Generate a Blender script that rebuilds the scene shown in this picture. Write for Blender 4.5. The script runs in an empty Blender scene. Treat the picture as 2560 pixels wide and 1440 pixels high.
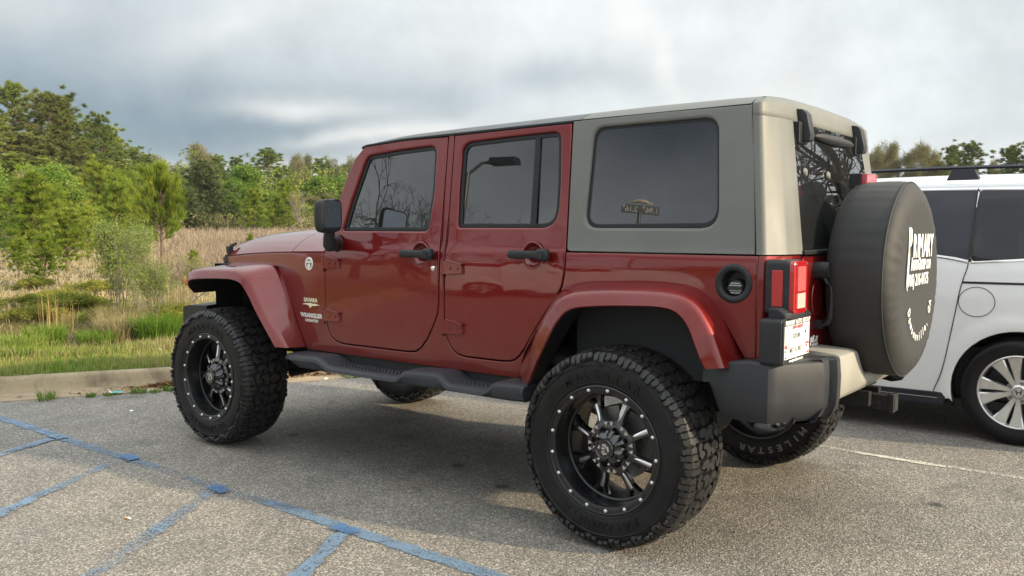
import bpy, bmesh, math, random
import numpy as np
from mathutils import Vector, Matrix
from mathutils.geometry import tessellate_polygon
R = math.radians
S = bpy.context.scene
COL = S.collection

# ------------------------------------------------------------------ camera
cd = bpy.data.cameras.new("Camera")
cam = bpy.data.objects.new("Camera", cd)
COL.objects.link(cam)
S.camera = cam
cd.sensor_width = 36.0
cd.lens = 30.5826
cd.clip_start = 0.05
cd.clip_end = 3000.0
cr = Vector((-0.78923, -0.61409, 0.00225)).normalized()
cf = Vector((0.6125, -0.78744, -0.06919)).normalized()
cu = cr.cross(cf).normalized()
cam.matrix_world = Matrix(((cr.x, cu.x, -cf.x, -1.956), (cr.y, cu.y, -cf.y, 4.1412), (cr.z, cu.z, -cf.z, 1.3918), (0, 0, 0, 1)))

# ------------------------------------------------------------------ light
SUN_STRENGTH = 5.0
sun_dir = Vector((-2.6, -0.68, 1.0)).normalized()      # towards the sun: low, behind the parked cars
sd = bpy.data.lights.new("Sun", 'SUN')
sd.energy = SUN_STRENGTH
sd.angle = R(1.5)
sd.color = (1.0, 0.82, 0.55)
sun = bpy.data.objects.new("Sun", sd)
COL.objects.link(sun)
sun.rotation_euler = (-sun_dir).to_track_quat('-Z', 'Y').to_euler()

w = bpy.data.worlds.new("World")
S.world = w
w.use_nodes = True
nt = w.node_tree
for n in list(nt.nodes):
    nt.nodes.remove(n)


class NT:
    """small node-graph helper"""
    def __init__(s, tree): s.t = tree
    def n(s, typ, ins=None, **kw):
        nd = s.t.nodes.new(typ)
        for k, v in kw.items(): setattr(nd, k, v)
        for k, v in (ins or {}).items():
            sock = nd.inputs[k]
            if isinstance(v, bpy.types.NodeSocket): s.t.links.new(v, sock)
            else: sock.default_value = v
        return nd
    def math(s, op, a, b=0.0, c=None, clamp=False):
        ins = {0: a, 1: b}
        if c is not None: ins[2] = c
        return s.n('ShaderNodeMath', ins, operation=op, use_clamp=clamp).outputs[0]
    def ramp(s, fac, stops, interp='LINEAR'):
        nd = s.n('ShaderNodeValToRGB', {0: fac})
        cr_ = nd.color_ramp; cr_.interpolation = interp
        while len(cr_.elements) < len(stops): cr_.elements.new(0.5)
        for e, (p, c) in zip(cr_.elements, stops):
            e.position = p
            e.color = (c[0], c[1], c[2], 1) if isinstance(c, (tuple, list)) else (c, c, c, 1)
        return nd.outputs[0]
    def mix(s, fac, a, b, blend='MIX'):
        nd = s.n('ShaderNodeMix', data_type='RGBA', blend_type=blend)
        for i, v in ((0, fac), (6, a), (7, b)):
            if isinstance(v, bpy.types.NodeSocket): s.t.links.new(v, nd.inputs[i])
            else: nd.inputs[i].default_value = v if i == 0 else (v[0], v[1], v[2], 1)
        return nd.outputs[2]
    def noise(s, vec, scale, detail=4.0, rough=0.5, dist=0.0, out=0):
        nd = s.n('ShaderNodeTexNoise', {'Scale': scale, 'Detail': detail, 'Roughness': rough, 'Distortion': dist})
        if vec is not None: s.t.links.new(vec, nd.inputs['Vector'])
        return nd.outputs[out]


g = NT(nt)
gen = g.n('ShaderNodeTexCoord').outputs['Generated']
sky = g.n('ShaderNodeTexSky', sky_type='NISHITA')
sky.sun_disc = False
sky.sun_elevation = math.asin(sun_dir.z)
sky.sun_rotation = math.atan2(sun_dir.x, sun_dir.y)
sky.air_density = 1.0; sky.dust_density = 1.5
skyc = g.n('ShaderNodeVectorMath', {0: sky.outputs[0], 3: 0.1}, operation='SCALE').outputs[0]
sep = g.n('ShaderNodeSeparateXYZ', {0: gen})
X, Y, Z = sep.outputs
zc = g.math('MAXIMUM', Z, 0.0)
den = g.math('ADD', zc, 0.16)
px_ = g.math('DIVIDE', X, den); py_ = g.math('DIVIDE', Y, den)
# cloud-plane coordinates, stretched along the bands that run across the view
along = g.math('ADD', g.math('MULTIPLY', px_, 0.72), g.math('MULTIPLY', py_, 0.69))
across = g.math('SUBTRACT', g.math('MULTIPLY', px_, 0.69), g.math('MULTIPLY', py_, 0.72))
pv = g.n('ShaderNodeCombineXYZ', {0: g.math('MULTIPLY', along, 0.6), 1: across, 2: 0.0}).outputs[0]
n1 = g.noise(pv, 0.9, 6, 0.52, 0.35)
n2 = g.noise(gen, 7.0, 6, 0.55, 0.4)
n3 = g.noise(gen, 3.2, 5, 0.55, 0.3)
AZ = g.math('MULTIPLY', g.math('ARCTAN2', Y, X), 57.29578)
EL = g.math('MULTIPLY', g.math('ARCSINE', Z), 57.29578)
AZ = g.math('ADD', AZ, g.math('MULTIPLY', g.math('SUBTRACT', n2, 0.5), 9.0))
EL = g.math('ADD', EL, g.math('MULTIPLY', g.math('SUBTRACT', n3, 0.5), 5.0))
def dotdir(d):
    return g.n('ShaderNodeVectorMath', {0: gen, 1: tuple(Vector(d).normalized())}, operation='DOT_PRODUCT').outputs['Value']
def bank(az, el, sa, se, slope=0.0):
    """soft cloud mass at a compass bearing and height, in degrees"""
    da = g.math('SUBTRACT', AZ, az)
    de = g.math('SUBTRACT', g.math('SUBTRACT', EL, el), g.math('MULTIPLY', da, slope))
    q = g.math('ADD', g.math('POWER', g.math('ABSOLUTE', g.math('DIVIDE', da, sa)), 2.0), g.math('POWER', g.math('ABSOLUTE', g.math('DIVIDE', de, se)), 2.0))
    return g.math('EXPONENT', g.math('MULTIPLY', q, -1.0))
ccol = g.ramp(g.math('ADD', g.math('MULTIPLY', n1, 0.6), g.math('MULTIPLY', n3, 0.4)), [(0.30, (0.63, 0.665, 0.675)), (0.50, (0.595, 0.635, 0.65)), (0.70, (0.50, 0.545, 0.57))])
wisp = g.n('ShaderNodeMapRange', {0: g.noise(gen, 8.0, 8, 0.60, 0.15), 1: 0.36, 2: 0.66, 3: 1.07, 4: 0.86}).outputs[0]
ccol = g.n('ShaderNodeVectorMath', {0: ccol, 3: wisp}, operation='SCALE').outputs[0]
DARK = (0.140, 0.205, 0.258)
for a_ in ((-28, 12.0, 12, 3.6, 0, .40), (-28, 6.6, 14, 3.8, 0, 1.0), (-40, 5.6, 10, 2.1, 0, .85), (-46, 8.8, 6, 1.6, 0, .30), (-55.5, 9.9, 4.5, 1.2, -.03, .48), (-22, 9.5, 8, 3.0, 0, .45), (-62, 9.2, 3, 1.0, 0, .25)):
    f_ = g.math('MULTIPLY', bank(*a_[:5]), g.n('ShaderNodeMapRange', {0: n2, 1: 0.30, 2: 0.62, 3: a_[5] * .80, 4: a_[5]}).outputs[0], clamp=True)
    ccol = g.mix(f_, ccol, DARK)
for a_ in ((-38.8, 7.9, 4.6, .62, -.03, .75), (-42.0, 6.3, 4.5, .50, -.12, .70), (-46.5, 6.9, 4.5, .7, -.05, .45), (-29.5, 3.6, 6.0, .9, .10, .35), (-34.5, 12.8, 5.0, 1.6, -.35, .55), (-60.2, 13.0, 1.4, 2.2, 0, .90), (-62.0, 10.6, 1.0, 2.6, .3, .75), (-68, 9.0, 6, 4.0, 0, .35), (-52, 12.6, 6, 1.6, 0, .45), (-48, 5.6, 9, 1.2, 0, .5), (-38, 3.0, 11, 1.3, 0, .8), (-50, 3.4, 8, 1.5, 0, .6), (-23, 12.5, 6, 1.5, 0, .25)):
    f_ = g.math('MULTIPLY', bank(*a_[:5]), g.n('ShaderNodeMapRange', {0: n2, 1: 0.34, 2: 0.58, 3: a_[5] * .45, 4: a_[5]}).outputs[0], clamp=True)
    ccol = g.mix(f_, ccol, (0.72, 0.72, 0.70))
gap_ = g.math('MULTIPLY', bank(60, 18.0, 9, 5.5), .85)
ccol = g.mix(gap_, ccol, (0.045, 0.075, 0.135))      # a blue gap in the cloud, behind and left of the camera
# the rest of the sky (behind the camera, overhead, towards the low sun) is brightened to lift the ambient light
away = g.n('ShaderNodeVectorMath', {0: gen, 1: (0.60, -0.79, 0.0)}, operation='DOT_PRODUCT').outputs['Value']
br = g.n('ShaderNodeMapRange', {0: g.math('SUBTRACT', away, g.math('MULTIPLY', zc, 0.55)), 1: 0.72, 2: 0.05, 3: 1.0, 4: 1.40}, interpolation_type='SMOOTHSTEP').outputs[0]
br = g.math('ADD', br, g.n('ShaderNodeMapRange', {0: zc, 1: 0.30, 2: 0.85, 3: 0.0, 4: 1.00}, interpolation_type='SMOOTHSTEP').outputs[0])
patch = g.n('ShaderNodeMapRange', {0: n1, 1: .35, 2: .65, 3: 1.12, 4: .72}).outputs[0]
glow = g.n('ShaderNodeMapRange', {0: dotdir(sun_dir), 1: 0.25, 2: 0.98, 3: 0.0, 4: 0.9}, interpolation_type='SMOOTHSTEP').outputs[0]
br = g.math('ADD', br, glow)          # extra sky glow added round the low sun
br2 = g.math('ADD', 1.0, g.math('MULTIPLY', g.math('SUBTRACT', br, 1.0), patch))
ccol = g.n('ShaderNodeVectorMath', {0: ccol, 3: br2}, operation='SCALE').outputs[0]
ccol = g.mix(1.0, ccol, (0.965, 0.960, 0.950), 'MULTIPLY')
cover = g.n('ShaderNodeMapRange', {0: n1, 1: 0.30, 2: 0.48, 3: 0.80, 4: 0.97}).outputs[0]
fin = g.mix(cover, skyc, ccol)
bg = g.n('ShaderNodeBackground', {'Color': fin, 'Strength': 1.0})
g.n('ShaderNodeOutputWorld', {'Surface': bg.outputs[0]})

S.view_settings.view_transform = 'Standard'
S.view_settings.look = 'None'
S.view_settings.exposure = 0.60
S.view_settings.gamma = 1.0
S.render.film_transparent = False
S.cycles.max_bounces = 8
S.cycles.transparent_max_bounces = 16


# ------------------------------------------------------------------ tags
def tag(o, label=None, cat=None, group=None, kind=None):
    if label: o['label'] = label
    if cat: o['category'] = cat
    if group: o['group'] = group
    if kind: o['kind'] = kind
    return o
def empty(name, loc=(0, 0, 0), rz=0.0):
    o = bpy.data.objects.new(name, None)
    COL.objects.link(o)
    o.location = loc; o.rotation_euler = (0, 0, rz); o.empty_display_size = 0.2
    return o


# ------------------------------------------------------------------ materials
def mat(name, color, rough=0.5, metal=0.0, coat=0.0, coat_rough=0.03, spec=0.5, noise=None, bump=None, ior=1.5, alpha=None, bump_dist=0.01):
    m = bpy.data.materials.new(name)
    m.use_nodes = True
    t = m.node_tree
    for n in list(t.nodes): t.nodes.remove(n)
    q = NT(t)
    oc = q.n('ShaderNodeTexCoord').outputs['Object']
    b = q.n('ShaderNodeBsdfPrincipled')
    b.inputs['Base Color'].default_value = (*color, 1)
    b.inputs['Roughness'].default_value = rough
    b.inputs['Metallic'].default_value = metal
    b.inputs['IOR'].default_value = ior
    b.inputs['Specular IOR Level'].default_value = spec
    b.inputs['Coat Weight'].default_value = coat
    b.inputs['Coat Roughness'].default_value = coat_rough
    if noise:                                   # (scale, amount): mottling of the surface's own colour
        nz = q.noise(oc, noise[0], 6, 0.6)
        lo = tuple(c * (1 - noise[1]) for c in color); hi = tuple(min(1, c * (1 + noise[1])) for c in color)
        t.links.new(q.ramp(nz, [(0.3, lo), (0.7, hi)]), b.inputs['Base Color'])
        t.links.new(q.n('ShaderNodeMapRange', {0: nz, 1: 0.3, 2: 0.7, 3: max(0.02, rough - 0.07), 4: min(1, rough + 0.08)}).outputs[0], b.inputs['Roughness'])
    if bump:                                    # (scale, strength)
        nb = q.noise(oc, bump[0], 4, 0.6)
        bp = q.n('ShaderNodeBump', {'Height': nb, 'Strength': bump[1], 'Distance': bump_dist})
        t.links.new(bp.outputs[0], b.inputs['Normal'])
    q.n('ShaderNodeOutputMaterial', {'Surface': b.outputs[0]})
    m['bsdf'] = b.name
    return m


def glass(name, tint, trans, refl_ior=1.75, wave=0.0):
    """tinted window: sharp reflection over a dark, slightly see-through pane"""
    m = bpy.data.materials.new(name); m.use_nodes = True
    t = m.node_tree
    for n in list(t.nodes): t.nodes.remove(n)
    q = NT(t)
    fr = q.n('ShaderNodeFresnel', {'IOR': refl_ior})
    gl = q.n('ShaderNodeBsdfGlossy', {'Color': (1, 1, 1, 1), 'Roughness': 0.0})
    if wave:
        oc = q.n('ShaderNodeTexCoord').outputs['Object']
        bp = q.n('ShaderNodeBump', {'Height': q.noise(oc, 3.0, 1, 0.4), 'Strength': wave, 'Distance': 0.01})
        t.links.new(bp.outputs[0], gl.inputs['Normal'])
    tr = q.n('ShaderNodeBsdfTransparent', {'Color': (*[c * trans for c in tint], 1)})
    df = q.n('ShaderNodeBsdfDiffuse', {'Color': (0.01, 0.011, 0.012, 1)})
    inner = q.n('ShaderNodeAddShader', {0: tr.outputs[0], 1: df.outputs[0]})
    mx = q.n('ShaderNodeMixShader', {0: fr.outputs[0], 1: inner.outputs[0], 2: gl.outputs[0]})
    q.n('ShaderNodeOutputMaterial', {'Surface': mx.outputs[0]})
    return m


def paint_mat(name, color, flake=0.0, rough=0.35, metal=0.5, coat=1.0):
    m = mat(name, color, rough, metal, coat, 0.02, spec=0.12)
    t = m.node_tree; q = NT(t); b = t.nodes[m['bsdf']]
    oc = q.n('ShaderNodeTexCoord').outputs['Object']
    # faint road film low down and between panels: real dirt, patchy
    nz = q.noise(oc, 5.0, 8, 0.65)
    dirt = q.n('ShaderNodeMapRange', {0: nz, 1: 0.5, 2: 0.85, 3: 0.0, 4: 0.05}).outputs[0]
    zz = q.n('ShaderNodeSeparateXYZ', {0: oc}).outputs[2]
    low = q.n('ShaderNodeMapRange', {0: q.math('ADD', zz, q.math('MULTIPLY', q.math('SUBTRACT', q.noise(oc, 7.0, 8, .7), .5), .7)), 1: 1.0, 2: .55, 3: 0.0, 4: .10}).outputs[0]
    dirt = q.math('ADD', dirt, low)              # road film thrown up along the sills
    t.links.new(q.n('ShaderNodeMapRange', {0: dirt, 1: 0.0, 2: .3, 3: .02, 4: .16}).outputs[0], b.inputs['Coat Roughness'])
    t.links.new(q.mix(dirt, color, (0.20, 0.17, 0.13)), b.inputs['Base Color'])
    if flake:
        vo = q.n('ShaderNodeTexVoronoi', {'Vector': oc, 'Scale': 900.0}).outputs['Color']
        bp = q.n('ShaderNodeBump', {'Height': vo, 'Strength': flake, 'Distance': 0.0005})
        t.links.new(bp.outputs[0], b.inputs['Normal'])
    cb = q.n('ShaderNodeBump', {'Height': q.noise(oc, 2.2, 2, 0.5), 'Strength': 0.022, 'Distance': 0.05})
    t.links.new(cb.outputs[0], b.inputs['Coat Normal'])
    return m


M = {}
M['red'] = paint_mat('red_metallic_paint', (0.142, 0.0050, 0.0048), 0.25, 0.36, 0.34)
M['dark_red'] = mat('inner_red_paint', (0.05, 0.006, 0.006), 0.5)
M['top'] = mat('khaki_grey_hardtop', (0.122, 0.124, 0.114), 0.52, 0.0, noise=(3.5, 0.10), bump=(700, 0.30), bump_dist=0.001)
M['top_shaded'] = mat('shaded_roof_panel', (0.040, 0.044, 0.043), 0.38, noise=(6, 0.1), bump=(900, 0.1), bump_dist=0.001)  # front of the top: its shaded look is put into a darker colour
M['plastic'] = mat('textured_black_plastic', (0.015, 0.016, 0.019), 0.45, spec=0.32, noise=(14, 0.18), bump=(700, 0.25), bump_dist=0.001)
M['step'] = mat('running_board_plastic', (0.027, 0.029, 0.035), 0.48, spec=0.35, noise=(9, 0.15), bump=(700, 0.2), bump_dist=0.001)
M['bumper'] = mat('grey_black_bumper_plastic', (0.022, 0.023, 0.027), 0.50, spec=0.35, noise=(7, 0.16), bump=(600, 0.2), bump_dist=0.001)
M['bumper_lt'] = mat('silver_grey_bumper_applique', (0.34, 0.335, 0.30), 0.42, 0.2, noise=(6, 0.06), bump=(500, 0.06), bump_dist=0.001)
M['black'] = mat('black', (0.008, 0.008, 0.009), 0.6)
M['rubber'] = mat('tyre_rubber', (0.011, 0.011, 0.012), 0.44, spec=0.35, noise=(22, 0.35), bump=(260, 0.35), bump_dist=0.002)
def dusty(m, dust, lo, hi, scale):
    t = m.node_tree; q = NT(t); b = t.nodes[m['bsdf']]; oc = q.n('ShaderNodeTexCoord').outputs['Object']
    f_ = q.n('ShaderNodeMapRange', {0: q.noise(oc, scale, 8, .7), 1: lo, 2: hi, 3: 0.0, 4: .75}).outputs[0]
    old = b.inputs['Base Color'].links[0].from_socket
    t.links.new(q.mix(f_, old, dust), b.inputs['Base Color']); return m
dusty(M['rubber'], (.050, .043, .032), .48, .80, 26.0)
M['rubber_side'] = mat('tyre_sidewall', (0.0065, 0.0065, 0.0075), 0.45, spec=0.25, noise=(9, 0.25), bump=(120, 0.12), bump_dist=0.002)
dusty(M['rubber_side'], (.030, .027, .023), .50, .90, 14.0)
M['rubber_dusty'] = mat('dusty_tyre_rubber', (0.045, 0.038, 0.028), 0.8, noise=(30, 0.6), bump=(160, 0.5), bump_dist=0.003)
M['seal'] = mat('window_rubber', (0.012, 0.013, 0.015), 0.45, spec=0.3)
M['rim'] = mat('gloss_black_wheel', (0.003, 0.003, 0.0035), 0.22, 0.0, 0.8, 0.06, noise=(12, 0.3))
M['rim_matte'] = mat('matte_black_wheel', (0.005, 0.005, 0.006), 0.32, noise=(16, 0.2))
M['milled'] = mat('milled_aluminium', (0.64, 0.64, 0.66), 0.30, 1.0, noise=(40, 0.1))
M['bolt'] = mat('zinc_bolt', (0.62, 0.62, 0.62), 0.38, 0.7)
M['chrome'] = mat('chrome', (0.80, 0.80, 0.80), 0.12, 1.0)
M['steel'] = mat('grey_steel', (0.18, 0.18, 0.17), 0.45, 0.7, noise=(20, 0.3))
M['chassis'] = mat('chassis_black', (0.009, 0.009, 0.009), 0.6, spec=0.3, noise=(14, 0.5), bump=(60, 0.3))
M['glass'] = glass('tinted_window', (0.75, 0.80, 0.85), 0.08, 1.86, 0.03)
M['glass_rear'] = glass('rear_window_glass', (0.75, 0.80, 0.85), 0.18, 1.75, 0.05)
M['mirror'] = mat('mirror_glass', (0.42, 0.46, 0.52), 0.01, 1.0)
M['interior'] = mat('interior_black', (0.014, 0.015, 0.017), 0.8, noise=(8, 0.3))
M['seat'] = mat('dark_seat_cloth', (0.03, 0.032, 0.036), 0.9, noise=(30, 0.3))
M['vinyl'] = None
M['white'] = mat('white_print', (0.80, 0.80, 0.78), 0.55)
M['white_worn'] = mat('worn_white_outline', (0.42, 0.41, 0.38), 0.7)
M['badge'] = mat('satin_badge', (0.72, 0.72, 0.68), 0.35, 0.4)
M['badge_sand'] = mat('sand_badge', (0.72, 0.66, 0.48), 0.4, 0.2)
M['plate_white'] = mat('plate_paper', (0.66, 0.65, 0.63), 0.5)
M['print_grey'] = mat('print_grey', (0.16, 0.16, 0.17), 0.6)
M['print_pale'] = mat('print_pale', (0.50, 0.50, 0.48), 0.6)
M['print_red'] = mat('print_red', (0.62, 0.03, 0.08), 0.5)
M['lens_red'] = mat('red_lamp_lens', (0.34, 0.006, 0.009), 0.12, 0.0, 1.0, 0.02, bump=(150, 0.05))
M['lens_red_dark'] = mat('dark_red_reflector', (0.30, 0.006, 0.010), 0.18, 0.0, 1.0, 0.02, bump=(240, 0.1))
M['lens_pink'] = mat('ribbed_lamp_lens', (0.46, 0.11, 0.11), 0.15, 0.0, 1.0, 0.02, bump=(330, 0.2))
M['lens_white'] = mat('clear_reversing_lens', (0.46, 0.45, 0.40), 0.15, 0.0, 1.0, 0.02, bump=(220, 0.15))
M['amber'] = mat('amber_lens', (0.55, 0.14, 0.01), 0.2, 0.0, 1.0)
M['van'] = paint_mat('white_van_paint', (0.75, 0.755, 0.76), 0.0, 0.35, 0.0, 0.9)
M['van_glass'] = glass('dark_van_glass', (0.6, 0.7, 0.9), 0.14, 1.48)
M['alloy'] = mat('silver_alloy', (0.58, 0.57, 0.55), 0.30, 0.75, 0.4, noise=(10, 0.06))
M['alloy_dark'] = mat('dark_alloy', (0.06, 0.06, 0.07), 0.4, 0.4)
M['rail'] = mat('dark_roof_rail', (0.018, 0.019, 0.027), 0.35, 0.2)
M['cladding'] = mat('van_cladding', (0.020, 0.022, 0.032), 0.55)


# ------------------------------------------------------------------ mesh helpers
def link_mesh(name, me, parent=None):
    o = bpy.data.objects.new(name, me)
    COL.objects.link(o)
    if parent is not None: o.parent = parent
    return o


class MB:
    def __init__(s): s.v = []; s.f = []; s.mi = []; s.mats = []; s.cur = 0
    def use(s, m):
        if m not in s.mats: s.mats.append(m)
        s.cur = s.mats.index(m); return s
    def add(s, vs, fs):
        b = len(s.v); s.v.extend([tuple(v) for v in vs])
        for f in fs: s.f.append([i + b for i in f]); s.mi.append(s.cur)
    def box(s, x0, x1, y0, y1, z0, z1, taper=0.0):
        t = taper
        s.add([(x0, y0, z0), (x1, y0, z0), (x1, y1, z0), (x0, y1, z0), (x0 + t, y0 + t, z1), (x1 - t, y0 + t, z1), (x1 - t, y1 - t, z1), (x0 + t, y1 - t, z1)],
              [(3, 2, 1, 0), (4, 5, 6, 7), (0, 1, 5, 4), (1, 2, 6, 5), (2, 3, 7, 6), (3, 0, 4, 7)])
    def tube(s, pts, rad, seg=12, caps=True):
        pts = [Vector(p) for p in pts]; n = len(pts)
        rad = rad if isinstance(rad, (list, tuple)) else [rad] * n
        rings = []; prev = None
        for i, p in enumerate(pts):
            d = (pts[min(i + 1, n - 1)] - pts[max(i - 1, 0)]).normalized()
            if prev is None:
                a = Vector((0, 0, 1)) if abs(d.z) < 0.9 else Vector((1, 0, 0))
                u_ = d.cross(a).normalized()
            else:
                u_ = (prev - d * prev.dot(d)).normalized()
            prev = u_; v_ = d.cross(u_)
            rings.append([p + (u_ * math.cos(k * 2 * math.pi / seg) + v_ * math.sin(k * 2 * math.pi / seg)) * rad[i] for k in range(seg)])
        vs = [v for r_ in rings for v in r_]; fs = []
        for i in range(n - 1):
            for k in range(seg):
                a = i * seg + k; b = i * seg + (k + 1) % seg
                fs.append((a, b, b + seg, a + seg))
        if caps: fs.append(tuple(range(seg))[::-1]); fs.append(tuple(range((n - 1) * seg, n * seg)))
        s.add(vs, fs)
    def loft(s, rows, close_u=False, close_v=False, flip=False, caps=False):
        nr = len(rows); nc = len(rows[0]); vs = [p for r_ in rows for p in r_]; fs = []
        for i in range(nr if close_v else nr - 1):
            for j in range(nc if close_u else nc - 1):
                a = i * nc + j; b = i * nc + (j + 1) % nc; c = ((i + 1) % nr) * nc + (j + 1) % nc; d = ((i + 1) % nr) * nc + j
                fs.append((a, d, c, b) if flip else (a, b, c, d))
        if caps: fs.append(tuple(range(nc))); fs.append(tuple(range((nr - 1) * nc, nr * nc))[::-1])
        s.add(vs, fs)
    def lathe(s, prof, seg=64, axis='y', c=(0, 0, 0)):
        rows = []
        for k in range(seg):
            a = 2 * math.pi * k / seg; ca, sa = math.cos(a), math.sin(a)
            if axis == 'y': rows.append([(c[0] + r_ * sa, c[1] + h, c[2] + r_ * ca) for r_, h in prof])
            elif axis == 'x': rows.append([(c[0] + h, c[1] + r_ * ca, c[2] + r_ * sa) for r_, h in prof])
            else: rows.append([(c[0] + r_ * ca, c[1] + r_ * sa, c[2] + h) for r_, h in prof])
        s.loft(rows, close_v=True)
    def prism(s, poly, fn0, fn1):
        """poly of 2-D points, mapped by fn0 (bottom) and fn1 (top) to 3-D"""
        n = len(poly)
        s.add([fn0(p) for p in poly] + [fn1(p) for p in poly],
              [tuple(range(n, 2 * n)), tuple(range(n))[::-1]] + [(i, (i + 1) % n, n + (i + 1) % n, n + i) for i in range(n)])
    def build(s, name, m=None, parent=None, smooth=35, bevel=None, fix=True):
        me = bpy.data.meshes.new(name)
        me.from_pydata(s.v, [], s.f)
        if s.mats:
            for mm in s.mats: me.materials.append(mm)
            me.polygons.foreach_set('material_index', s.mi)
        else: me.materials.append(m)
        if fix:
            bm = bmesh.new(); bm.from_mesh(me)
            bmesh.ops.remove_doubles(bm, verts=bm.verts, dist=1e-5)
            bmesh.ops.recalc_face_normals(bm, faces=bm.faces)
            bm.to_mesh(me); bm.free()
        if smooth:
            me.shade_smooth(); me.set_sharp_from_angle(angle=R(smooth))
        me.update()
        o = link_mesh(name, me, parent)
        if bevel:
            bv = o.modifiers.new('Bevel', 'BEVEL'); bv.width = bevel; bv.segments = 3; bv.limit_method = 'ANGLE'; bv.angle_limit = R(35); bv.harden_normals = True
        return o


def lerp(a, b, t): return a + (b - a) * t
def interp(x, xs, ys): return float(np.interp(x, xs, ys))
def cat_(pts, n=8, closed=False):
    """Catmull-Rom through points"""
    P = [Vector(p) for p in pts]; out = []
    m = len(P)
    for i in range(m if closed else m - 1):
        if closed: p0, p1, p2, p3 = P[(i - 1) % m], P[i], P[(i + 1) % m], P[(i + 2) % m]
        else: p0, p1, p2, p3 = P[max(i - 1, 0)], P[i], P[i + 1], P[min(i + 2, m - 1)]
        for k in range(n):
            t = k / n
            out.append(0.5 * ((2 * p1) + (p2 - p0) * t + (2 * p0 - 5 * p1 + 4 * p2 - p3) * t * t + (3 * p1 - p0 - 3 * p2 + p3) * t ** 3))
    if not closed: out.append(P[-1].copy())
    return out


def roundpoly(pts, rad=0.02, seg=5):
    """2-D polygon; rad a number or one per corner; returns rounded outline"""
    n = len(pts); out = []
    for i in range(n):
        r_ = rad[i] if isinstance(rad, (list, tuple)) else rad
        p = Vector(pts[i]); a = Vector(pts[i - 1]) - p; b = Vector(pts[(i + 1) % n]) - p
        la, lb = a.length, b.length
        if r_ <= 0 or la < 1e-6 or lb < 1e-6: out.append(tuple(p)); continue
        a.normalize(); b.normalize()
        ang = math.acos(max(-1, min(1, a.dot(b))))
        if ang > math.pi - 0.03: out.append(tuple(p)); continue
        t = min(r_ / math.tan(ang / 2), la * 0.49, lb * 0.49)
        p1 = p + a * t; p2 = p + b * t
        for k in range(seg + 1):
            q = k / seg
            out.append(tuple(p1 * (1 - q) ** 2 + p * 2 * q * (1 - q) + p2 * q * q))
    return out


def area2(p): return sum(p[i - 1][0] * p[i][1] - p[i][0] * p[i - 1][1] for i in range(len(p))) / 2
def offset2(p, d):
    """positive d = inward for counter-clockwise polygons"""
    n = len(p); out = []
    for i in range(n):
        a = Vector(p[i - 1]); b = Vector(p[i]); c = Vector(p[(i + 1) % n])
        e1 = (b - a); e2 = (c - b)
        if e1.length < 1e-7 or e2.length < 1e-7: out.append(tuple(b)); continue
        e1.normalize(); e2.normalize()
        n1_ = Vector((-e1.y, e1.x)); n2_ = Vector((-e2.y, e2.x))
        m_ = n1_ + n2_
        if m_.length < 1e-6: m_ = n1_
        m_.normalize()
        out.append(tuple(b + m_ * (d / max(0.4, m_.dot(n1_)))))
    return out
def dedupe(p, eps=1e-4):
    o = []
    for q in p:
        if not o or (Vector(q) - Vector(o[-1])).length > eps: o.append(tuple(q))
    if len(o) > 1 and (Vector(o[0]) - Vector(o[-1])).length < eps: o.pop()
    return o


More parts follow.
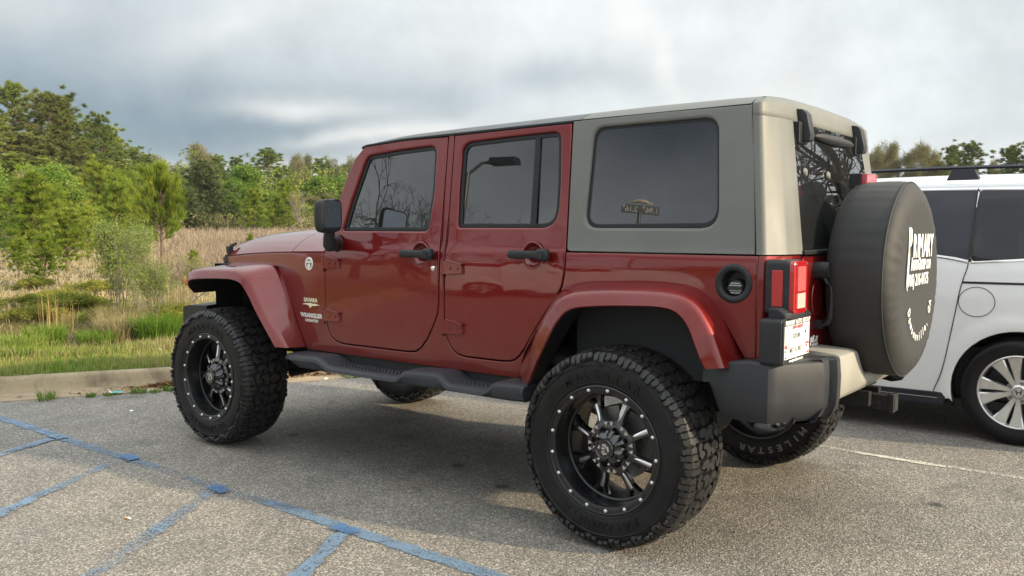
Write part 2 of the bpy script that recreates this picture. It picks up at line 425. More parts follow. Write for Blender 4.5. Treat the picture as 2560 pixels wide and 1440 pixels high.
def panel(name, outline, fn, nfn, m, parent=None, holes=(), thick=0.03, bev=0.004, grid=0.10, hole_thick=None, hole_bev=None):
    """Sheet-metal panel: 2-D outline (u,v) with holes laid on a curved surface.
    fn(u,v,depth)->3-D point (depth measured inward), nfn(u,v)->outward normal."""
    out = dedupe(outline)
    if area2(out) < 0: out = out[::-1]
    hs = []
    for h in holes:
        h = dedupe(h)
        if area2(h) > 0: h = h[::-1]
        hs.append(h)
    hb = bev if hole_bev is None else hole_bev
    ht = thick if hole_thick is None else hole_thick
    ins = offset2(out, bev); hin = [offset2(h, hb) for h in hs]
    bm = bmesh.new()
    loops = [[Vector((a, b, 0)) for a, b in ins]] + [[Vector((a, b, 0)) for a, b in h] for h in hin]
    tris = tessellate_polygon(loops)
    flat = [v for l in loops for v in l]
    bv = [bm.verts.new(v) for v in flat]
    for t in tris:
        try: bm.faces.new([bv[i] for i in t])
        except ValueError: pass
    us = [p[0] for p in out]; vs = [p[1] for p in out]
    if grid:
        for ax, lo, hi in ((0, min(us), max(us)), (1, min(vs), max(vs))):
            k = lo + grid * 0.5
            while k < hi:
                co = (k, 0, 0) if ax == 0 else (0, k, 0); no = (1, 0, 0) if ax == 0 else (0, 1, 0)
                bmesh.ops.bisect_plane(bm, geom=bm.verts[:] + bm.edges[:] + bm.faces[:], plane_co=co, plane_no=no, dist=1e-6)
                k += grid
    V = []; F = []; N = []
    bm.verts.index_update()
    for v in bm.verts:
        V.append(fn(v.co.x, v.co.y, 0.0)); N.append(Vector(nfn(v.co.x, v.co.y)))
    for f in bm.faces: F.append([v.index for v in f.verts])
    bm.free()
    # orient main faces
    nb = len(F)
    for i, f in enumerate(F):
        a, b, c = Vector(V[f[0]]), Vector(V[f[1]]), Vector(V[f[2]])
        if (b - a).cross(c - a).dot(N[f[0]]) < 0: F[i] = f[::-1]
    def rim(o_, i_, th, bv_):
        n = len(o_); base = len(V)
        mid = [((a[0] * 0.7 + b[0] * 0.3), (a[1] * 0.7 + b[1] * 0.3)) for a, b in zip(o_, i_)]
        levels = [(i_, 0.0, 1.0), (mid, bv_ * 0.3, 0.6), (o_, bv_, 0.0), (o_, th, 0.0)]
        for L, dep, k in levels:
            for j, (a, b) in enumerate(L):
                V.append(fn(a, b, dep))
                nn = Vector(nfn(a, b)); oo = Vector(fn(o_[j][0], o_[j][1], 0)) - Vector(fn(i_[j][0], i_[j][1], 0))
                if oo.length > 1e-9: oo.normalize()
                N.append((nn * k + oo * (1 - k)).normalized() if k < 1 else nn)
        for l in range(3):
            for j in range(n):
                a = base + l * n + j; b = base + l * n + (j + 1) % n; c = b + n; d = a + n
                f = [a, b, c, d]
                A, B, C_ = Vector(V[a]), Vector(V[b]), Vector(V[c])
                cr_ = (B - A).cross(C_ - A)
                if cr_.length < 1e-12: cr_ = (C_ - A).cross(Vector(V[d]) - A)
                if cr_.dot(N[d] + N[a]) < 0: f = f[::-1]
                F.append(f)
    rim(out, ins, thick, bev)
    for h, hi_ in zip(hs, hin): rim(h, hi_, ht, hb)
    me = bpy.data.meshes.new(name)
    me.from_pydata([tuple(v) for v in V], [], F)
    me.materials.append(m)
    me.shade_smooth()
    ln = [tuple(N[l.vertex_index]) for l in me.loops]
    me.normals_split_custom_set(ln)
    me.update()
    return link_mesh(name, me, parent)


def text_mesh(name, body, size, m, parent=None, mtx=None, extrude=0.0005, bold=0.0, outline=0.0, sx=1.0, align='LEFT', spacing=1.0, conv=None):
    cu_ = bpy.data.curves.new(name, 'FONT')
    cu_.body = body; cu_.size = size; cu_.align_x = align; cu_.space_character = spacing
    cu_.resolution_u = 3
    if outline:
        cu_.fill_mode = 'NONE'; cu_.bevel_depth = outline; cu_.bevel_resolution = 0
    else:
        cu_.extrude = extrude; cu_.offset = bold
    tmp = bpy.data.objects.new(name, cu_); COL.objects.link(tmp)
    dg = bpy.context.evaluated_depsgraph_get()
    me = bpy.data.meshes.new_from_object(tmp.evaluated_get(dg))
    bpy.data.objects.remove(tmp); bpy.data.curves.remove(cu_)
    me.name = name
    if conv: 
        for v in me.vertices: v.co = conv(v.co.x * sx, v.co.y, v.co.z)
    elif sx != 1.0:
        for v in me.vertices: v.co.x *= sx
    me.materials.clear(); me.materials.append(m)
    o = link_mesh(name, me, parent)
    if mtx is not None: o.matrix_basis = mtx
    return o


def join_meshes(name, objs, parent=None):
    """merge several mesh objects made for one printed word into one part"""
    bm = bmesh.new(); mats = []
    for o in objs:
        me = o.data.copy(); me.transform(o.matrix_basis)
        k0 = len(mats)
        idx = []
        for mm in me.materials:
            if mm not in mats: mats.append(mm)
            idx.append(mats.index(mm))
        for p_ in me.polygons: p_.material_index = idx[p_.material_index] if idx else 0
        bm.from_mesh(me); bpy.data.meshes.remove(me)
    me = bpy.data.meshes.new(name); bm.to_mesh(me); bm.free()
    for mm in mats: me.materials.append(mm)
    for o in objs: 
        d = o.data; bpy.data.objects.remove(o); bpy.data.meshes.remove(d)
    return link_mesh(name, me, parent)


def frame_mtx(origin, xdir, ydir):
    x = Vector(xdir).normalized(); y = Vector(ydir); y = (y - x * y.dot(x)).normalized(); z = x.cross(y)
    o = Vector(origin)
    return Matrix(((x.x, y.x, z.x, o.x), (x.y, y.y, z.y, o.y), (x.z, y.z, z.z, o.z), (0, 0, 0, 1)))


def arc_text(name, body, radius, mid_ang, size, m, mtx, parent, sx=1.0, inside_up=True, outline=0.0, extrude=0.0008, bold=0.0, step=None):
    """characters on a circle in the local xy plane; mid_ang clockwise from +y. inside_up False = letters stand head outwards"""
    adv = step if step else size * 0.72 * sx
    n = len(body); objs = []
    for i, ch in enumerate(body):
        if ch == ' ': continue
        k = (i - (n - 1) / 2) * adv / radius
        a = mid_ang + k if not inside_up else mid_ang - k
        o = text_mesh('ch', ch, size, m, None, None, extrude, bold, outline, sx, 'CENTER')
        px, py = radius * math.sin(a), radius * math.cos(a)
        rot = -a if not inside_up else -a + math.pi
        o.matrix_basis = mtx @ Matrix.Translation((px, py, 0)) @ Matrix.Rotation(rot, 4, 'Z') @ Matrix.Translation((0, -size * 0.35, 0))
        objs.append(o)
    return join_meshes(name, objs, parent)


# ================================================================== THE RED OFF-ROAD SUV
SUV = empty('off_road_suv', (1.2, 0, 0))
tag(SUV, 'dark red four-door off-road SUV on tall black mud tyres, parked nose-in by the kerb', 'car')
SX = 1.2                                       # the empty stands at the middle of the car; parts are written in car coordinates
class _P: pass
SUVI = empty('suv_tmp', (0, 0, 0))             # replaced below: parts are parented straight to SUV
bpy.data.objects.remove(SUVI)
def place(o):
    """child of the SUV, drawn in world coordinates"""
    o.parent = SUV; o.matrix_parent_inverse = Matrix.Translation((-SX, 0, 0)); return o
_z = [0.55, 0.62, 0.70, 0.85, 1.10, 1.24, 1.272, 1.284, 1.30, 1.87, 1.95]
_y = [0.770, 0.785, 0.796, 0.803, 0.804, 0.801, 0.798, 0.792, 0.788, 0.731, 0.715]
def YS(x, z):
    y = interp(z, _z, _y)
    if x > 2.10:
        t = (x - 2.10); y -= 0.135 * t * t / (t + 0.12)
    return y
def side_fn(sy, off=0.0):
    return lambda x, z, d: (x, sy * (YS(x, z) + off - d), z)
def side_n(sy):
    def f(x, z):
        e = 0.012
        dz = (YS(x, z + e) - YS(x, z - e)) / (2 * e); dx = (YS(x + e, z) - YS(x - e, z)) / (2 * e)
        return Vector((-dx, sy * 1.0, -dz)).normalized()
    return f
REAR = lambda z: -0.70 + max(0.0, z - 1.283) * 0.16

DOOR1 = [(2.027, 1.249), (2.025, 1.045), (2.016, .849), (2.003, .791), (1.984, .760), (1.948, .736), (1.90, .725), (1.848, .722), (1.612, .723), (1.35, .724), (1.30, .731), (1.262, .752),
         (1.212, .806), (1.162, .889), (1.140, .94), (1.130, 1.0), (1.129, 1.084), (1.127, 1.275), (1.126, 1.561), (1.122, 1.862), (1.432, 1.862), (1.755, 1.845), (1.823, 1.785), (1.898, 1.654), (1.956, 1.511), (1.989, 1.395), (2.012, 1.30)]
WIN1 = roundpoly([(1.893, 1.372), (1.835, 1.547), (1.730, 1.793), (1.46, 1.813), (1.200, 1.823), (1.196, 1.60), (1.220, 1.372)], [.01, 0, .07, 0, .05, 0, .04], 6)
GL1 = [(1.876, 1.388), (1.822, 1.547), (1.718, 1.776), (1.46, 1.797), (1.214, 1.806), (1.210, 1.60), (1.232, 1.388)]
DOOR2 = [(1.072, 1.866), (1.073, 1.689), (1.077, 1.474), (1.083, 1.258), (1.085, .999), (1.081, .869), (1.065, .815), (1.036, .770), (1.00, .744), (.95, .735), (.749, .735), (.67, .738), (.63, .748), (.602, .768),
         (.559, .822), (.508, .902), (.44, .995), (.383, 1.062), (.350, 1.12), (.338, 1.18), (.335, 1.289), (.340, 1.583), (.345, 1.878), (.70, 1.873)]
WIN2 = roundpoly([(1.017, 1.392), (1.023, 1.60), (1.019, 1.826), (.707, 1.838), (.405, 1.845), (.392, 1.60), (.392, 1.392)], [.02, 0, .07, 0, .05, 0, .10], 6)
QW_OUT = roundpoly([(.243, 1.392), (.222, 1.849), (-.385, 1.855), (-.415, 1.392)], [.07, .06, .07, .08], 7)
QW_GL = roundpoly([(.226, 1.409), (.208, 1.837), (-.376, 1.841), (-.403, 1.415)], [.055, .05, .055, .07], 7)


def lay_side(sy, name, poly, off, m, parent=None, th=0.012, holes=(), bev=0.002, grid=0.12):
    return panel(name, poly, side_fn(sy, off), side_n(sy), m, parent, holes, th, bev, grid)


def build_side(sy):
    W = place
    # ---- body side with the two door openings left out
    gap = 0.007
    op1 = offset2(DOOR1[::-1] if area2(DOOR1) < 0 else DOOR1, -gap)
    op2 = offset2(DOOR2[::-1] if area2(DOOR2) < 0 else DOOR2, -gap)
    A = lambda lst, zmax=1.2425: [p for p in lst if p[1] < zmax]
    # outline walked from the front top corner rearwards
    o1 = [(2.034, 1.243), (2.032, 1.045), (2.023, .847), (2.010, .788), (1.990, .755), (1.951, .729), (1.90, .718), (1.848, .715), (1.612, .716), (1.349, .717), (1.297, .724), (1.257, .747), (1.206, .802), (1.156, .886), (1.133, .938), (1.123, 1.0), (1.122, 1.084), (1.120, 1.275), (1.119, 1.561), (1.115, 1.872)]
    o2 = [(1.079, 1.874), (1.080, 1.689), (1.084, 1.474), (1.090, 1.258), (1.092, .999), (1.088, .868), (1.072, .812), (1.041, .765), (1.003, .737), (.951, .728), (.749, .728), (.668, .731), (.626, .742), (.597, .764), (.553, .818), (.502, .898), (.434, .991), (.377, 1.058), (.343, 1.117), (.331, 1.178), (.328, 1.2785)]
    arch_r = [(-.60, .865), (-.552, .865), (-.479, .984), (-.424, 1.065), (-.37, 1.118), (-.296, 1.145), (-.125, 1.155), (.236, 1.136), (.322, 1.108), (.404, 1.030), (.51, .88), (.56, .80), (.60, .70), (.60, .655)]
    front = [(2.22, .655), (2.235, .69), (2.319, .83), (2.394, .967), (2.47, 1.078), (2.548, 1.142), (2.645, 1.155), (3.19, 1.13), (3.19, 1.192), (2.9, 1.213), (2.6, 1.229), (2.36, 1.236)]
    poly = o1 + o2 + [(-.60, 1.2805)] + arch_r + front
    fuel_hole = [[(-.500 + .060 * math.cos(2 * math.pi * k / 36), 1.167 + .060 * math.sin(2 * math.pi * k / 36)) for k in range(36)]] if sy > 0 else []
    body = panel('body_side', poly, side_fn(sy), side_n(sy), M['red'], None, fuel_hole, 0.03, 0.005, 0.07, hole_bev=.002); W(body)
    # ---- rear corner of the tub
    mb = MB()
    rows = []
    for z in (.865, .95, 1.05, 1.15, 1.25, 1.275, 1.2805):
        yb = YS(-.60, z); row = [(-.603, sy * yb, z)]
        row += [(-.615, sy * (yb - .0005), z), (-.622, sy * (yb - .002), z), (-.628, sy * (yb - .006), z), (-.633, sy * (yb - .012), z)]
        row += [(-.655, sy * .740, z), (-.675, sy * .705, z), (-.684, sy * .685, z), (-.694, sy * .64, z), (-.700, sy * .597, z), (-.697, sy * .591, z), (-.66, sy * .589, z)]
        rows.append(row)
    mb.loft(rows)
    mb.add([(p[0], p[1], 1.2805) for p in rows[-1]] + [(-.60, sy * .60, 1.2805)], [tuple(range(len(rows[-1]) + 1))])
    W(mb.build('body_corner', M['red'], None, smooth=40))
    # ---- doors
    for nm, DO, WI in (('front_door', DOOR1, WIN1), ('rear_door', DOOR2, WIN2)):
        hcx, hcz = (1.256, 1.248) if nm == 'front_door' else (.518, 1.259)
        d = panel(nm, DO, side_fn(sy, .001), side_n(sy), M['red'], None, [WI, [(hcx + .0535 * math.cos(2 * math.pi * k / 32), hcz + .0575 * math.sin(2 * math.pi * k / 32)) for k in range(32)]], .03, .005, .07, hole_thick=.030, hole_bev=.012); W(d)
        ch = lambda o, d=d: setattr(o, 'parent', d) or o
        # rubber seal ring and glass, set back in the opening
        inner = offset2(WI if area2(WI) > 0 else WI[::-1], .020)
        seal = panel('window_seal', WI, side_fn(sy, -.014), side_n(sy), M['seal'], d, [inner], .012, .003, 0.15)
        if nm == 'front_door':
            panel('window_glass', offset2(WI if area2(WI) > 0 else WI[::-1], .012), side_fn(sy, -.022), side_n(sy), M['glass'], d, (), .004, .001, .15)
        else:
            xm = .535
            wi2 = offset2(WI if area2(WI) > 0 else WI[::-1], .012)
            fr = [p for p in wi2 if p[0] > xm]; rr = [p for p in wi2 if p[0] <= xm]
            zt = 1.828
            def cut(pts, x, side):
                pts = dedupe(pts); out = []
                n = len(pts)
                for i in range(n):
                    a, b = pts[i], pts[(i + 1) % n]
                    ia = (a[0] > x) == side
                    ib = (b[0] > x) == side
                    if ia: out.append(a)
                    if ia != ib:
                        t = (x - a[0]) / (b[0] - a[0]); out.append((x, a[1] + (b[1] - a[1]) * t))
                return out
            panel('window_glass', cut(wi2, xm, True), side_fn(sy, -.022), side_n(sy), M['glass'], d, (), .004, .001, .15)
            panel('vent_window', cut(wi2, xm, False), side_fn(sy, -.022), side_n(sy), M['glass'], d, (), .004, .001, .15)
            panel('window_divider', [(.561, 1.398), (.561, 1.822), (.531, 1.824), (.523, 1.398)], side_fn(sy, -.012), side_n(sy), M['seal'], d, (), .012, .003, .2)
        # belt ledge
        # hinges
        hx = 2.03 if nm == 'front_door' else 1.088
        for hz_ in (1.183, .875):
            hb = MB(); x0 = hx - .010
            yb = YS(x0 - .05, hz_)
            t = .016
            prof = [(x0 + .012, hz_ + .040), (x0 - .02, hz_ + .040), (x0 - .125, hz_ + .020), (x0 - .130, hz_ - .030), (x0 - .02, hz_ - .038), (x0 + .012, hz_ - .036)]
            hb.prism(prof, lambda p: (p[0], sy * (yb - .01), p[1]), lambda p: (p[0] + (.006 if p[0] < x0 - .1 else 0), sy * (yb + t), hz_ + (p[1] - hz_) * .86))
            hb.prism([(x0 - .01, hz_ + .044), (x0 - .028, hz_ + .046), (x0 - .128, hz_ + .027), (x0 - .128, hz_ + .014), (x0 - .02, hz_ + .034)], lambda p: (p[0], sy * (yb), p[1]), lambda p: (p[0], sy * (yb + t + .008), p[1]))
            hb.tube([(hx + .002, sy * (yb + .010), hz_ - .046), (hx + .002, sy * (yb + .010), hz_ + .048)], .0085, 10)
            for bx in (.045, .095):
                hb.tube([(x0 - bx, sy * (yb + t - .002), hz_ + .001), (x0 - bx, sy * (yb + t + .005), hz_ + .001)], .008, 8)
            h = hb.build('door_hinge', M['red'], d, smooth=30, bevel=.0025)
        # handle with round recess
        hx0, hx1, hc = (1.378, 1.140, 1.251) if nm == 'front_door' else (.640, .400, 1.262)
        cx = hx0 - .122
        yb = YS(cx, hc)
        rc = MB().use(M['red'])
        rc.lathe([(.0, -.030), (.030, -.028), (.045, -.018), (.052, -.003), (.056, .0025), (.060, .003), (.063, .001), (.064, -.004)], 36, 'y', (0, 0, 0))
        vs = [(v[0] + cx, sy * (yb + v[1]), v[2] * 1.08 + hc - .003) for v in rc.v]; rc.v = vs
        rc.build('handle_recess', M['red'], d, smooth=60)
        hd = MB()
        yo = yb + .034
        rows = []
        for k, (x, wz, wy) in enumerate([(hx0, .010, .008), (hx0 - .008, .019, .013), (hx0 - .03, .021, .014), (hx0 - .10, .019, .013), (hx0 - .165, .020, .014), (hx0 - .18, .029, .018), (hx0 - .215, .031, .020), (hx0 - .232, .027, .018), (hx1, .014, .010)]):
            rows.append([(x, sy * (yo + wy * abs(math.cos(a)) ** .7 * (1 if math.cos(a) > 0 else -1)), hc + .002 + wz * abs(math.sin(a)) ** .7 * (1 if math.sin(a) > 0 else -1)) for a in [2 * math.pi * i / 16 for i in range(16)]])
        hd.loft(rows, close_u=True, caps=True)
        for x in (hx0 - .02, hx0 - .205):
            hd.tube([(x, sy * (yb - .004), hc), (x, sy * yo, hc)], [.020, .017], 12)
        hd.tube([(hx0 - .203, sy * (yo + .012), hc + .003), (hx0 - .203, sy * (yo + .0235), hc + .003)], [.018, .0165], 20)
        hd.build('door_handle', M['plastic'], d, smooth=45)
        if nm == 'front_door':
            lk = MB(); lk.lathe([(0, .006), (.009, .006), (.013, .004), (.015, 0)], 20, 'y')
            lk.v = [(v[0] + 1.165, sy * (YS(1.165, 1.178) + v[1]), v[2] + 1.178) for v in lk.v]
            lk.build('door_lock', M['chrome'], d)
    # ---- hardtop side
    ht = [(.328, 1.284), (.338, 1.888), (-.10, 1.893), (-.530, 1.893), (-.553, 1.70), (-.583, 1.286)]
    p_ = panel('hardtop_side', roundpoly(ht, [.02, 0, 0, 0, 0, 0], 3), side_fn(sy, .001), side_n(sy), M['top'], None, [QW_OUT], .03, .005, .08, hole_thick=.030, hole_bev=.016); W(p_)
    p2 = panel('quarter_window', QW_OUT, side_fn(sy, -.016), side_n(sy), M['seal'], None, [QW_GL], .012, .004, .2); W(p2)
    panel('window_glass', offset2(QW_GL if area2(QW_GL) > 0 else QW_GL[::-1], -.004), side_fn(sy, -.019), side_n(sy), M['glass'], p2, (), .004, .001, .15)
    # ---- wheel-house linings and inner sills, so the openings look into dark sheet metal
    mb = MB()
    for x0, x1, zt in ((-.53, .56, 1.135), (2.28, 3.18, 1.15)):
        mb.add([(x0, sy * .42, .62), (x1, sy * .42, .62), (x1, sy * .42, zt), (x0, sy * .42, zt), (x0, sy * .775, .86), (x1, sy * .77, .70), (x1, sy * .775, zt), (x0, sy * .775, zt)],
               [(0, 1, 2, 3), (3, 2, 6, 7), (0, 3, 7, 4), (1, 5, 6, 2)])
        W(mb.build('wheel_house', M['chassis'], None, smooth=None)); mb = MB()
    mb = MB()
    mb.box(.60, 2.24, sy * .60, sy * .765, .60, .70)
    W(mb.build('inner_sill', M['black'], None, smooth=None))
    # ---- running board: loft along the car, stepped profile
    xs = [2.262, 2.25, 2.20, 2.10, 1.955, 1.92, 1.88, 1.84, 1.80, 1.45, 1.305, 1.278, 1.255, 1.235, 1.12, 1.02, .985, .955, .925, .80, .705, .675, .65, .634, .55, .485, .466]
    zt = [.634, .645, .648, .651, .655, .651, .634, .617, .612, .612, .613, .622, .640, .650, .656, .660, .653, .633, .617, .614, .616, .628, .648, .656, .660, .659, .650]
    rows = []
    for x, z in zip(xs, zt):
        yo = .962 - max(0, x - 2.16) * .45 - max(0, .54 - x) * .20
        zb = .575 + max(0, x - 2.15) * .45
        rr = [(.745, zb + .02), (.745, z - .010), (.76, z - .001), (.80, z), (yo - .045, z), (yo - .018, z - .003), (yo - .004, z - .014), (yo, z - .030), (yo - .012, zb + .012), (yo - .028, zb), (.80, zb - .002)]
        rows.append([(x, sy * y, zz_) for y, zz_ in rr])
    mb = MB(); mb.loft(rows, close_u=True, caps=True)
    rb = W(mb.build('running_board', M['step'], None, smooth=32))
    for x0, x1 in ((1.80, 1.31), (.925, .71)):
        tb = MB()
        n = int((x0 - x1) / .026)
        for i in range(n):
            for j in range(3):
                xx = x0 - .018 - i * (x0 - x1 - .03) / (n - 1); yy = .835 + j * .030
                zz_ = .6165
                tb.box(xx - .007, xx + .007, sy * (yy - .010), sy * (yy + .010), zz_ - .006, zz_ + .0025, .002)
        tb.build('tread_pad', M['step'], rb, smooth=None)
    # ---- flares
    def flare(name, A, B, C, ret, mk):
        n = 60
        def res(P):
            P = [Vector(p) for p in cat_(P, 10)]
            L = [0.0]
            for i in range(1, len(P)): L.append(L[-1] + (P[i] - P[i - 1]).length)
            T = [L[-1] * k / (n - 1) for k in range(n)]
            return [Vector((np.interp(t, L, [p.x for p in P]), np.interp(t, L, [p.y for p in P]), np.interp(t, L, [p.z for p in P]))) for t in T]
        a, b, c = res(A), res(B), res(C)
        rows = []
        for i in range(n):
            A_, B_, C_ = a[i], b[i], c[i]
            d1 = B_ - A_; d2 = C_ - B_
            row = [A_ - Vector((0, .03, 0)), A_, A_ + d1 * .3 + Vector((0, 0, .0)), A_ + d1 * .80]
            for k in range(1, 6):
                t = k / 6; P0 = A_ + d1 * .80; P2 = B_ + d2 * .30
                row.append(P0 * (1 - t) ** 2 + B_ * 2 * t * (1 - t) + P2 * t * t)
            row += [B_ + d2 * .30, B_ + d2 * .62, B_ + d2 * .93, C_ - Vector((0, .006, 0)), C_ - Vector((0, .016, 0)) - d2 * .02, C_ - Vector((0, .05, 0)) - d2 * .08]
            row.append(Vector((C_.x, ret, C_.z)) - d2 * .15)
            rows.append([(p.x, sy * p.y, p.z) for p in row])
        mb = MB().use(M['red']); mb.loft(rows)
        nc = len(rows[0])
        mb.mi = [0 if (k % (nc - 1)) < nc - 3 else 1 for k in range(len(mb.f))]
        mb.mats.append(M['chassis'])
        o = mb.build(name, None, None, smooth=50)
        return W(o)
    V3 = lambda pts, y: [(x, y if not isinstance(y, list) else y[i], z) for i, (x, z) in enumerate(pts)]
    flare('fender_flare',
          V3([(.60, .70), (.545, .80), (.49, .905), (.405, 1.035), (.345, 1.105), (.236, 1.144), (.05, 1.157), (-.125, 1.163), (-.296, 1.153), (-.37, 1.126), (-.424, 1.071), (-.479, .984), (-.52, .90), (-.552, .835)], .803),
          V3([(.515, .66), (.475, .745), (.420, .862), (.355, .975), (.292, 1.056), (.205, 1.102), (.05, 1.122), (-.10, 1.128), (-.255, 1.128), (-.362, 1.108), (-.425, 1.06), (-.473, .975), (-.500, .90), (-.520, .838)], [.88, .90, .925, .94, .945, .945, .945, .945, .945, .945, .945, .94, .935, .93]),
          V3([(.470, .655), (.430, .715), (.371, .805), (.315, .890), (.262, .968), (.190, 1.030), (.05, 1.052), (-.10, 1.062), (-.240, 1.066), (-.320, 1.052), (-.375, 1.000), (-.410, .920), (-.435, .862), (-.452, .832)], [.90, .92, .945, .96, .967, .97, .97, .97, .97, .97, .97, .968, .965, .96]), .80, 'r')
    ff = flare('fender_flare',
          V3([(3.20, 1.05), (3.20, 1.12), (3.17, 1.150), (3.05, 1.162), (2.85, 1.170), (2.70, 1.174), (2.60, 1.172), (2.53, 1.148), (2.46, 1.070), (2.39, .960), (2.32, .825), (2.27, .74), (2.232, .672)], [.62, .62, .63, .64, .66, .69, .72, .75, .77, .785, .795, .80, .80]),
          V3([(3.262, .97), (3.262, 1.045), (3.235, 1.098), (3.12, 1.122), (2.94, 1.131), (2.78, 1.134), (2.68, 1.128), (2.590, 1.093), (2.515, .995), (2.450, .905), (2.375, .815), (2.30, .742), (2.236, .678)], [.86, .92, .94, .948, .948, .948, .948, .948, .945, .94, .93, .925, .92]),
          V3([(3.235, .955), (3.22, 1.000), (3.19, 1.040), (3.10, 1.055), (2.94, 1.064), (2.80, 1.068), (2.70, 1.064), (2.615, 1.040), (2.545, .975), (2.490, .905), (2.425, .820), (2.370, .750), (2.315, .680)], [.90, .95, .965, .97, .97, .97, .97, .97, .97, .97, .965, .96, .955]), .66, 'f')
    mk = MB(); mk.lathe([(0, .010), (.012, .009), (.020, .005), (.023, 0)], 20, 'y')
    mk.v = [(3.243 + v[0] * .5 - v[1] * 0, sy * (.952 + v[1]), 1.040 + v[2] * 1.5) for v in mk.v]
    mk.build('side_marker', M['amber'], ff)
    # ---- door mirror
    mm = MB()
    rows = []
    for t, sx_, sz_ in ((0, .55, .60), (.10, .82, .86), (.25, .95, .97), (.5, 1, 1), (.85, 1, 1), (1.0, .97, .97)):
        # housing runs front (t=0) to the mirror face (t=1)
        xc = lerp(1.800, 1.738, t); hw = .090 * sx_; hh = .092 * sz_; cy = 1.005 - .0 * t; cz_ = 1.452
        ring = []
        for k in range(28):
            a = 2 * math.pi * k / 28
            c_, s_ = math.cos(a), math.sin(a)
            ring.append((xc + .012 * c_, sy * (cy + hw * abs(c_) ** .38 * (1 if c_ > 0 else -1)), cz_ + hh * abs(s_) ** .38 * (1 if s_ > 0 else -1) + (.006 if c_ < 0 else 0)))
        rows.append(ring)
    mm.loft(rows, close_u=True, caps=True)
    def yaw_(V):
        ca, sa = math.cos(sy * .36), math.sin(sy * .36)
        return [(1.79 + (v[0] - 1.79) * ca - (v[1] - sy * 1.005) * sa, sy * 1.005 + (v[0] - 1.79) * sa + (v[1] - sy * 1.005) * ca, v[2]) for v in V]
    mm.v = yaw_(mm.v)
    mo = mm.build('door_mirror', M['plastic'], None, smooth=50); W(mo)
    gm = MB(); pl = roundpoly([(-.076, -.078), (.076, -.078), (.076, .082), (-.076, .082)], .03, 5)
    gm.prism(pl, lambda p: (1.737 + .012 * p[0] / .1, sy * (1.005 + p[0]), 1.452 + p[1]), lambda p: (1.7355 + .012 * p[0] / .1, sy * (1.005 + p[0]), 1.452 + p[1]))
    gm.v = yaw_(gm.v); gm.build('mirror_glass', M['mirror'], mo, smooth=None)
    am = MB()
    am.tube([(1.790, sy * .965, 1.375), (1.795, sy * .965, 1.345), (1.805, sy * .955, 1.315)], [.030, .031, .034], 18)
    am.tube([(1.805, sy * .952, 1.335), (1.812, sy * .946, 1.290), (1.818, sy * .938, 1.268)], [.036, .038, .026], 18)
    am.tube([(1.808, sy * .955, 1.305), (1.87, sy * .86, 1.300), (1.925, sy * .80, 1.300)], [.034, .030, .042], 18)
    am.tube([(1.925, sy * .815, 1.300), (1.925, sy * .797, 1.300)], [.044, .052], 22)
    am.build('mirror_arm', M['plastic'], mo, smooth=45)
    # ---- tail lamp
    tl = MB()
    def lampbox(mb, x0, x1, y0, y1, z0, z1, r=.02):
        pl = roundpoly([(y0, z0), (y1, z0), (y1, z1), (y0, z1)], r, 5)
        ctr = ((y0 + y1) / 2, (z0 + z1) / 2)
        mid = x0 + (x1 - x0) * .85
        mb.prism(pl, lambda p: (x0, sy * p[0], p[1]), lambda p: (mid, sy * p[0], p[1]))
        mb.prism(pl, lambda p: (mid, sy * p[0], p[1]), lambda p: (x1, sy * (ctr[0] + (p[0] - ctr[0]) * .94), ctr[1] + (p[1] - ctr[1]) * .96))
    lampbox(tl, -.64, -.738, .672, .822, 1.052, 1.268, .022)
    t0 = W(tl.build('tail_lamp', M['plastic'], None, smooth=30, bevel=.004))
    l1 = MB(); lampbox(l1, -.736, -.758, .676, .820, 1.056, 1.264, .02)
    l1.build('red_lens', M['lens_red'], t0, smooth=30, bevel=.004)
    l2 = MB(); l2.box(-.7615, -.757, sy * .705, sy * .79, 1.145, 1.243); l2.build('reflector_lens', M['lens_pink'], t0, smooth=None, bevel=.002)
    l3 = MB(); l3.box(-.7615, -.757, sy * .705, sy * .79, 1.078, 1.138); l3.build('reversing_lens', M['lens_white'], t0, smooth=None, bevel=.002)
    l4 = MB(); l4.box(-.668, -.712, sy * .8205, sy * .8255, 1.085, 1.228); l4.build('side_reflector', M['lens_red'], t0, smooth=None, bevel=.002)
    sc = MB()
    for yy in (.688, .808):
        for zz_ in (1.068, 1.252):
            sc.tube([(-.757, sy * yy, zz_), (-.7605, sy * yy, zz_)], .005, 10)
    sc.build('lamp_screw', M['steel'], t0)


for sy in (1, -1): build_side(sy)


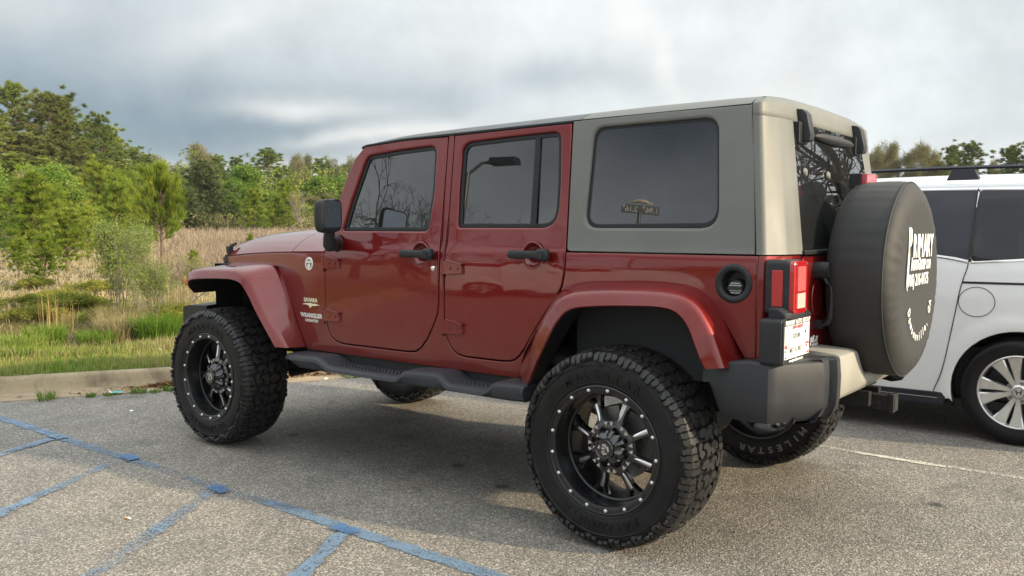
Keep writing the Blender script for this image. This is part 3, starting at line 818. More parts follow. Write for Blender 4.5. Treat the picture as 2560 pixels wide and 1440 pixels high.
# ---- hood and cowl (one lofted surface with a seam)
def hood_row(x, n=29):
    w = YS(x, 1.22) - .004
    e = interp(x, [2.03, 2.36, 2.6, 2.9, 3.19, 3.26], [1.252, 1.245, 1.237, 1.222, 1.202, 1.186])
    c = interp(x, [2.03, 2.36, 2.6, 2.9, 3.08, 3.19, 3.235, 3.26], [1.388, 1.386, 1.382, 1.364, 1.344, 1.322, 1.302, 1.250])
    row = []
    for k in range(n):
        t = -1 + 2 * k / (n - 1)
        u_ = math.sin(t * math.pi / 2)
        h = (1 - abs(u_) ** 5.5)
        row.append((x, w * u_, e + (c - e) * h))
    return row
def strip(name, xs, m, under=True):
    mb = MB(); rows = [hood_row(x) for x in xs]
    def drop(r, dx, dz): return [(p[0] + dx, p[1] * .992, p[2] - dz) for p in r]
    rows = [drop(rows[0], 0.004, .03)] + [rows[0]] + rows[1:] + [drop(rows[-1], 0, .03)]
    mb.loft(rows)
    # folded edge down both sides
    for s_ in (0, -1):
        e1 = [r_[s_] for r_ in rows]; e2 = [(p[0], p[1] * .985, p[2] - .02) for p in e1]
        mb.loft([e1, e2])
    return place(mb.build(name, m, None, smooth=40))
strip('hood', [2.363, 2.372, 2.42, 2.5, 2.6, 2.7, 2.8, 2.9, 3.0, 3.08, 3.14, 3.19, 3.22, 3.24, 3.255, 3.262], M['red'])
strip('cowl', [2.04, 2.06, 2.12, 2.2, 2.28, 2.33, 2.352, 2.357], M['red'])
mb = MB(); rows = [[(p[0], p[1] * .97, p[2] - .035) for p in hood_row(x)] for x in (2.03, 2.36, 2.7, 3.0, 3.08)]; mb.loft(rows)
place(mb.build('hood_underside', M['black'], None))
for sy in (1, -1):
    la = MB()
    la.tube([(3.20, sy * .645, 1.148), (3.205, sy * .665, 1.158), (3.205, sy * .662, 1.185)], [.018, .020, .014], 10)
    la.box(3.185, 3.225, sy * .640, sy * .668, 1.175, 1.205)
    la.box(3.180, 3.215, sy * .628, sy * .662, 1.215, 1.262)
    la.tube([(3.20, sy * .655, 1.20), (3.20, sy * .650, 1.225)], .010, 8)
    la.tube([(3.195, sy * .640, 1.262), (3.185, sy * .60, 1.282)], [.014, .010], 8)
    place(la.build('hood_latch', M['plastic'], None, smooth=40, bevel=.003))
# ---- grille with slots and headlamps
gpl = roundpoly([(-.60, .80), (.60, .80), (.66, 1.12), (.60, 1.225), (-.60, 1.225), (-.66, 1.12)], [.05, .05, .05, .03, .03, .05], 5)
slots = [roundpoly([(c - .028, .93), (c + .028, .93), (c + .028, 1.18), (c - .028, 1.18)], .026, 5) for c in [-.27 + .09 * k for k in range(7)]]
place(panel('grille', gpl, lambda y, z, d: (3.262 - .10 * y * y - d, y, z), lambda y, z: Vector((1, .2 * y, 0)).normalized(), M['red'], None, slots, .03, .006, .15))
mb = MB(); mb.box(3.16, 3.20, -.56, .56, .78, 1.15); place(mb.build('radiator', M['black'], None, smooth=None))
for sy in (1, -1):
    hl = MB(); hl.lathe([(.0, .03), (.05, .028), (.085, .018), (.092, .0), (.10, .004), (.104, -.01)], 32, 'x', (3.235, sy * .45, 1.075))
    place(hl.build('headlamp', M['lens_white'], None, smooth=60))
# ---- windscreen frame, glass and pillars
def wf(y, s_, d):  # s_: along the slope 0 (cowl) .. 1 (header)
    x = lerp(2.045, 1.775, s_) - .05 * y * y; z = lerp(1.335, 1.870, s_)
    wdt = lerp(1.0, .955, s_)
    n_ = Vector((.893, 0, .45))
    return (x - n_.x * d, y * wdt, z - n_.z * d)
wfn = lambda y, s_: Vector((.893, .09 * y, .45)).normalized()
fo = roundpoly([(-.765, -.10), (.765, -.10), (.752, 1.0), (-.752, 1.0)], .03, 4)
fi = roundpoly([(-.70, .12), (.70, .12), (.69, .90), (-.69, .90)], .05, 5)
ws = place(panel('windscreen_frame', fo, wf, wfn, M['red'], None, [fi], .055, .012, .2))
panel('windscreen_glass', offset2(fi if area2(fi) > 0 else fi[::-1], -.01), lambda a, b, d: wf(a, b, d + .02), wfn, M['glass'], ws, (), .004, .001, .2)
for yy in (-.05, .45):
    wp = MB(); wp.tube([(2.09, yy, 1.375), (2.035, yy - .05, 1.42), (1.96, yy - .33, 1.55)], [.012, .008, .006], 8)
    wp.build('wiper', M['plastic'], ws)

# ---- roof: front freedom panels (shade put into their colour) and rear hardtop roof
def roof_row(x, n=33):
    e = interp(x, [-.60, -.55, .30, 1.1, 1.5, 1.70, 1.765, 1.79], [1.893, 1.894, 1.889, 1.874, 1.868, 1.852, 1.846, 1.842])
    c = interp(x, [-.60, -.45, 0.0, .30, 1.1, 1.5, 1.66, 1.72, 1.755, 1.775], [1.955, 1.962, 1.962, 1.955, 1.938, 1.925, 1.908, 1.895, 1.878, 1.855])
    w = YS(x if x < 2 else 2, e) - .001
    row = []
    for k in range(n):
        u_ = math.sin((-1 + 2 * k / (n - 1)) * math.pi / 2)
        row.append((x, w * u_, e + (c - e) * (1 - abs(u_) ** 9) * (.72 + .28 * (1 - u_ * u_))))
    return row
def roof(name, xs, m, dz=0.0, th=.02, sm=45):
    mb = MB(); rows = [[(p[0], p[1], p[2] + dz) for p in roof_row(x)] for x in xs]
    rows = [[(p[0], p[1] * .99, p[2] - th) for p in rows[0]]] + rows + [[(p[0], p[1] * .99, p[2] - th) for p in rows[-1]]]
    mb.loft(rows)
    for s_ in (0, -1):
        e1 = [r_[s_] for r_ in rows]; mb.loft([e1, [(p[0], p[1] * .985, p[2] - .006) for p in e1]])
    return place(mb.build(name, m, None, smooth=sm))
roof('hardtop_roof', [-.5265, -.52, -.4, -.2, 0, .2, .285, .29], M['top'], .004)
roof('front_roof_panel', [.294, .30, .5, .7, .9, 1.05, 1.092], M['top_shaded'], .004)
roof('front_roof_panel', [1.098, 1.12, 1.3, 1.45, 1.55, 1.62, 1.68, 1.72, 1.74, 1.755, 1.765, 1.772], M['top_shaded'], .004)
# black gutter seal under the roof edge
for sy in (1, -1):
    gs = MB()
    pts = [(1.772, 1.838), (1.74, 1.848), (1.45, 1.866), (1.1, 1.871), (.7, 1.878), (.345, 1.883)]
    rows = []
    for x, z in pts:
        y = YS(x, z)
        rows.append([(x, sy * (y - .02), z - .004), (x, sy * (y + .0015), z - .004), (x, sy * (y + .0045), z + .002), (x, sy * (y + .003), z + .009), (x, sy * (y - .02), z + .008)])
    gs.loft(rows, close_u=True, caps=True)
    place(gs.build('roof_gutter_seal', M['seal'], None))
# ---- hardtop rear corners and header, as a loft round the corner
def roof_z(y):
    u_ = min(1.0, abs(y) / .729); return 1.893 + (1.958 - 1.893) * (1 - u_ ** 9) * (.72 + .28 * (1 - u_ * u_)) + .004
def rc_path(z, sy):
    xs_ = lerp(-.585, -.531, (z - 1.286) / (1.893 - 1.286)); yb = YS(-.5, min(z, 1.893)); xr = REAR(z)
    hy = .56 - .10 * (z - 1.283) / .6               # half width of the glass opening at this height
    ex = xs_ - .036; cx_, cy_ = lerp(ex, xr, .70), lerp(yb, hy, .45)
    pts = [(xs_ - .004, yb - .02), (xs_ - .004, yb), (xs_ - .010, yb), (ex + .012, yb - .001), (ex + .003, yb - .004), (ex - .004, yb - .011), (ex - .008, yb - .018),
           (lerp(ex, cx_, .5) - .002, lerp(yb, cy_, .5)), (cx_, cy_ + .012), (cx_ - .003, cy_ - .010), (lerp(cx_, xr, .6), lerp(cy_, hy, .5)), (xr, lerp(cy_, hy, .9)), (xr + .004, hy + .002), (xr + .03, hy)]
    return [(x, sy * y, z) for x, y in pts]
for sy in (1, -1):
    mb = MB(); mb.loft([rc_path(z, sy) for z in (1.286, 1.30, 1.4, 1.5, 1.6, 1.7, 1.76, 1.80, 1.825, 1.846)])
    place(mb.build('hardtop_corner', M['top'], None, smooth=38))
def ring_path(z, inset=0.0):
    L_ = rc_path(z, 1)[1:-2]; R_ = rc_path(z, -1)[1:-2][::-1]
    y0 = L_[-1][1]; mid = [(REAR(z), y, z) for y in np.linspace(y0, -y0, 17)[1:-1]]
    return L_ + mid + R_
mb = MB()   # header over the glass and the roll into the roof, one skin from seam to seam
rows = [[(p[0] + .03, p[1] * .97, 1.8445) for p in ring_path(1.846)], [(p[0] + .003, p[1] * .998, 1.8445) for p in ring_path(1.846)]]
rows += [ring_path(z) for z in (1.848, 1.870, 1.890)]
base = ring_path(1.893)
for in_, s_ in ((.0015, .12), (.005, .30), (.012, .50), (.022, .68), (.036, .83), (.052, .94), (.075, 1.0)):
    r2 = []
    for p in base:
        y = p[1] * (.729 - in_) / .729; k = max(0.0, min(1.0, (abs(p[1]) - .64) / .08)); se = lerp(s_, 1.0, k)
        r2.append((min(p[0] + in_ * (1 - k * .9), -.5275), y, 1.893 + (roof_z(y) - 1.893) * se))
    rows.append(r2)
mb.loft(rows)
place(mb.build('hardtop_header', M['top'], None, smooth=50))

# ---- rear window (one big pane), hinges, wiper
def rf(y, z, d): return (REAR(z) + d, y, z)
rn = lambda y, z: Vector((-.987, 0, .16))
gp = roundpoly([(-.572, 1.296), (.572, 1.296), (.470, 1.846), (-.470, 1.846)], [.02, .02, .045, .045], 5)
rg = place(panel('rear_window', gp, lambda y, z, d: rf(y, z, d + .004), rn, M['glass_rear'], None, (), .005, .002, .2))
for sy in (1, -1):
    hb = MB(); yc = .385
    prof = [(.0, 1.905), (-.030, 1.900), (-.046, 1.880), (-.050, 1.790), (-.040, 1.765), (.0, 1.760)]
    rows = []
    for dy, k in ((-.030, .75), (-.026, 1.0), (.026, 1.0), (.030, .75)):
        rows.append([(REAR(z) + .004 + x * k, sy * (yc + dy), z) for x, z in prof])
    hb.loft(rows, close_u=True, caps=True)
    hb.box(REAR(1.8) - .012, REAR(1.8) + .012, sy * .340, sy * .452, 1.755, 1.845)
    hb.build('window_hinge', M['plastic'], rg, smooth=35, bevel=.004)
wm = MB()
rows = []
for y, s_ in ((.235, .15), (.21, .6), (.12, .95), (.0, 1), (-.02, 1.1), (-.10, 1.1), (-.12, .95), (-.24, .8), (-.30, .4), (-.31, .1)):
    rows.append([(REAR(1.80) - .004 - .024 * s_ * max(0, math.cos(a)), y, 1.800 + .022 * s_ * math.sin(a)) for a in [2 * math.pi * i / 14 for i in range(14)]])
wm.loft(rows, close_u=True, caps=True)
wm.build('wiper_motor', M['black'], rg, smooth=50)
for y in (.42, .12, -.42):
    fb = MB(); fb.lathe([(0, -.010), (.014, -.009), (.019, -.004), (.02, 0)], 18, 'x', (REAR(1.62) + .002, y, 1.63)); fb.build('glass_stud', M['steel'], rg)
bl = MB(); bl.box(-.712, -.68, -.575, .575, 1.282, 1.300); bl.build('window_sill_trim', M['seal'], rg, smooth=None, bevel=.004)
# ---- tailgate
tp = roundpoly([(-.583, .868), (.583, .868), (.583, 1.274), (-.583, 1.274)], .035, 5)
tg = place(panel('tailgate', tp, lambda y, z, d: (-.700 + d - .006 * math.cos(y * 2), y, z), lambda y, z: Vector((-1, 0, 0)), M['red'], None, (), .03, .006, .15))
hm = MB()   # tailgate handle with its cup and lock
hm.lathe([(0, .012), (.035, .010), (.055, .0), (.060, -.003), (.063, .0)], 30, 'x', (-.707, .415, 1.095)); hm.v = [(v[0], v[1], 1.095 + (v[2] - 1.095) * 1.25) for v in hm.v]
hm.build('handle_recess', M['red'], tg, smooth=60)
hn = MB()
hn.tube([(-.700, .425, 1.215), (-.765, .425, 1.215)], [.036, .034], 24)
hn.tube([(-.765, .425, 1.215), (-.7665, .425, 1.215)], [.026, .020], 20)
pts = [(-.742, .425, 1.195), (-.752, .420, 1.165), (-.768, .412, 1.145), (-.770, .408, 1.09), (-.765, .406, 1.02), (-.745, .405, .985), (-.715, .405, .978)]
P_ = cat_(pts, 5)
rows = [[(p[0] + .012 * math.cos(a), p[1] + .020 * math.sin(a), p[2] + .006 * math.cos(a)) for a in [2 * math.pi * i / 12 for i in range(12)]] for p in P_]
hn.loft(rows, close_u=True, caps=True)
hn.box(-.735, -.700, .39, .43, .965, 1.0)
hn.build('tailgate_handle', M['plastic'], tg, smooth=45)
lk = MB(); lk.lathe([(0, -.004), (.008, -.004), (.013, -.002), (.014, 0)], 18, 'x', (-.706, .425, .925)); lk.build('tailgate_lock', M['chrome'], tg)
# the dealer's sticker on the tailgate
tm = frame_mtx((-.7085, .480, .903), (0, -1, 0), (0, 0, 1))
st = [text_mesh('t', 'P', .048, M['white'], None, tm @ Matrix.Translation((0, -.006, 0)), .0003, .001, 0, .62), text_mesh('t', 'RIMARY', .034, M['white'], None, tm @ Matrix.Translation((.019, .004, 0)), .0003, .001, 0, .60),
      text_mesh('t', 'AUTO GROUP', .015, M['white'], None, tm @ Matrix.Translation((.020, -.012, 0)), .0003, .0004, 0, .76), text_mesh('t', '706-216-0175', .014, M['white'], None, tm @ Matrix.Translation((-.002, -.028, 0)), .0003, .0003, 0, .98)]
join_meshes('dealer_sticker', st, tg)

# ---- spare wheel under its vinyl cover
def vinyl():
    m = mat('black_vinyl_cover', (0.022, 0.022, 0.022), 0.66, spec=0.35)
    t = m.node_tree; q = NT(t); b = t.nodes[m['bsdf']]
    b.inputs['Sheen Weight'].default_value = .03; b.inputs['Sheen Roughness'].default_value = .45
    oc = q.n('ShaderNodeTexCoord').outputs['Object']
    mp = q.n('ShaderNodeMapping', {0: oc}); mp.inputs['Scale'].default_value = (3, 9, 9)
    nb = q.noise(mp.outputs[0], 1.6, 3, 0.5, 0.6)
    fine = q.noise(oc, 600, 2, 0.5)
    b1 = q.n('ShaderNodeBump', {'Height': fine, 'Strength': 0.15, 'Distance': 0.001})
    b2 = q.n('ShaderNodeBump', {'Height': nb, 'Strength': 0.15, 'Distance': 0.006, 'Normal': b1.outputs[0]})
    t.links.new(b2.outputs[0], b.inputs['Normal'])
    return m
M['vinyl'] = vinyl()
SPX, SPY, SPZ, SPR = -.975, .0, 1.166, .432
def spare():
    rnd = random.Random(5)
    seg = 220; rows = []
    # (radius fraction, x offset from the seam, pucker amplitude)
    prof = [(.30, .245, 0), (.80, .245, 0), (.93, .235, .002), (.985, .210, .003), (1.0, .17, .003), (1.005, .10, .004), (1.003, .05, .005), (.998, .018, .004), (.992, .004, .002),
            (.972, -.010, .004), (.93, -.024, .006), (.88, -.034, .006), (.82, -.040, .004), (.76, -.0415, .002), (.70, -.040, .0), (.5, -.036, 0), (.25, -.034, 0), (.0, -.033, 0)]
    ph = [rnd.uniform(0, 6.28) for _ in range(6)]
    for r_, h, am in prof:
        row = []
        for k in range(seg):
            a = 2 * math.pi * k / seg
            pk = math.sin(46 * a + ph[0] + 2 * math.sin(3 * a)) * .5 + math.sin(29 * a + ph[1] + 1.5 * math.sin(5 * a)) * .4 + math.sin(73 * a + ph[2]) * .2
            pk *= .5 + .5 * math.sin(4 * a + ph[3]) ** 2
            rad = SPR * r_ * (1 + .006 * math.sin(5 * a + 1) * (1 if 0 < r_ < 1.01 and h > -.005 else 0)) + (pk * am * .35)
            row.append((SPX + h + pk * am * (.5 if h < 0 else .15), SPY + rad * math.sin(a), SPZ + rad * math.cos(a)))
        rows.append(row)
    mb = MB(); mb.loft(rows, close_u=True)
    o = place(mb.build('spare_wheel_cover', M['vinyl'], None, smooth=60))
    sm = MB()
    pts = [(SPX + .001, SPY + (SPR * .996) * math.sin(a) * (1 + .004 * math.sin(7 * a)), SPZ + (SPR * .996) * math.cos(a) * (1 + .004 * math.sin(7 * a))) for a in [2 * math.pi * k / 120 for k in range(121)]]
    sm.tube(pts, .0035, 6, False); sm.build('seam_piping', M['vinyl'], o)
    fr = frame_mtx((SPX - .0385, SPY, SPZ), (0, -1, 0), (0, 0, 1))
    def L_(body, x, y, s_, b_, sx_, al='LEFT'): return text_mesh('t', body, s_, M['white'], None, fr @ Matrix.Translation((x, y, .0035)), .0008, b_, 0, sx_, al)
    pb_ = MB(); pb_.prism([(-.212, -.010), (-.190, -.010), (-.172, .12), (-.196, .12)], lambda p: (SPX - .040, SPY - p[0], SPZ + p[1]), lambda p: (SPX - .0430, SPY - p[0], SPZ + p[1]))
    po = pb_.build('t', M['white'], None, smooth=None)
    J = [po, L_('P', -.198, .098, .188, .004, .60)]
    for ch, x in zip('RIMARY', (-.115, -.044, -.018, .066, .128, .188)): J.append(L_(ch, x, .102, .143, .0028, .66))
    join_meshes('cover_lettering', J, o)
    J = [L_('A', -.145, .046, .078, .002, .64), L_('UTO', -.112, .046, .062, .002, .62), L_('G', -.022, .046, .078, .002, .62), L_('ROUP', .012, .046, .062, .002, .60), L_('.COM', .122, .046, .056, .002, .60)]
    join_meshes('cover_lettering', J, o)
    text_mesh('cover_phone_number', '(706) 216-0175', .072, M['white'], o, fr @ Matrix.Translation((-.215, -.022, .0035)), .0008, .0014, 0, .86)
    arc_text('cover_town_lettering', 'Dawsonville, GA', .200, math.pi - .06, .056, M['white'], fr @ Matrix.Translation((.03, -.055, .0035)), o, .80, True, 0, .0008, .0008, .0345)
spare()
cr_ = MB()    # carrier behind the spare
cr_.box(-.80, -.70, -.16, .16, 1.02, 1.24, .01); cr_.tube([(-.76, 0, 1.12), (-.90, 0, 1.12)], .07, 20)
place(cr_.build('spare_carrier', M['chassis'], None, smooth=30, bevel=.006))
bl = MB()     # high-mount brake lamp on its stalk
rows = []
for z, hw, x0, x1 in ((1.30, .085, -.765, -.72), (1.42, .070, -.768, -.725), (1.52, .058, -.772, -.730), (1.585, .055, -.776, -.732)):
    rows.append([(x0, -hw, z), (x1, -hw, z), (x1, hw, z), (x0, hw, z)])
bl.loft(rows, close_u=True, caps=True)
bl.box(-.782, -.725, -.080, .080, 1.572, 1.640)
b_ = place(bl.build('high_brake_lamp', M['plastic'], None, smooth=30, bevel=.006))
l_ = MB(); l_.box(-.806, -.780, -.078, .078, 1.574, 1.638); l_.build('red_lens', M['lens_red'], b_, smooth=30, bevel=.004)

# ---- plate bracket on the left rear corner
pb = MB(); pl = roundpoly([(.600, .862), (.905, .862), (.905, 1.042), (.600, 1.042)], .018, 4)
pb.prism(pl, lambda p: (-.655, p[0], p[1]), lambda p: (-.742, p[0], p[1]))
pk = place(pb.build('plate_bracket', M['plastic'], None, smooth=30, bevel=.005))
ph_ = MB(); rows = []
for y, a_, b__, z1 in ((.600, .01, -.752, 1.060), (.63, .02, -.760, 1.072), (.80, .02, -.757, 1.082), (.845, .015, -.745, 1.083), (.858, .01, -.735, 1.078)):
    rows.append([(-.67, y, 1.040), (b__, y, 1.040), (b__, y, z1 - .02), (b__ + .03, y, z1), (-.67, y, z1)])
ph_.loft(rows, close_u=True, caps=True)
ph_.build('plate_lamp', M['plastic'], pk, smooth=30, bevel=.004)
fr_ = MB(); pl = roundpoly([(.605, .868), (.900, .868), (.900, 1.038), (.605, 1.038)], .010, 4)
fr_.prism(pl, lambda p: (-.742, p[0], p[1]), lambda p: (-.7475, p[0], p[1]))
fo_ = fr_.build('plate_frame', M['black'], pk, smooth=30)
lp = MB(); lp.box(-.7490, -.7470, .617, .888, .886, 1.014)
pt = lp.build('licence_plate', M['plate_white'], pk, smooth=None)
tm = frame_mtx((-.7495, .895, .862), (0, -1, 0), (0, 0, 1))
def T(body, x, z, s, m, b=.0, sx=1.0): return text_mesh('t', body, s, m, None, tm @ Matrix.Translation((x, z, .0005)), .0003, b, 0, sx)
join_meshes('frame_lettering', [T('PRIMARY AUTO GROUP', .012, .156, .025, M['white'], .0006, 1.0), T('www.JosephSumner.com', .055, .010, .015, M['white'], .0004, 1.0)], pk)
join_meshes('plate_red_print', [T('AUTO GROUP', .085, .138, .017, M['print_red'], .0006, 1.05), T('OWNER', .232, .066, .011, M['print_red'], .0004, 1.0), T('TAG', .236, .056, .010, M['print_red'], .0004, 1.0), T('GA', .010, .066, .020, M['print_red'], .001, .9), T('706', .010, .052, .010, M['print_red'], .0004, 1.0), T('706', .010, .028, .010, M['print_red'], .0004), T('.COM', .246, .028, .010, M['print_red'], .0004)], pk)
join_meshes('plate_number', [T('15221388', .088, .101, .026, M['print_grey'], .0004, .80), T('MAY 14, 2017', .058, .046, .029, M['print_grey'], .0004, .80)], pk)
pp = MB().use(M['print_pale']); pp.box(-.7500, -.7488, .650, .835, .9955, .9975); pp.box(-.7500, -.7488, .690, .800, .942, .944); pp.box(-.7500, -.7488, .820, .835, .960, .985)
pp.use(M['black']); pp.tube([(-.7488, .665, .978), (-.7502, .665, .978)], .007, 14)
pp.build('plate_small_print', None, pt, smooth=None)

# ---- fuel filler
for sy in (1,):
    yb = YS(-.5, 1.167)
    ff_ = MB(); ff_.lathe([(.0, -.055), (.045, -.053), (.050, -.030), (.052, .000), (.055, .005), (.070, .007), (.077, .005), (.080, .001), (.081, -.004)], 48, 'y', (-.500, yb, 1.167))
    f0 = place(ff_.build('fuel_filler', M['plastic'], None, smooth=60))
    fc = MB(); fc.lathe([(.0, -.012), (.030, -.013), (.034, -.018), (.035, -.050)], 30, 'y', (-.503, yb, 1.150)); fc.box(-.503 - .031, -.503 + .031, yb - .02, yb - .002, 1.143, 1.157, .002)
    c0 = fc.build('fuel_cap', M['plastic'], f0, smooth=35)
    tm2 = frame_mtx((-.503, yb - .0105, 1.165), (-1, 0, 0), (0, 0, 1))
    join_meshes('cap_print', [text_mesh('t', 'UNLEADED', .009, M['print_pale'], None, tm2 @ Matrix.Translation((0, 0, .0)), .0003, 0, 0, 1, 'CENTER'), text_mesh('t', 'FUEL ONLY', .008, M['print_pale'], None, tm2 @ Matrix.Translation((0, -.035, .0)), .0003, 0, 0, 1, 'CENTER')], c0) if False else None
    pr = MB()
    for dz, hw in ((.018, .022), (.009, .028), (-.012, .030), (-.021, .024)):
        for k in range(-4, 5):
            if abs(k) * .006 < hw: pr.box(-.503 + k * .006 - .0022, -.503 + k * .006 + .0022, yb - .0125, yb - .0112, 1.150 + dz - .0022, 1.150 + dz + .0022)
    pr.build('cap_markings', M['print_pale'], c0, smooth=None)

# ---- emblems on the left cowl side
def emb(body, x, z, s, m, b, sx, al='CENTER', sp=1.0):
    return text_mesh('t', body, s, m, None, None, .0012, b, 0, 1.0, al, sp, conv=lambda X_, Y_, Z_: (x - X_ * sx, YS(x - X_ * sx, z + Y_) + .0006 + Z_ + .0012, z + Y_))
o = join_meshes('trim_badge', [emb('SAHARA', 2.163, .948, .034, M['badge_sand'], .0008, 1.05)]); place(o)
dn = MB()
for poly in ([(2.253, .930), (2.215, .942), (2.19, .944), (2.170, .928), (2.185, .925), (2.205, .932)], [(2.195, .934), (2.178, .946), (2.150, .946), (2.128, .930), (2.152, .920), (2.163, .908), (2.176, .906), (2.172, .920)], [(2.142, .940), (2.118, .945), (2.095, .938), (2.076, .932), (2.108, .929), (2.126, .922)]):
    dn.prism(poly, lambda p: (p[0], YS(*p) - .001, .928 + (p[1] - .928) * .72), lambda p: (p[0], YS(*p) + .0025, .928 + (p[1] - .928) * .72))
place(dn.build('dune_emblem', M['badge_sand'], None, smooth=None))
o = join_meshes('model_badge', [emb('WRANGLER', 2.160, .855, .035, M['badge'], .0014, 1.12), emb('UNLIMITED', 2.155, .829, .022, M['badge'], .0007, 1.15)]); place(o)
rb_ = MB().use(M['badge']); yb = YS(2.172, 1.175)
rb_.lathe([(.0, .003), (.026, .003), (.033, .005), (.038, .004), (.040, 0)], 32, 'y', (2.172, yb, 1.175))
rb_.v = [(v[0] * 1 if False else 2.172 + (v[0] - 2.172) * .92, v[1], v[2]) for v in rb_.v]
rb_.use(M['print_grey']); rb_.lathe([(.0, .0038), (.027, .0038)], 24, 'y', (2.172, yb, 1.175))
rb0 = place(rb_.build('trail_badge', None, None, smooth=40))
q_ = MB(); q_.box(2.150, 2.194, yb + .003, yb + .0046, 1.180, 1.192); q_.tube([(2.172, yb + .003, 1.163), (2.172, yb + .0046, 1.163)], .013, 16); q_.build('badge_relief', M['badge'], rb0, smooth=None)

# ---- rear bumper
def bumper_section(y):
    """x of the rear face, for a given |y|"""
    return interp(abs(y), [0, .55, .72, .82, .87, .895], [-.868, -.862, -.835, -.765, -.712, -.66])
path = []       # plan view centre line from the left front tip round the back to the right front tip
tips = [(-.412, .880), (-.445, .885), (-.482, .890), (-.52, .893), (-.60, .898), (-.670, .900), (-.690, .897), (-.704, .886), (-.716, .868), (-.770, .780), (-.812, .706), (-.832, .680), (-.8325, .676), (-.822, .672), (-.823, .635), (-.828, .600), (-.842, .596), (-.857, .590), (-.860, .56)]
def bump_rows(pts, sy, z_top, z_bot):
    rows = []
    for i, (x, y) in enumerate(pts):
        a = Vector(pts[max(i - 1, 0)]); b = Vector(pts[min(i + 1, len(pts) - 1)]); t = (b - a).normalized(); n_ = Vector((t.y, -t.x))
        zt = z_top(x, y); zb = z_bot(x, y)
        pr = [(-.12, zt - .004), (-.04, zt), (-.014, zt - .002), (-.003, zt - .012), (0, zt - .03), (.004, zt - .08), (.002, lerp(zt, zb, .62)), (-.004, lerp(zt, zb, .78)), (-.022, zb + .02), (-.034, zb + .004), (-.05, zb), (-.13, zb)]
        rows.append([(x + n_.x * o_, sy * (y + n_.y * o_), z) for o_, z in pr])
    return rows
RB = None
for sy in (1, -1):
    zt = lambda x, y: .872 - .0 * x if x < -.6 else .872 - (x + .6) * .14
    zb = lambda x, y: .620 if x < -.47 else .620 + (x + .482) * 2.7
    dense = tips
    mb = MB(); mb.loft(bump_rows(dense, sy, zt, zb), close_u=True, caps=True)
    e_ = mb.build('bumper_end', M['bumper'], None, smooth=28)
    if RB is None:
        cm = MB(); ys = np.linspace(-.56, .56, 57); rows = []
        for y in ys:
            x = -.858 - .006 * math.cos(y * 2.6)
            dip = max(0.0, min(1.0, (.40 - abs(y + .05)) / .14)); dip = dip * dip * (3 - 2 * dip)
            zt_ = .880 - .115 * dip
            pr = [(-.70, .888 - .05 * dip), (-.76, .886 - .09 * dip), (x + .02, zt_), (x + .004, zt_ - .008), (x, zt_ - .022), (x - .001, lerp(zt_, .70, .5)), (x + .006, .712), (x + .03, .682), (x + .10, .664), (-.70, .66)]
            rows.append([(a, y, b) for a, b in pr])
        cm.loft(rows, close_u=True, caps=True)
        RB = place(cm.build('rear_bumper', M['bumper_lt'], None, smooth=40))
    e_.parent = RB
hr = MB()     # hitch receiver
hr.box(-.935, -.60, .012, .078, .580, .645); hr.box(-.95, -.925, .004, .086, .572, .653)
h0 = place(hr.build('hitch_receiver', M['chassis'], None, smooth=30, bevel=.004))
hh = MB(); hh.box(-.9515, -.945, .021, .069, .588, .637); hh.tube([(-.885, .0795, .612), (-.885, .0765, .612)], .010, 14); hh.tube([(-.862, .0795, .612), (-.862, .0765, .612)], .008, 14)
hh.build('receiver_opening', M['black'], h0, smooth=None)
hk = MB(); hk.box(-.86, -.72, .10, .14, .60, .665); hk.box(-.86, -.72, -.05, -.01, .60, .665); hk.box(-.72, -.66, -.5, .5, .60, .66); place(hk.build('hitch_crossbar', M['chassis'], None, smooth=None, bevel=.004))
# front bumper
mb = MB(); rows = []
for y in np.linspace(-.88, .88, 25):
    x = 3.56 - .16 * (abs(y) / .88) ** 3
    k = 1 - .25 * max(0, (abs(y) - .55) / .33)
    zt_ = .865; zb_ = lerp(.640, .690, max(0, (abs(y) - .5) / .38))
    rows.append([(x - .28, y, zt_ + .012), (x - .08, y, zt_ + .004), (x - .01, y, zt_ - .008), (x, y, zt_ - .03), (x, y, lerp(zt_, zb_, .7)), (x - .03, y, zb_), (x - .24, y, zb_ + .03)])
mb.loft(rows, close_u=True, caps=True)
place(mb.build('front_bumper', M['plastic'], None, smooth=40))

# ---- chassis, axles, exhaust, interior
mb = MB()
for s_ in (1, -1):
    mb.box(-.70, 3.30, s_ * .38, s_ * .48, .56, .68)
for x in (0.0, 2.947):
    mb.tube([(x, -.72, .437), (x, .72, .437)], .042, 12)
    mb.tube([(x, -.10 - (.3 if x > 1 else 0), .437), (x, .12 - (.3 if x > 1 else 0), .437)], [.12, .12], 16)
    for s_ in (1, -1):
        mb.tube([(x - .12, s_ * .50, .42), (x - .10, s_ * .52, .95)], .032, 10)
        n = 60; mb.tube([(x + .10 + .055 * math.cos(k * .75), s_ * .46 + .055 * math.sin(k * .75), .48 + k * .0052) for k in range(n)], .009, 6)
        mb.tube([(x + (.1 if x < 1 else -.1), s_ * .42, .40), (x + (.75 if x < 1 else -.8), s_ * .43, .56)], .026, 10)
mb.tube([(.5, -.3, .55), (-.35, -.34, .60), (-.60, -.45, .60)], .03, 10)
mb.box(.35, 2.0, -.36, .36, .55, .66); mb.box(-.62, -.30, -.30, .30, .60, .78)
mb.box(-.55, 3.15, -.60, .60, .70, .74)
place(mb.build('chassis', M['chassis'], None, smooth=40))
mb = MB(); mb.tube([(-.38, -.46, .66), (-.56, -.46, .66)], [.075, .075], 16); place(mb.build('muffler', M['steel'], None, smooth=40))
mb = MB()
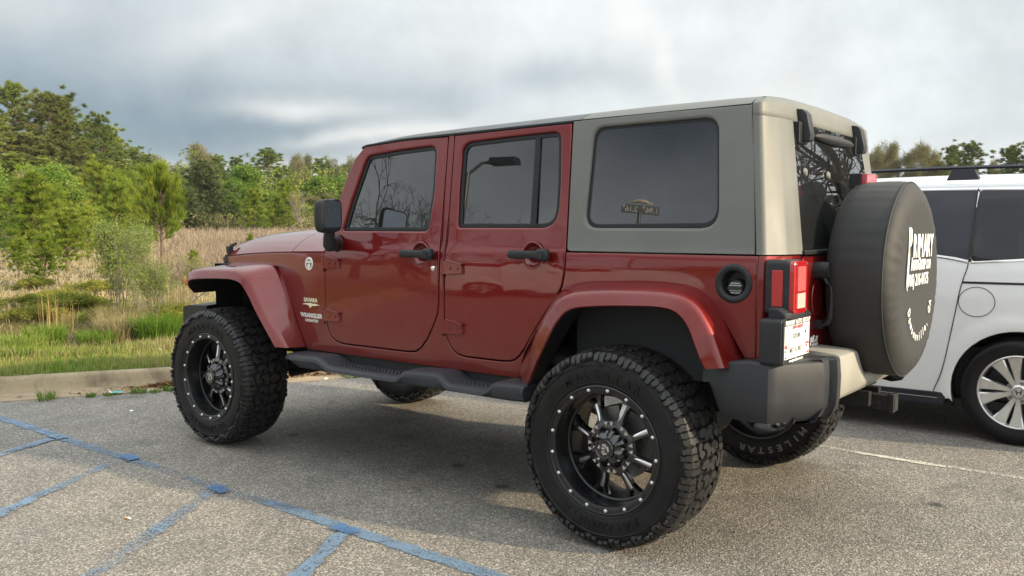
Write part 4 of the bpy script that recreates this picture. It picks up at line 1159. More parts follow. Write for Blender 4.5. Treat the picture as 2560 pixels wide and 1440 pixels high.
mb.box(-.65, 2.0, -.745, .745, .74, .78); mb.box(-.66, -.60, -.57, .57, .78, 1.26)
mb.box(1.62, 2.02, -.72, .72, 1.05, 1.33); mb.box(2.02, 2.06, -.74, .74, .74, 1.33)
mb.box(-.55, .30, -.74, -.55, .78, 1.12); mb.box(-.55, .30, .55, .74, .78, 1.12)
for s_ in (1, -1):   # roll bar
    mb.tube(cat_([(1.74, s_ * .66, 1.40), (1.68, s_ * .60, 1.82), (1.1, s_ * .60, 1.86), (.30, s_ * .60, 1.86), (-.35, s_ * .58, 1.80), (-.50, s_ * .60, 1.2)], 6), .032, 10)
    mb.tube([(1.08, s_ * .66, .80), (1.08, s_ * .60, 1.86)], .036, 10); mb.tube([(.30, s_ * .66, 1.1), (.30, s_ * .60, 1.86)], .034, 10)
mb.tube([(1.08, -.6, 1.86), (1.08, .6, 1.86)], .032, 10); mb.tube([(.30, -.6, 1.86), (.30, .6, 1.86)], .032, 10)
place(mb.build('interior_trim', M['interior'], None, smooth=40))
def seat_(x, y, w_):
    mb = MB()
    for (a, b, c, d, e, f, tp) in ((x - .05, x + .45, y - w_, y + w_, .92, 1.06, .02), (x - .16, x - .02, y - w_, y + w_, 1.02, 1.50, .03)):
        mb.box(a, b, c, d, e, f, tp)
    for hy in ((y,) if w_ < .3 else (y - .35, y + .35)): mb.box(x - .17, x - .07, hy - .12, hy + .12, 1.53, 1.70, .02); mb.tube([(x - .12, hy - .06, 1.49), (x - .12, hy - .06, 1.55)], .008, 6)
    return place(mb.build('seat', M['seat'], None, smooth=30, bevel=.02))
seat_(1.25, .38, .26); seat_(1.25, -.38, .26); seat_(.42, 0, .58)
sw = MB(); sw.tube([(1.52 + .05 * math.cos(a), .38 + .18 * math.sin(a), 1.30 + .18 * math.cos(a)) for a in [2 * math.pi * k / 24 for k in range(25)]], .014, 8, False); place(sw.build('steering_wheel', M['interior'], None))


# ================================================================== WHEELS (mud tyres on deep-dish wheels)
def tyre_mesh():
    """tyre centred on the origin, axle along y, outer face towards +y"""
    Rt = .4365
    mb = MB().use(M['rubber_side'])
    prof = [(.262, .128), (.272, .146), (.285, .152), (.300, .156), (.330, .1605), (.358, .1600), (.380, .1570), (.398, .1500), (.4085, .142), (.4165, .132)]
    full = prof + [(.4170, .10), (.4195, .05), (.4200, 0), (.4195, -.05), (.4170, -.10)] + [(r_, -h) for r_, h in prof[::-1]]
    mb.lathe(full, 96, 'y')
    # moulded rings
    mb.lathe([(.289, .1530), (.292, .1565), (.295, .1555)], 72); mb.lathe([(.366, .1590), (.369, .1618), (.372, .1590)], 72)
    mb.use(M['rubber'])
    def top(p, h):     # p = (angle metres, across)
        v = p[1]; crown = .0105 * (abs(v) / .15) ** 2.6
        r_ = Rt - crown - (.0175 - h)
        a = p[0] / Rt
        return (r_ * math.sin(a), v, r_ * math.cos(a))
    N = 21; P = 2 * math.pi * Rt / N
    rnd = random.Random(2)
    def lug(poly, h=.0175, flare=.0025):
        cx = sum(p[0] for p in poly) / len(poly); cy = sum(p[1] for p in poly) / len(poly)
        def bot(p):
            d = Vector((p[0] - cx, p[1] - cy)); L = d.length; q = (p[0] + d.x / L * flare, p[1] + d.y / L * flare)
            return top(q, 0.0)
        mb.prism(poly, bot, lambda p: top(p, h))
    def shoulder(s0, s1, v0, deep, s_, jag):
        """lug on the tread edge that folds down the sidewall"""
        vm = .138
        a0, a1 = s0 / Rt, s1 / Rt
        def rad(r_, a, v): return (r_ * math.sin(a), s_ * v, r_ * math.cos(a))
        rr = Rt
        st = [(v0, rr - .0025 - .0105 * (v0 / .15) ** 2.6), (.125, rr - .0085), (vm + .004, rr - .013), (.153, .411), (.1640, .398), (.1680, deep + .010), (.1640, deep)]
        bs = [(v0 + .002, .4195), (.120, .417), (.130, .413), (.142, .402), (.151, .392), (.157, deep + .004), (.158, deep - .002)]
        top_ = []; bot_ = []
        for k, ((v, r_), (v2, r2)) in enumerate(zip(st, bs)):
            j = jag * (.5 if k % 2 else -.5) * (1 if k < 5 else .3)
            sh = -.10 * (a1 - a0) if k > 3 else 0
            top_.append([rad(r_, a0 + j + sh * -1, v), rad(r_, a1 + j + sh, v)])
            bot_.append([rad(r2, a0 + j - .004, v2), rad(r2, a1 + j + .004, v2)])
        n = len(st); vs = []; fs = []
        for k in range(n): vs += [bot_[k][0], top_[k][0], top_[k][1], bot_[k][1]]
        for k in range(n - 1):
            for q in range(3):
                a = k * 4 + q; fs.append((a, a + 1, a + 5, a + 4))
        fs.append((0, 1, 2, 3)); fs.append(((n - 1) * 4, (n - 1) * 4 + 1, (n - 1) * 4 + 2, (n - 1) * 4 + 3))
        mb.add(vs, fs)
    S_ = lambda pts, o: [(p[0] * P + o, p[1]) for p in pts]
    mir = lambda pts, sh: [(p[0] + sh, -p[1]) for p in pts]
    c1 = [(.02, .006), (.20, -.006), (.34, .004), (.44, .022), (.40, .050), (.28, .060), (.24, .040), (.12, .034), (.03, .040), (-.03, .026)]
    c2 = [(.52, .010), (.66, .004), (.86, .014), (.93, .034), (.86, .066), (.70, .078), (.62, .060), (.68, .040), (.54, .034)]
    c3 = [(.08, .052), (.20, .050), (.26, .074), (.46, .066), (.50, .084), (.34, .098), (.10, .094), (-.02, .078)]
    for i in range(N):
        o = i * P
        for c in (c1, c2, c3):
            lug(S_(c, o), .0175 if c is not c3 else .0168)
            lug(S_(mir(c, .5)[::-1], o), .0175 if c is not c3 else .0168)
        for s_, sh in ((1, 0.0), (-1, .5)):
            b = o + sh * P
            shoulder(b + .00 * P, b + .20 * P, .104, .378, s_, .012)
            shoulder(b + .235 * P, b + .43 * P, .108, .384, s_, .012)
            shoulder(b + .53 * P, b + .73 * P, .090, .396, s_, -.012)
            shoulder(b + .765 * P, b + .95 * P, .094, .391, s_, -.012)
    me = bpy.data.meshes.new('tyre'); me.from_pydata(mb.v, [], mb.f)
    for mm in mb.mats: me.materials.append(mm)
    me.polygons.foreach_set('material_index', mb.mi)
    bm = bmesh.new(); bm.from_mesh(me); bmesh.ops.recalc_face_normals(bm, faces=bm.faces); bm.to_mesh(me); bm.free()
    me.shade_smooth(); me.set_sharp_from_angle(angle=R(24)); me.update()
    return me


def rim_mesh():
    mb = MB().use(M['rim_matte'])
    # lip, deep barrel, rear barrel
    mb.lathe([(.275, .128), (.281, .146), (.2815, .153), (.277, .156), (.272, .154), (.270, .150), (.250, .149), (.2465, .147), (.243, .138), (.240, .10), (.236, .062), (.229, .058), (.227, .050), (.228, .02), (.232, -.03), (.240, -.11), (.262, -.15), (.274, -.152), (.278, -.13), (.250, -.10), (.243, 0), (.25, .11), (.275, .128)], 96)
    mb.use(M['rim'])
    def fy(r_):  # face depth of the spokes by radius
        return interp(r_, [.06, .10, .15, .20, .24], [.085, .078, .064, .054, .052])
    def sector(poly, th=.030, lift=0.0, dz=0.0):
        """poly in (radial, tangential) metres"""
        return poly
    for k in range(8):
        a = 2 * math.pi * k / 8 + .20
        er = Vector((math.sin(a), 0, math.cos(a))); et = Vector((math.cos(a), 0, -math.sin(a)))
        def T3(p, y): v = er * p[0] + et * p[1]; return (v.x, y, v.z)
        # solid Y-shaped spoke in cross sections
        arms = [([(.070, 0, .026), (.11, 0, .0195), (.15, 0, .0175), (.185, 0, .019), (.205, 0, .021)], 0)]
        mb.use(M['rim'])
        rows = []
        for r_, c_, hw in arms[0][0]:
            y = fy(r_)
            rows.append([T3((r_, c_ - hw), y - .030), T3((r_, c_ - hw), y - .006), T3((r_, c_ - hw * .72), y), T3((r_, c_ + hw * .72), y), T3((r_, c_ + hw), y - .006), T3((r_, c_ + hw), y - .030)])
        mb.loft(rows, close_u=True, caps=True)
        for s_ in (1, -1):
            rows = []
            for r_, c_, hw in ((.180, .008, .012), (.205, .016, .012), (.225, .030, .013), (.240, .046, .016)):
                y = fy(r_)
                rows.append([T3((r_, s_ * c_ - hw), y - .030), T3((r_, s_ * c_ - hw), y - .007), T3((r_, s_ * c_ - hw * .7), y - .001), T3((r_, s_ * c_ + hw * .7), y - .001), T3((r_, s_ * c_ + hw), y - .007), T3((r_, s_ * c_ + hw), y - .030)])
            mb.loft(rows, close_u=True, caps=True)
        # milled window on the face
        mb.use(M['milled'])
        rows = []
        for r_, hw in ((.122, .001), (.132, .0055), (.150, .0078), (.170, .0088), (.190, .0092), (.197, .0088)):
            y = fy(r_) + .0006; c_ = .005
            rows.append([T3((r_, c_ - hw), y), T3((r_, c_), y + .0030), T3((r_, c_ + hw), y)])
        mb.loft(rows)
        # small bright triangles round the hub flange
        for o in (-.31, .31 - .785 + .785):
            a2 = a + (.26 if o > 0 else -.26)
            e2 = Vector((math.sin(a2), 0, math.cos(a2))); t2 = Vector((math.cos(a2), 0, -math.sin(a2)))
            pts = [e2 * .112 + t2 * -.009, e2 * .112 + t2 * .009, e2 * .094]
            mb.add([(p.x, .083, p.z) for p in pts] + [(p.x, .076, p.z) for p in pts], [(0, 1, 2), (3, 5, 4), (0, 3, 4, 1), (1, 4, 5, 2), (2, 5, 3, 0)])
        mb.use(M['rim'])
    # hub flange
    mb.lathe([(.0, .050), (.112, .050), (.116, .060), (.114, .074), (.100, .080), (.08, .082), (0, .082)], 64)
    # valve stem
    mb.use(M['rubber_side']); mb.tube([(-.21 * .8, .062, -.21 * .62), (-.19 * .8, .085, -.19 * .62)], .005, 8)
    return mb


def cap_mesh():
    mb = MB().use(M['rim'])
    # eight-ribbed cone
    n = 64; rows = []
    for r_, y, am in ((.088, .080, .10), (.086, .088, .10), (.070, .104, .13), (.052, .118, .08), (.043, .124, 0)):
        row = []
        for k in range(n):
            a = 2 * math.pi * k / n
            w_ = math.cos(8 * a - 1.6); rr = r_ * (1 + am * max(-.6, min(.6, w_ * 1.6)))
            row.append((rr * math.sin(a), y + (.006 if (w_ > .1 and am > .05) else 0), rr * math.cos(a)))
        rows.append(row)
    mb.loft(rows, close_u=True)
    mb.lathe([(.046, .110), (.047, .134), (.044, .138), (.038, .138), (.036, .135), (0, .135)], 48)
    for k in range(10):
        a = 2 * math.pi * k / 10
        mb.tube([(.0425 * math.sin(a), .136, .0425 * math.cos(a)), (.0425 * math.sin(a), .1405, .0425 * math.cos(a))], .0042, 8)
    mb.use(M['bolt'])
    for k in range(8):
        a = 2 * math.pi * (k + .5) / 8 + .2
        mb.tube([(.073 * math.sin(a), .094, .073 * math.cos(a)), (.070 * math.sin(a), .103, .070 * math.cos(a))], .0045, 10)
    o = mb
    return o


def emblem_mesh(mirror=1):
    """the wheel maker's mark on the cap: slanted block F in a ring of bars"""
    mb = MB().use(M['milled'])
    def q(pts):
        mb.prism([(p[0] * mirror, p[1]) for p in pts], lambda p: (-p[0], .134, p[1]), lambda p: (-p[0], .1372, p[1]))
    q([(-.002, .024), (.012, .024), (.026, .008), (.026, -.012), (.017, -.012), (.017, .004), (.009, .014), (-.002, .014)])
    q([(-.012, .010), (.006, .010), (.012, .002), (-.006, .002)])
    q([(-.014, -.003), (-.006, -.003), (-.003, -.014), (.013, -.014), (.013, -.022), (-.009, -.022)])
    q([(-.028, .012), (-.018, .022), (-.012, .018), (-.022, .006)])
    q([(-.002, -.002), (.004, -.002), (.004, -.012), (-.002, -.012)])
    return mb


TY = tyre_mesh()
_rm = rim_mesh().build('rim', None, None, smooth=35); RM = _rm.data; bpy.data.objects.remove(_rm)
_cm = cap_mesh().build('centre_cap', None, None, smooth=30); CM = _cm.data; bpy.data.objects.remove(_cm)
_em = emblem_mesh().build('cap_emblem', None, None, smooth=None); EM = _em.data; bpy.data.objects.remove(_em)
_b = MB(); _b.lathe([(0, .1575), (.0045, .1575), (.0062, .1560), (.0080, .1535), (.0084, .149)], 14); _bo = _b.build('lip_bolt', M['bolt'], None, smooth=50); BOLT = _bo.data; bpy.data.objects.remove(_bo)
_d = MB(); _d.lathe([(.0, -.02), (.155, -.02), (.158, -.03), (.155, -.045), (0, -.045)], 48); _d.box(-.05, .05, -.08, .02, .09, .17); _do = _d.build('brake_disc', M['steel'], None, smooth=40); DISC = _do.data; bpy.data.objects.remove(_do)


def add_wheel(x, sy, spin):
    base = empty('wheel', (0, 0, 0)); base.parent = SUV
    bpy.data.objects.remove(base)
    w_ = link_mesh('wheel', RM, None)                 # the rim carries its pieces
    w_.parent = SUV; w_.location = (x - SX, sy * .845, .437)
    w_.rotation_euler = (0, spin, 0) if sy > 0 else (0, -spin, math.pi)
    w_.rotation_mode = 'XYZ'
    link_mesh('tyre', TY, w_); link_mesh('centre_cap', CM, w_); link_mesh('cap_emblem', EM, w_); link_mesh('brake_disc', DISC, w_)
    for k in range(17):
        a = 2 * math.pi * k / 17
        b = link_mesh('lip_bolt', BOLT, w_); b.location = (.2625 * math.sin(a), 0, .2625 * math.cos(a))
    fr = frame_mtx((0, .1615, 0), (-1, 0, 0), (0, 0, 1))
    if sy > 0:
        arc_text('tyre_lettering', 'MILESTAR', .330, .0 + spin, .046, M['rubber_side'], fr, w_, 1.15, False, 0, .0022, .001, .052)
        arc_text('tyre_lettering', 'PATAGONIA', .330, math.pi + spin, .046, M['rubber_side'], fr, w_, 1.1, False, 0, .0022, .001, .046)
    if sy < 0 and x < 1:
        # inner sidewall, the side seen from across the car: white outlined name, head towards the hub
        fi_ = frame_mtx((0, -.1625, 0), (1, 0, 0), (0, 0, 1))
        arc_text('tyre_lettering', 'MILESTAR', .338, math.pi - spin + .62, .050, M['white_worn'], fi_, w_, 1.2, False, .0009, 0, 0, .058)
    return w_
a0r, a0f = -.2926, .0827
add_wheel(0.0, 1, -a0r * 0 + .27); add_wheel(2.947, 1, -.10); add_wheel(0.0, -1, .5); add_wheel(2.947, -1, 1.1)


# ================================================================== THE WHITE VAN
VX, VY = .35, -3.15
VAN = empty('parked_van', (VX, VY, 0))
tag(VAN, 'white minivan with dark tinted windows and dark roof rails, parked beyond the red SUV', 'van')
def vplace(o): o.parent = VAN; o.matrix_parent_inverse = Matrix.Translation((-VX, -VY, 0)); return o
_vz = [.20, .30, .42, .60, .80, .95, 1.02, 1.12, 1.20, 1.62, 1.70, 1.76]
_vy = [.955, .972, .982, .992, 1.000, 1.004, 1.000, .992, .980, .862, .82, .74]
def VS(x, z):
    y = interp(z, _vz, _vy)
    if x > 1.9: y -= .10 * ((x - 1.9) / 1.0) ** 2
    if x < -1.5: y -= .10 * ((-1.5 - x) / .62) ** 2
    r_ = math.hypot(x + 1.137, z - .345)          # wheel-arch lip
    if .36 < r_ < .50: y += .012 * math.sin((r_ - .36) / .14 * math.pi)
    r_ = math.hypot(x - 1.86, z - .345)
    if .36 < r_ < .50: y += .012 * math.sin((r_ - .36) / .14 * math.pi)
    return y
def vfn(sy, off=0.0): return lambda x, z, d: (x, VY + sy * (VS(x, z) + off - d), z)
def vn(sy):
    def f(x, z):
        e = .02
        return Vector((-(VS(x + e, z) - VS(x - e, z)) / (2 * e), sy * 1.0, -(VS(x, z + e) - VS(x, z - e)) / (2 * e))).normalized()
    return f
def arch(cx, r_=.395, cz=.345, z0=.24):
    a0 = math.asin((z0 - cz) / r_)
    return [(cx + r_ * math.cos(a), cz + r_ * math.sin(a)) for a in np.linspace(a0, math.pi - a0, 25)]
prof_top = [(2.84, .50), (2.90, .62), (2.88, .78), (2.74, .92), (2.40, 1.02), (2.05, 1.08), (1.75, 1.16), (1.35, 1.42), (1.00, 1.62), (.70, 1.685), (.20, 1.715), (-.50, 1.728), (-1.2, 1.722), (-1.75, 1.700), (-1.95, 1.66), (-2.04, 1.45), (-2.14, 1.12), (-2.18, .95), (-2.18, .60), (-2.16, .42), (-2.10, .27)]
SEAM = [(-.636, .262), (-.640, .31), (-.690, .45), (-.735, .70), (-.765, .88), (-.782, .99), (-.800, 1.07), (-.822, 1.16), (-.826, 1.30), (-.838, 1.60), (-.840, 1.66)]
WZ1 = 1.636
for sy in (1, -1):
    outline = [(2.80, .26)] + prof_top[:9] + [(.70, 1.665), (.20, 1.685), (-.50, 1.695), (-1.2, 1.690), (-1.75, 1.672), (-1.93, 1.63)] + prof_top[15:] + [(-1.55, .24)]
    outline += arch(-1.137)[::-1] + [(-.735, .262)] + [(-.69, .255), (1.40, .255)] + arch(1.86)[::-1] + [(2.30, .25)]
    # side glass openings
    w1 = roundpoly([(1.62, 1.16), (1.25, 1.40), (.98, 1.55), (.62, 1.16)], .03, 3)
    w2 = roundpoly([(.60, 1.18), (.92, 1.56), (.30, 1.626), (-.20, 1.645), (-.60, 1.648), (-.835, 1.645), (-.822, 1.186), (-.74, 1.205), (-.60, 1.222), (-.45, 1.226), (.1, 1.215)], .012, 3)
    w3 = roundpoly([(-.852, 1.645), (-1.60, 1.63), (-1.86, 1.585), (-1.93, 1.30), (-1.60, 1.235), (-1.15, 1.205), (-.838, 1.178)], .02, 3)
    b = vplace(panel('body_side', outline, vfn(sy), vn(sy), M['van'], None, [w1, w2, w3], .03, .006, .05, hole_thick=.02))
    for nm, wv in (('front_window', w1), ('door_window', w2), ('quarter_window', w3)):
        panel(nm, offset2(wv if area2(wv) > 0 else wv[::-1], -.006), vfn(sy, -.008), vn(sy), M['van_glass'], b, (), .004, .001, .15)
    # dark pillar behind the trailing edge of the door glass
    panel('pillar_trim', [(-.84, 1.648), (-.53, 1.652), (-.59, 1.215), (-.70, 1.205), (-.824, 1.180)], vfn(sy, -.0045), vn(sy), M['cladding'], b, (), .003, .001, .2)
    # bright strips under and over the windows
    def stripline(name, pts, wdt, off, m, par):
        up = [(x, z + wdt / 2) for x, z in pts]; dn_ = [(x, z - wdt / 2) for x, z in pts][::-1]
        return panel(name, up + dn_, vfn(sy, off), vn(sy), m, par, (), .008, .002, .12)
    stripline('chrome_strip', [tuple(p)[:2] for p in cat_([(1.60, 1.150, 0), (.6, 1.172, 0), (.1, 1.204, 0), (-.30, 1.214, 0), (-.50, 1.213, 0), (-.64, 1.203, 0), (-.75, 1.186, 0), (-.823, 1.170, 0)], 4)], .011, .004, M['chrome'], b)
    stripline('chrome_strip', [tuple(p)[:2] for p in cat_([(-.835, 1.170, 0), (-1.15, 1.194, 0), (-1.60, 1.225, 0), (-1.90, 1.27, 0)], 4)], .011, .004, M['chrome'], b)
    stripline('chrome_strip', [(.94, 1.578), (.30, 1.636), (-.20, 1.655), (-.60, 1.659), (-.84, 1.656), (-1.2, 1.652), (-1.60, 1.640)], .010, .003, M['chrome'], b)
    # door seam (dark joint), slide rail
    def joint(name, pts, wdt, m, par, off=.0035):
        pp = [tuple(p)[:2] for p in cat_([(a, c, 0) for a, c in pts], 4)]
        L = []; Rr = []
        for i, p in enumerate(pp):
            a = Vector(pp[max(i - 1, 0)]); c = Vector(pp[min(i + 1, len(pp) - 1)]); t = (c - a).normalized(); n_ = Vector((-t.y, t.x)) * wdt / 2
            L.append(tuple(Vector(p) + n_)); Rr.append(tuple(Vector(p) - n_))
        return panel(name, L + Rr[::-1], vfn(sy, off), vn(sy), m, par, (), .004, .0005, None)
    panel('pillar_gap', [(-.8535, 1.648), (-.8335, 1.648), (-.8215, 1.178), (-.8395, 1.176)], vfn(sy, .0022), vn(sy), M['black'], b, (), .003, .0005, .2)
    joint('door_joint', SEAM, .0055, M['black'], b)
    joint('door_joint', [(.62, .262), (.66, .60), (.66, 1.0), (.60, 1.19), (.78, 1.40), (.92, 1.585), (.92, 1.66)], .0055, M['black'], b)
    joint('slide_rail', [(-.795, 1.042), (-1.10, 1.044), (-1.50, 1.050), (-1.98, 1.07)], .014, M['black'], b)
    if sy > 0:
        fd = [(-.882 + .108 * math.cos(a), .918 + .098 * math.sin(a)) for a in [2 * math.pi * k / 40 for k in range(40)]]
        fi2 = [(-.882 + .1045 * math.cos(a), .918 + .0945 * math.sin(a)) for a in [2 * math.pi * k / 40 for k in range(40)]]
        panel('fuel_door_joint', fd, vfn(sy, .0030), vn(sy), M['black'], b, [fi2], .003, .0005, None)
    vplace(panel('sill_cladding', [(-.700, .205), (-.715, .27), (-.69, .300), (.1, .295), (1.40, .295), (1.44, .205)], vfn(sy, .003), vn(sy), M['cladding'], None, (), .05, .008, .2))
    # wheel-house liners
    for cx in (-1.137, 1.86):
        mb = MB(); rows = []
        for px2, pz2 in arch(cx, .402, .345, .20):
            rows.append([(px2, VY + sy * (VS(px2, pz2) - .012), pz2), (px2, VY + sy * .55, pz2)])
        mb.loft(rows); mb.add([(px2, VY + sy * .56, pz2) for px2, pz2 in arch(cx, .41, .345, .20)], [tuple(range(25))])
        vplace(mb.build('wheel_liner', M['black'], None, smooth=None))
    # roof rail
    mb = MB(); rows = []
    for x, z in ((.75, 1.715), (.68, 1.752), (.55, 1.772), (.1, 1.797), (-.6, 1.805), (-1.2, 1.800), (-1.55, 1.785), (-1.66, 1.765), (-1.72, 1.73)):
        y = .80
        rows.append([(x, VY + sy * (y - .016), z - .016), (x, VY + sy * (y + .016), z - .018), (x, VY + sy * (y + .020), z - .004), (x, VY + sy * (y + .008), z + .008), (x, VY + sy * (y - .012), z + .008)])
    mb.loft(rows, close_u=True, caps=True)
    for x in (.62, -.74, -1.60):
        mb.add([(x - .10, VY + sy * .825, 1.715), (x + .10, VY + sy * .825, 1.715), (x + .10, VY + sy * .775, 1.73), (x - .10, VY + sy * .775, 1.73), (x - .065, VY + sy * .818, 1.79), (x + .065, VY + sy * .818, 1.79), (x + .065, VY + sy * .782, 1.79), (x - .065, VY + sy * .782, 1.79)],
               [(0, 1, 5, 4), (1, 2, 6, 5), (2, 3, 7, 6), (3, 0, 4, 7), (4, 5, 6, 7), (0, 3, 2, 1)])
    vplace(mb.build('roof_rail', M['rail'], None, smooth=35))
    # door mirror and handles
    mb = MB(); rows = []
    for t in (0, .3, .8, 1):
        s_ = (.5, .9, 1, .95)[(0, .3, .8, 1).index(t)]
        rows.append([(1.48 - .14 * t, VY + sy * (1.05 + .11 * s_ * math.cos(a)), 1.17 + .075 * s_ * math.sin(a)) for a in [2 * math.pi * k / 16 for k in range(16)]])
    mb.loft(rows, close_u=True, caps=True); mb.box(1.38, 1.44, VY + sy * .92, VY + sy * 1.0, 1.13, 1.17)
    vplace(mb.build('door_mirror', M['van'], None))
    for hx in (.75, .35):
        mb = MB(); mb.tube([(hx, VY + sy * 1.0, 1.02), (hx - .03, VY + sy * 1.035, 1.02), (hx - .17, VY + sy * 1.035, 1.02), (hx - .20, VY + sy * 1.0, 1.02)], .013, 8); vplace(mb.build('door_handle', M['van'], None))
# top skin from front bumper over the roof to the tail
mb = MB().use(M['van']); rows = []
pp = [tuple(p) for p in cat_([(x, 0, z) for x, z in prof_top], 3)]
mats_row = []
for x, _, z in pp:
    w_ = VS(x, min(z, 1.66)) - .004; ze = min(z, 1.672 if x > -1.6 else 1.64)
    crown = .055 if z > 1.60 else (.03 if x > 1.7 and z > .9 else 0)
    bulge = .09 if x > 2.4 or x < -1.9 else 0
    row = []
    for k in range(15):
        u_ = math.sin((-1 + 2 * k / 14) * math.pi / 2)
        h = 1 - abs(u_) ** 3
        row.append((x + bulge * (1 - u_ * u_) * (1 if x > 0 else -1) * (.6 if x < 0 else 1), VY + w_ * u_, ze + (z - ze + crown) * h))
    rows.append(row)
mb.loft(rows)
nc = 14
for i in range(len(rows) - 1):
    xm = pp[i][0]; zm = pp[i][2]
    for k in range(nc):
        if (1.05 < xm < 1.85 and zm > 1.12 and 1 <= k <= nc - 2) or (xm < -1.93 and 1.22 < zm < 1.60 and 1 <= k <= nc - 2): mb.mi[i * nc + k] = 1
mb.mats.append(M['van_glass'])
vplace(mb.build('body_top', None, None, smooth=50))
mb = MB(); mb.box(-1.95, 2.75, VY - .90, VY + .90, .20, .26); mb.box(-1.85, 1.4, VY - .80, VY + .80, .26, .60); vplace(mb.build('underbody', M['black'], None, smooth=None))
mb = MB()
for x, y in ((.65, .4), (.65, -.4), (-.25, .4), (-.25, -.4), (-1.3, 0)):
    w_ = .26 if x > -1 else .62
    mb.box(x - .1, x + .4, VY + y - w_, VY + y + w_, .60, .85, .03); mb.box(x - .2, x, VY + y - w_, VY + y + w_, .85, 1.36, .04)
    mb.box(x - .2, x - .08, VY + y - .12, VY + y + .12, 1.38, 1.54, .02)
vplace(mb.build('seats', M['interior'], None, smooth=None, bevel=.02))
for sy in (1, -1):
    for x0, x1, z0, z1, m_, nm in ((2.70, 2.935, .70, .84, M['lens_white'], 'headlamp'), (-2.10, -2.18, .95, 1.25, M['lens_red'], 'tail_lamp')):
        mb = MB(); mb.box(min(x0, x1), max(x0, x1), VY + sy * .58, VY + sy * .86, z0, z1, .01); vplace(mb.build(nm, m_, None, smooth=30, bevel=.02))
mb = MB(); mb.box(2.75, 2.985, VY - .42, VY + .42, .62, .78, .01); mb.box(2.7, 2.955, VY - .60, VY + .60, .34, .48, .01); vplace(mb.build('grille', M['black'], None, smooth=30, bevel=.02))
# wheels
def van_wheel_meshes():
    t = MB().use(M['rubber_side'])
    t.lathe([(.232, .090), (.240, .104), (.262, .112), (.290, .115), (.318, .108), (.334, .094), (.343, .080), (.3465, .06), (.342, .058), (.342, .050), (.3475, .048), (.349, .02), (.344, .018), (.344, .008), (.3495, .006), (.3495, -.03), (.345, -.032), (.345, -.042), (.348, -.045), (.343, -.08), (.33, -.10), (.30, -.112), (.24, -.10), (.232, -.09)], 80)
    r_ = MB().use(M['alloy'])
    r_.lathe([(.232, .088), (.236, .100), (.238, .108), (.232, .111), (.226, .108), (.222, .096), (.219, .070)], 80)
    r_.use(M['alloy_dark']); r_.lathe([(.219, .070), (.214, .0), (.205, -.05), (.0, -.05)], 60)
    r_.use(M['alloy'])
    for k in range(10):
        pair = k // 2; s_ = -1 if k % 2 == 0 else 1
        a = 2 * math.pi * pair / 5 + s_ * .235 + .32
        er = Vector((math.sin(a), 0, math.cos(a))); et = Vector((math.cos(a), 0, -math.sin(a)))
        rows = []
        for rr, hw, y in ((.040, .013, .085), (.08, .017, .086), (.13, .024, .090), (.18, .033, .096), (.222, .043, .100)):
            c = [(-hw, y - .035), (-hw, y - .006), (-hw * .8, y), (hw * .8, y), (hw, y - .006), (hw, y - .035)]
            rows.append([tuple(er * rr + et * q_[0] + Vector((0, q_[1], 0))) for q_ in c])
        r_.loft(rows, close_u=True, caps=True)
    r_.lathe([(.0, .094), (.036, .094), (.041, .090), (.050, .084), (.078, .078), (.082, .050)], 48)
    c = MB().use(M['steel'])
    for k in range(5):
        a = 2 * math.pi * k / 5 + .32 + .628
        c.tube([(.062 * math.sin(a), .070, .062 * math.cos(a)), (.062 * math.sin(a), .094, .062 * math.cos(a))], [.012, .010], 10)
    e = MB().use(M['steel']); e.lathe([(.030, .094), (.033, .0965), (.036, .094)], 40)
    e.use(M['alloy_dark'])
    for pts in ([(-.020, .017), (-.011, .017), (-.006, -.017), (-.014, -.017)], [(.020, .017), (.011, .017), (.006, -.017), (.014, -.017)], [(-.010, .003), (.010, .003), (.009, -.003), (-.009, -.003)]):
        e.prism(pts, lambda p: (-p[0], .093, p[1]), lambda p: (-p[0], .0965 if abs(p[0]) < .0201 else .0965, p[1]))
    return [m_.build(n_, None, None, smooth=35) for n_, m_ in (('wheel', r_), ('tyre', t), ('wheel_nut', c), ('cap_emblem', e))]
vm_ = van_wheel_meshes(); vmd = [o.data for o in vm_]
for o in vm_: bpy.data.objects.remove(o)
for x in (-1.137, 1.86):
    for sy in (1, -1):
        w_ = link_mesh('wheel', vmd[0], VAN); w_.location = (x - VX, sy * .875, .349); w_.rotation_euler = (0, 0.05, 0 if sy > 0 else math.pi)
        for n_, d_ in (('tyre', vmd[1]), ('wheel_nut', vmd[2]), ('cap_emblem', vmd[3])): link_mesh(n_, d_, w_)


# ================================================================== GROUND
KS, KN = .53, math.hypot(1, .53)
def UU(x, y): return (x - KS * y - 4.78) / KN          # metres beyond the edge of the gutter pan
def GZ(x, y):
    u_ = UU(x, y) - .46
    if u_ <= 0: return .125
    return .125 + .012 * u_ + .03 * math.sin(x * .31 + 1) * math.sin(y * .27) * min(1, u_ / 6) + .02 * math.sin(x * 1.3) * math.cos(y * 1.1 + 2) * min(1, u_ / 3)
KT = Vector((KS / KN, 1 / KN)); KNV = Vector((1 / KN, -KS / KN)); KO = Vector((4.78, 0))
def KP(u_, s_): p = KO + KNV * u_ + KT * s_; return p.x, p.y


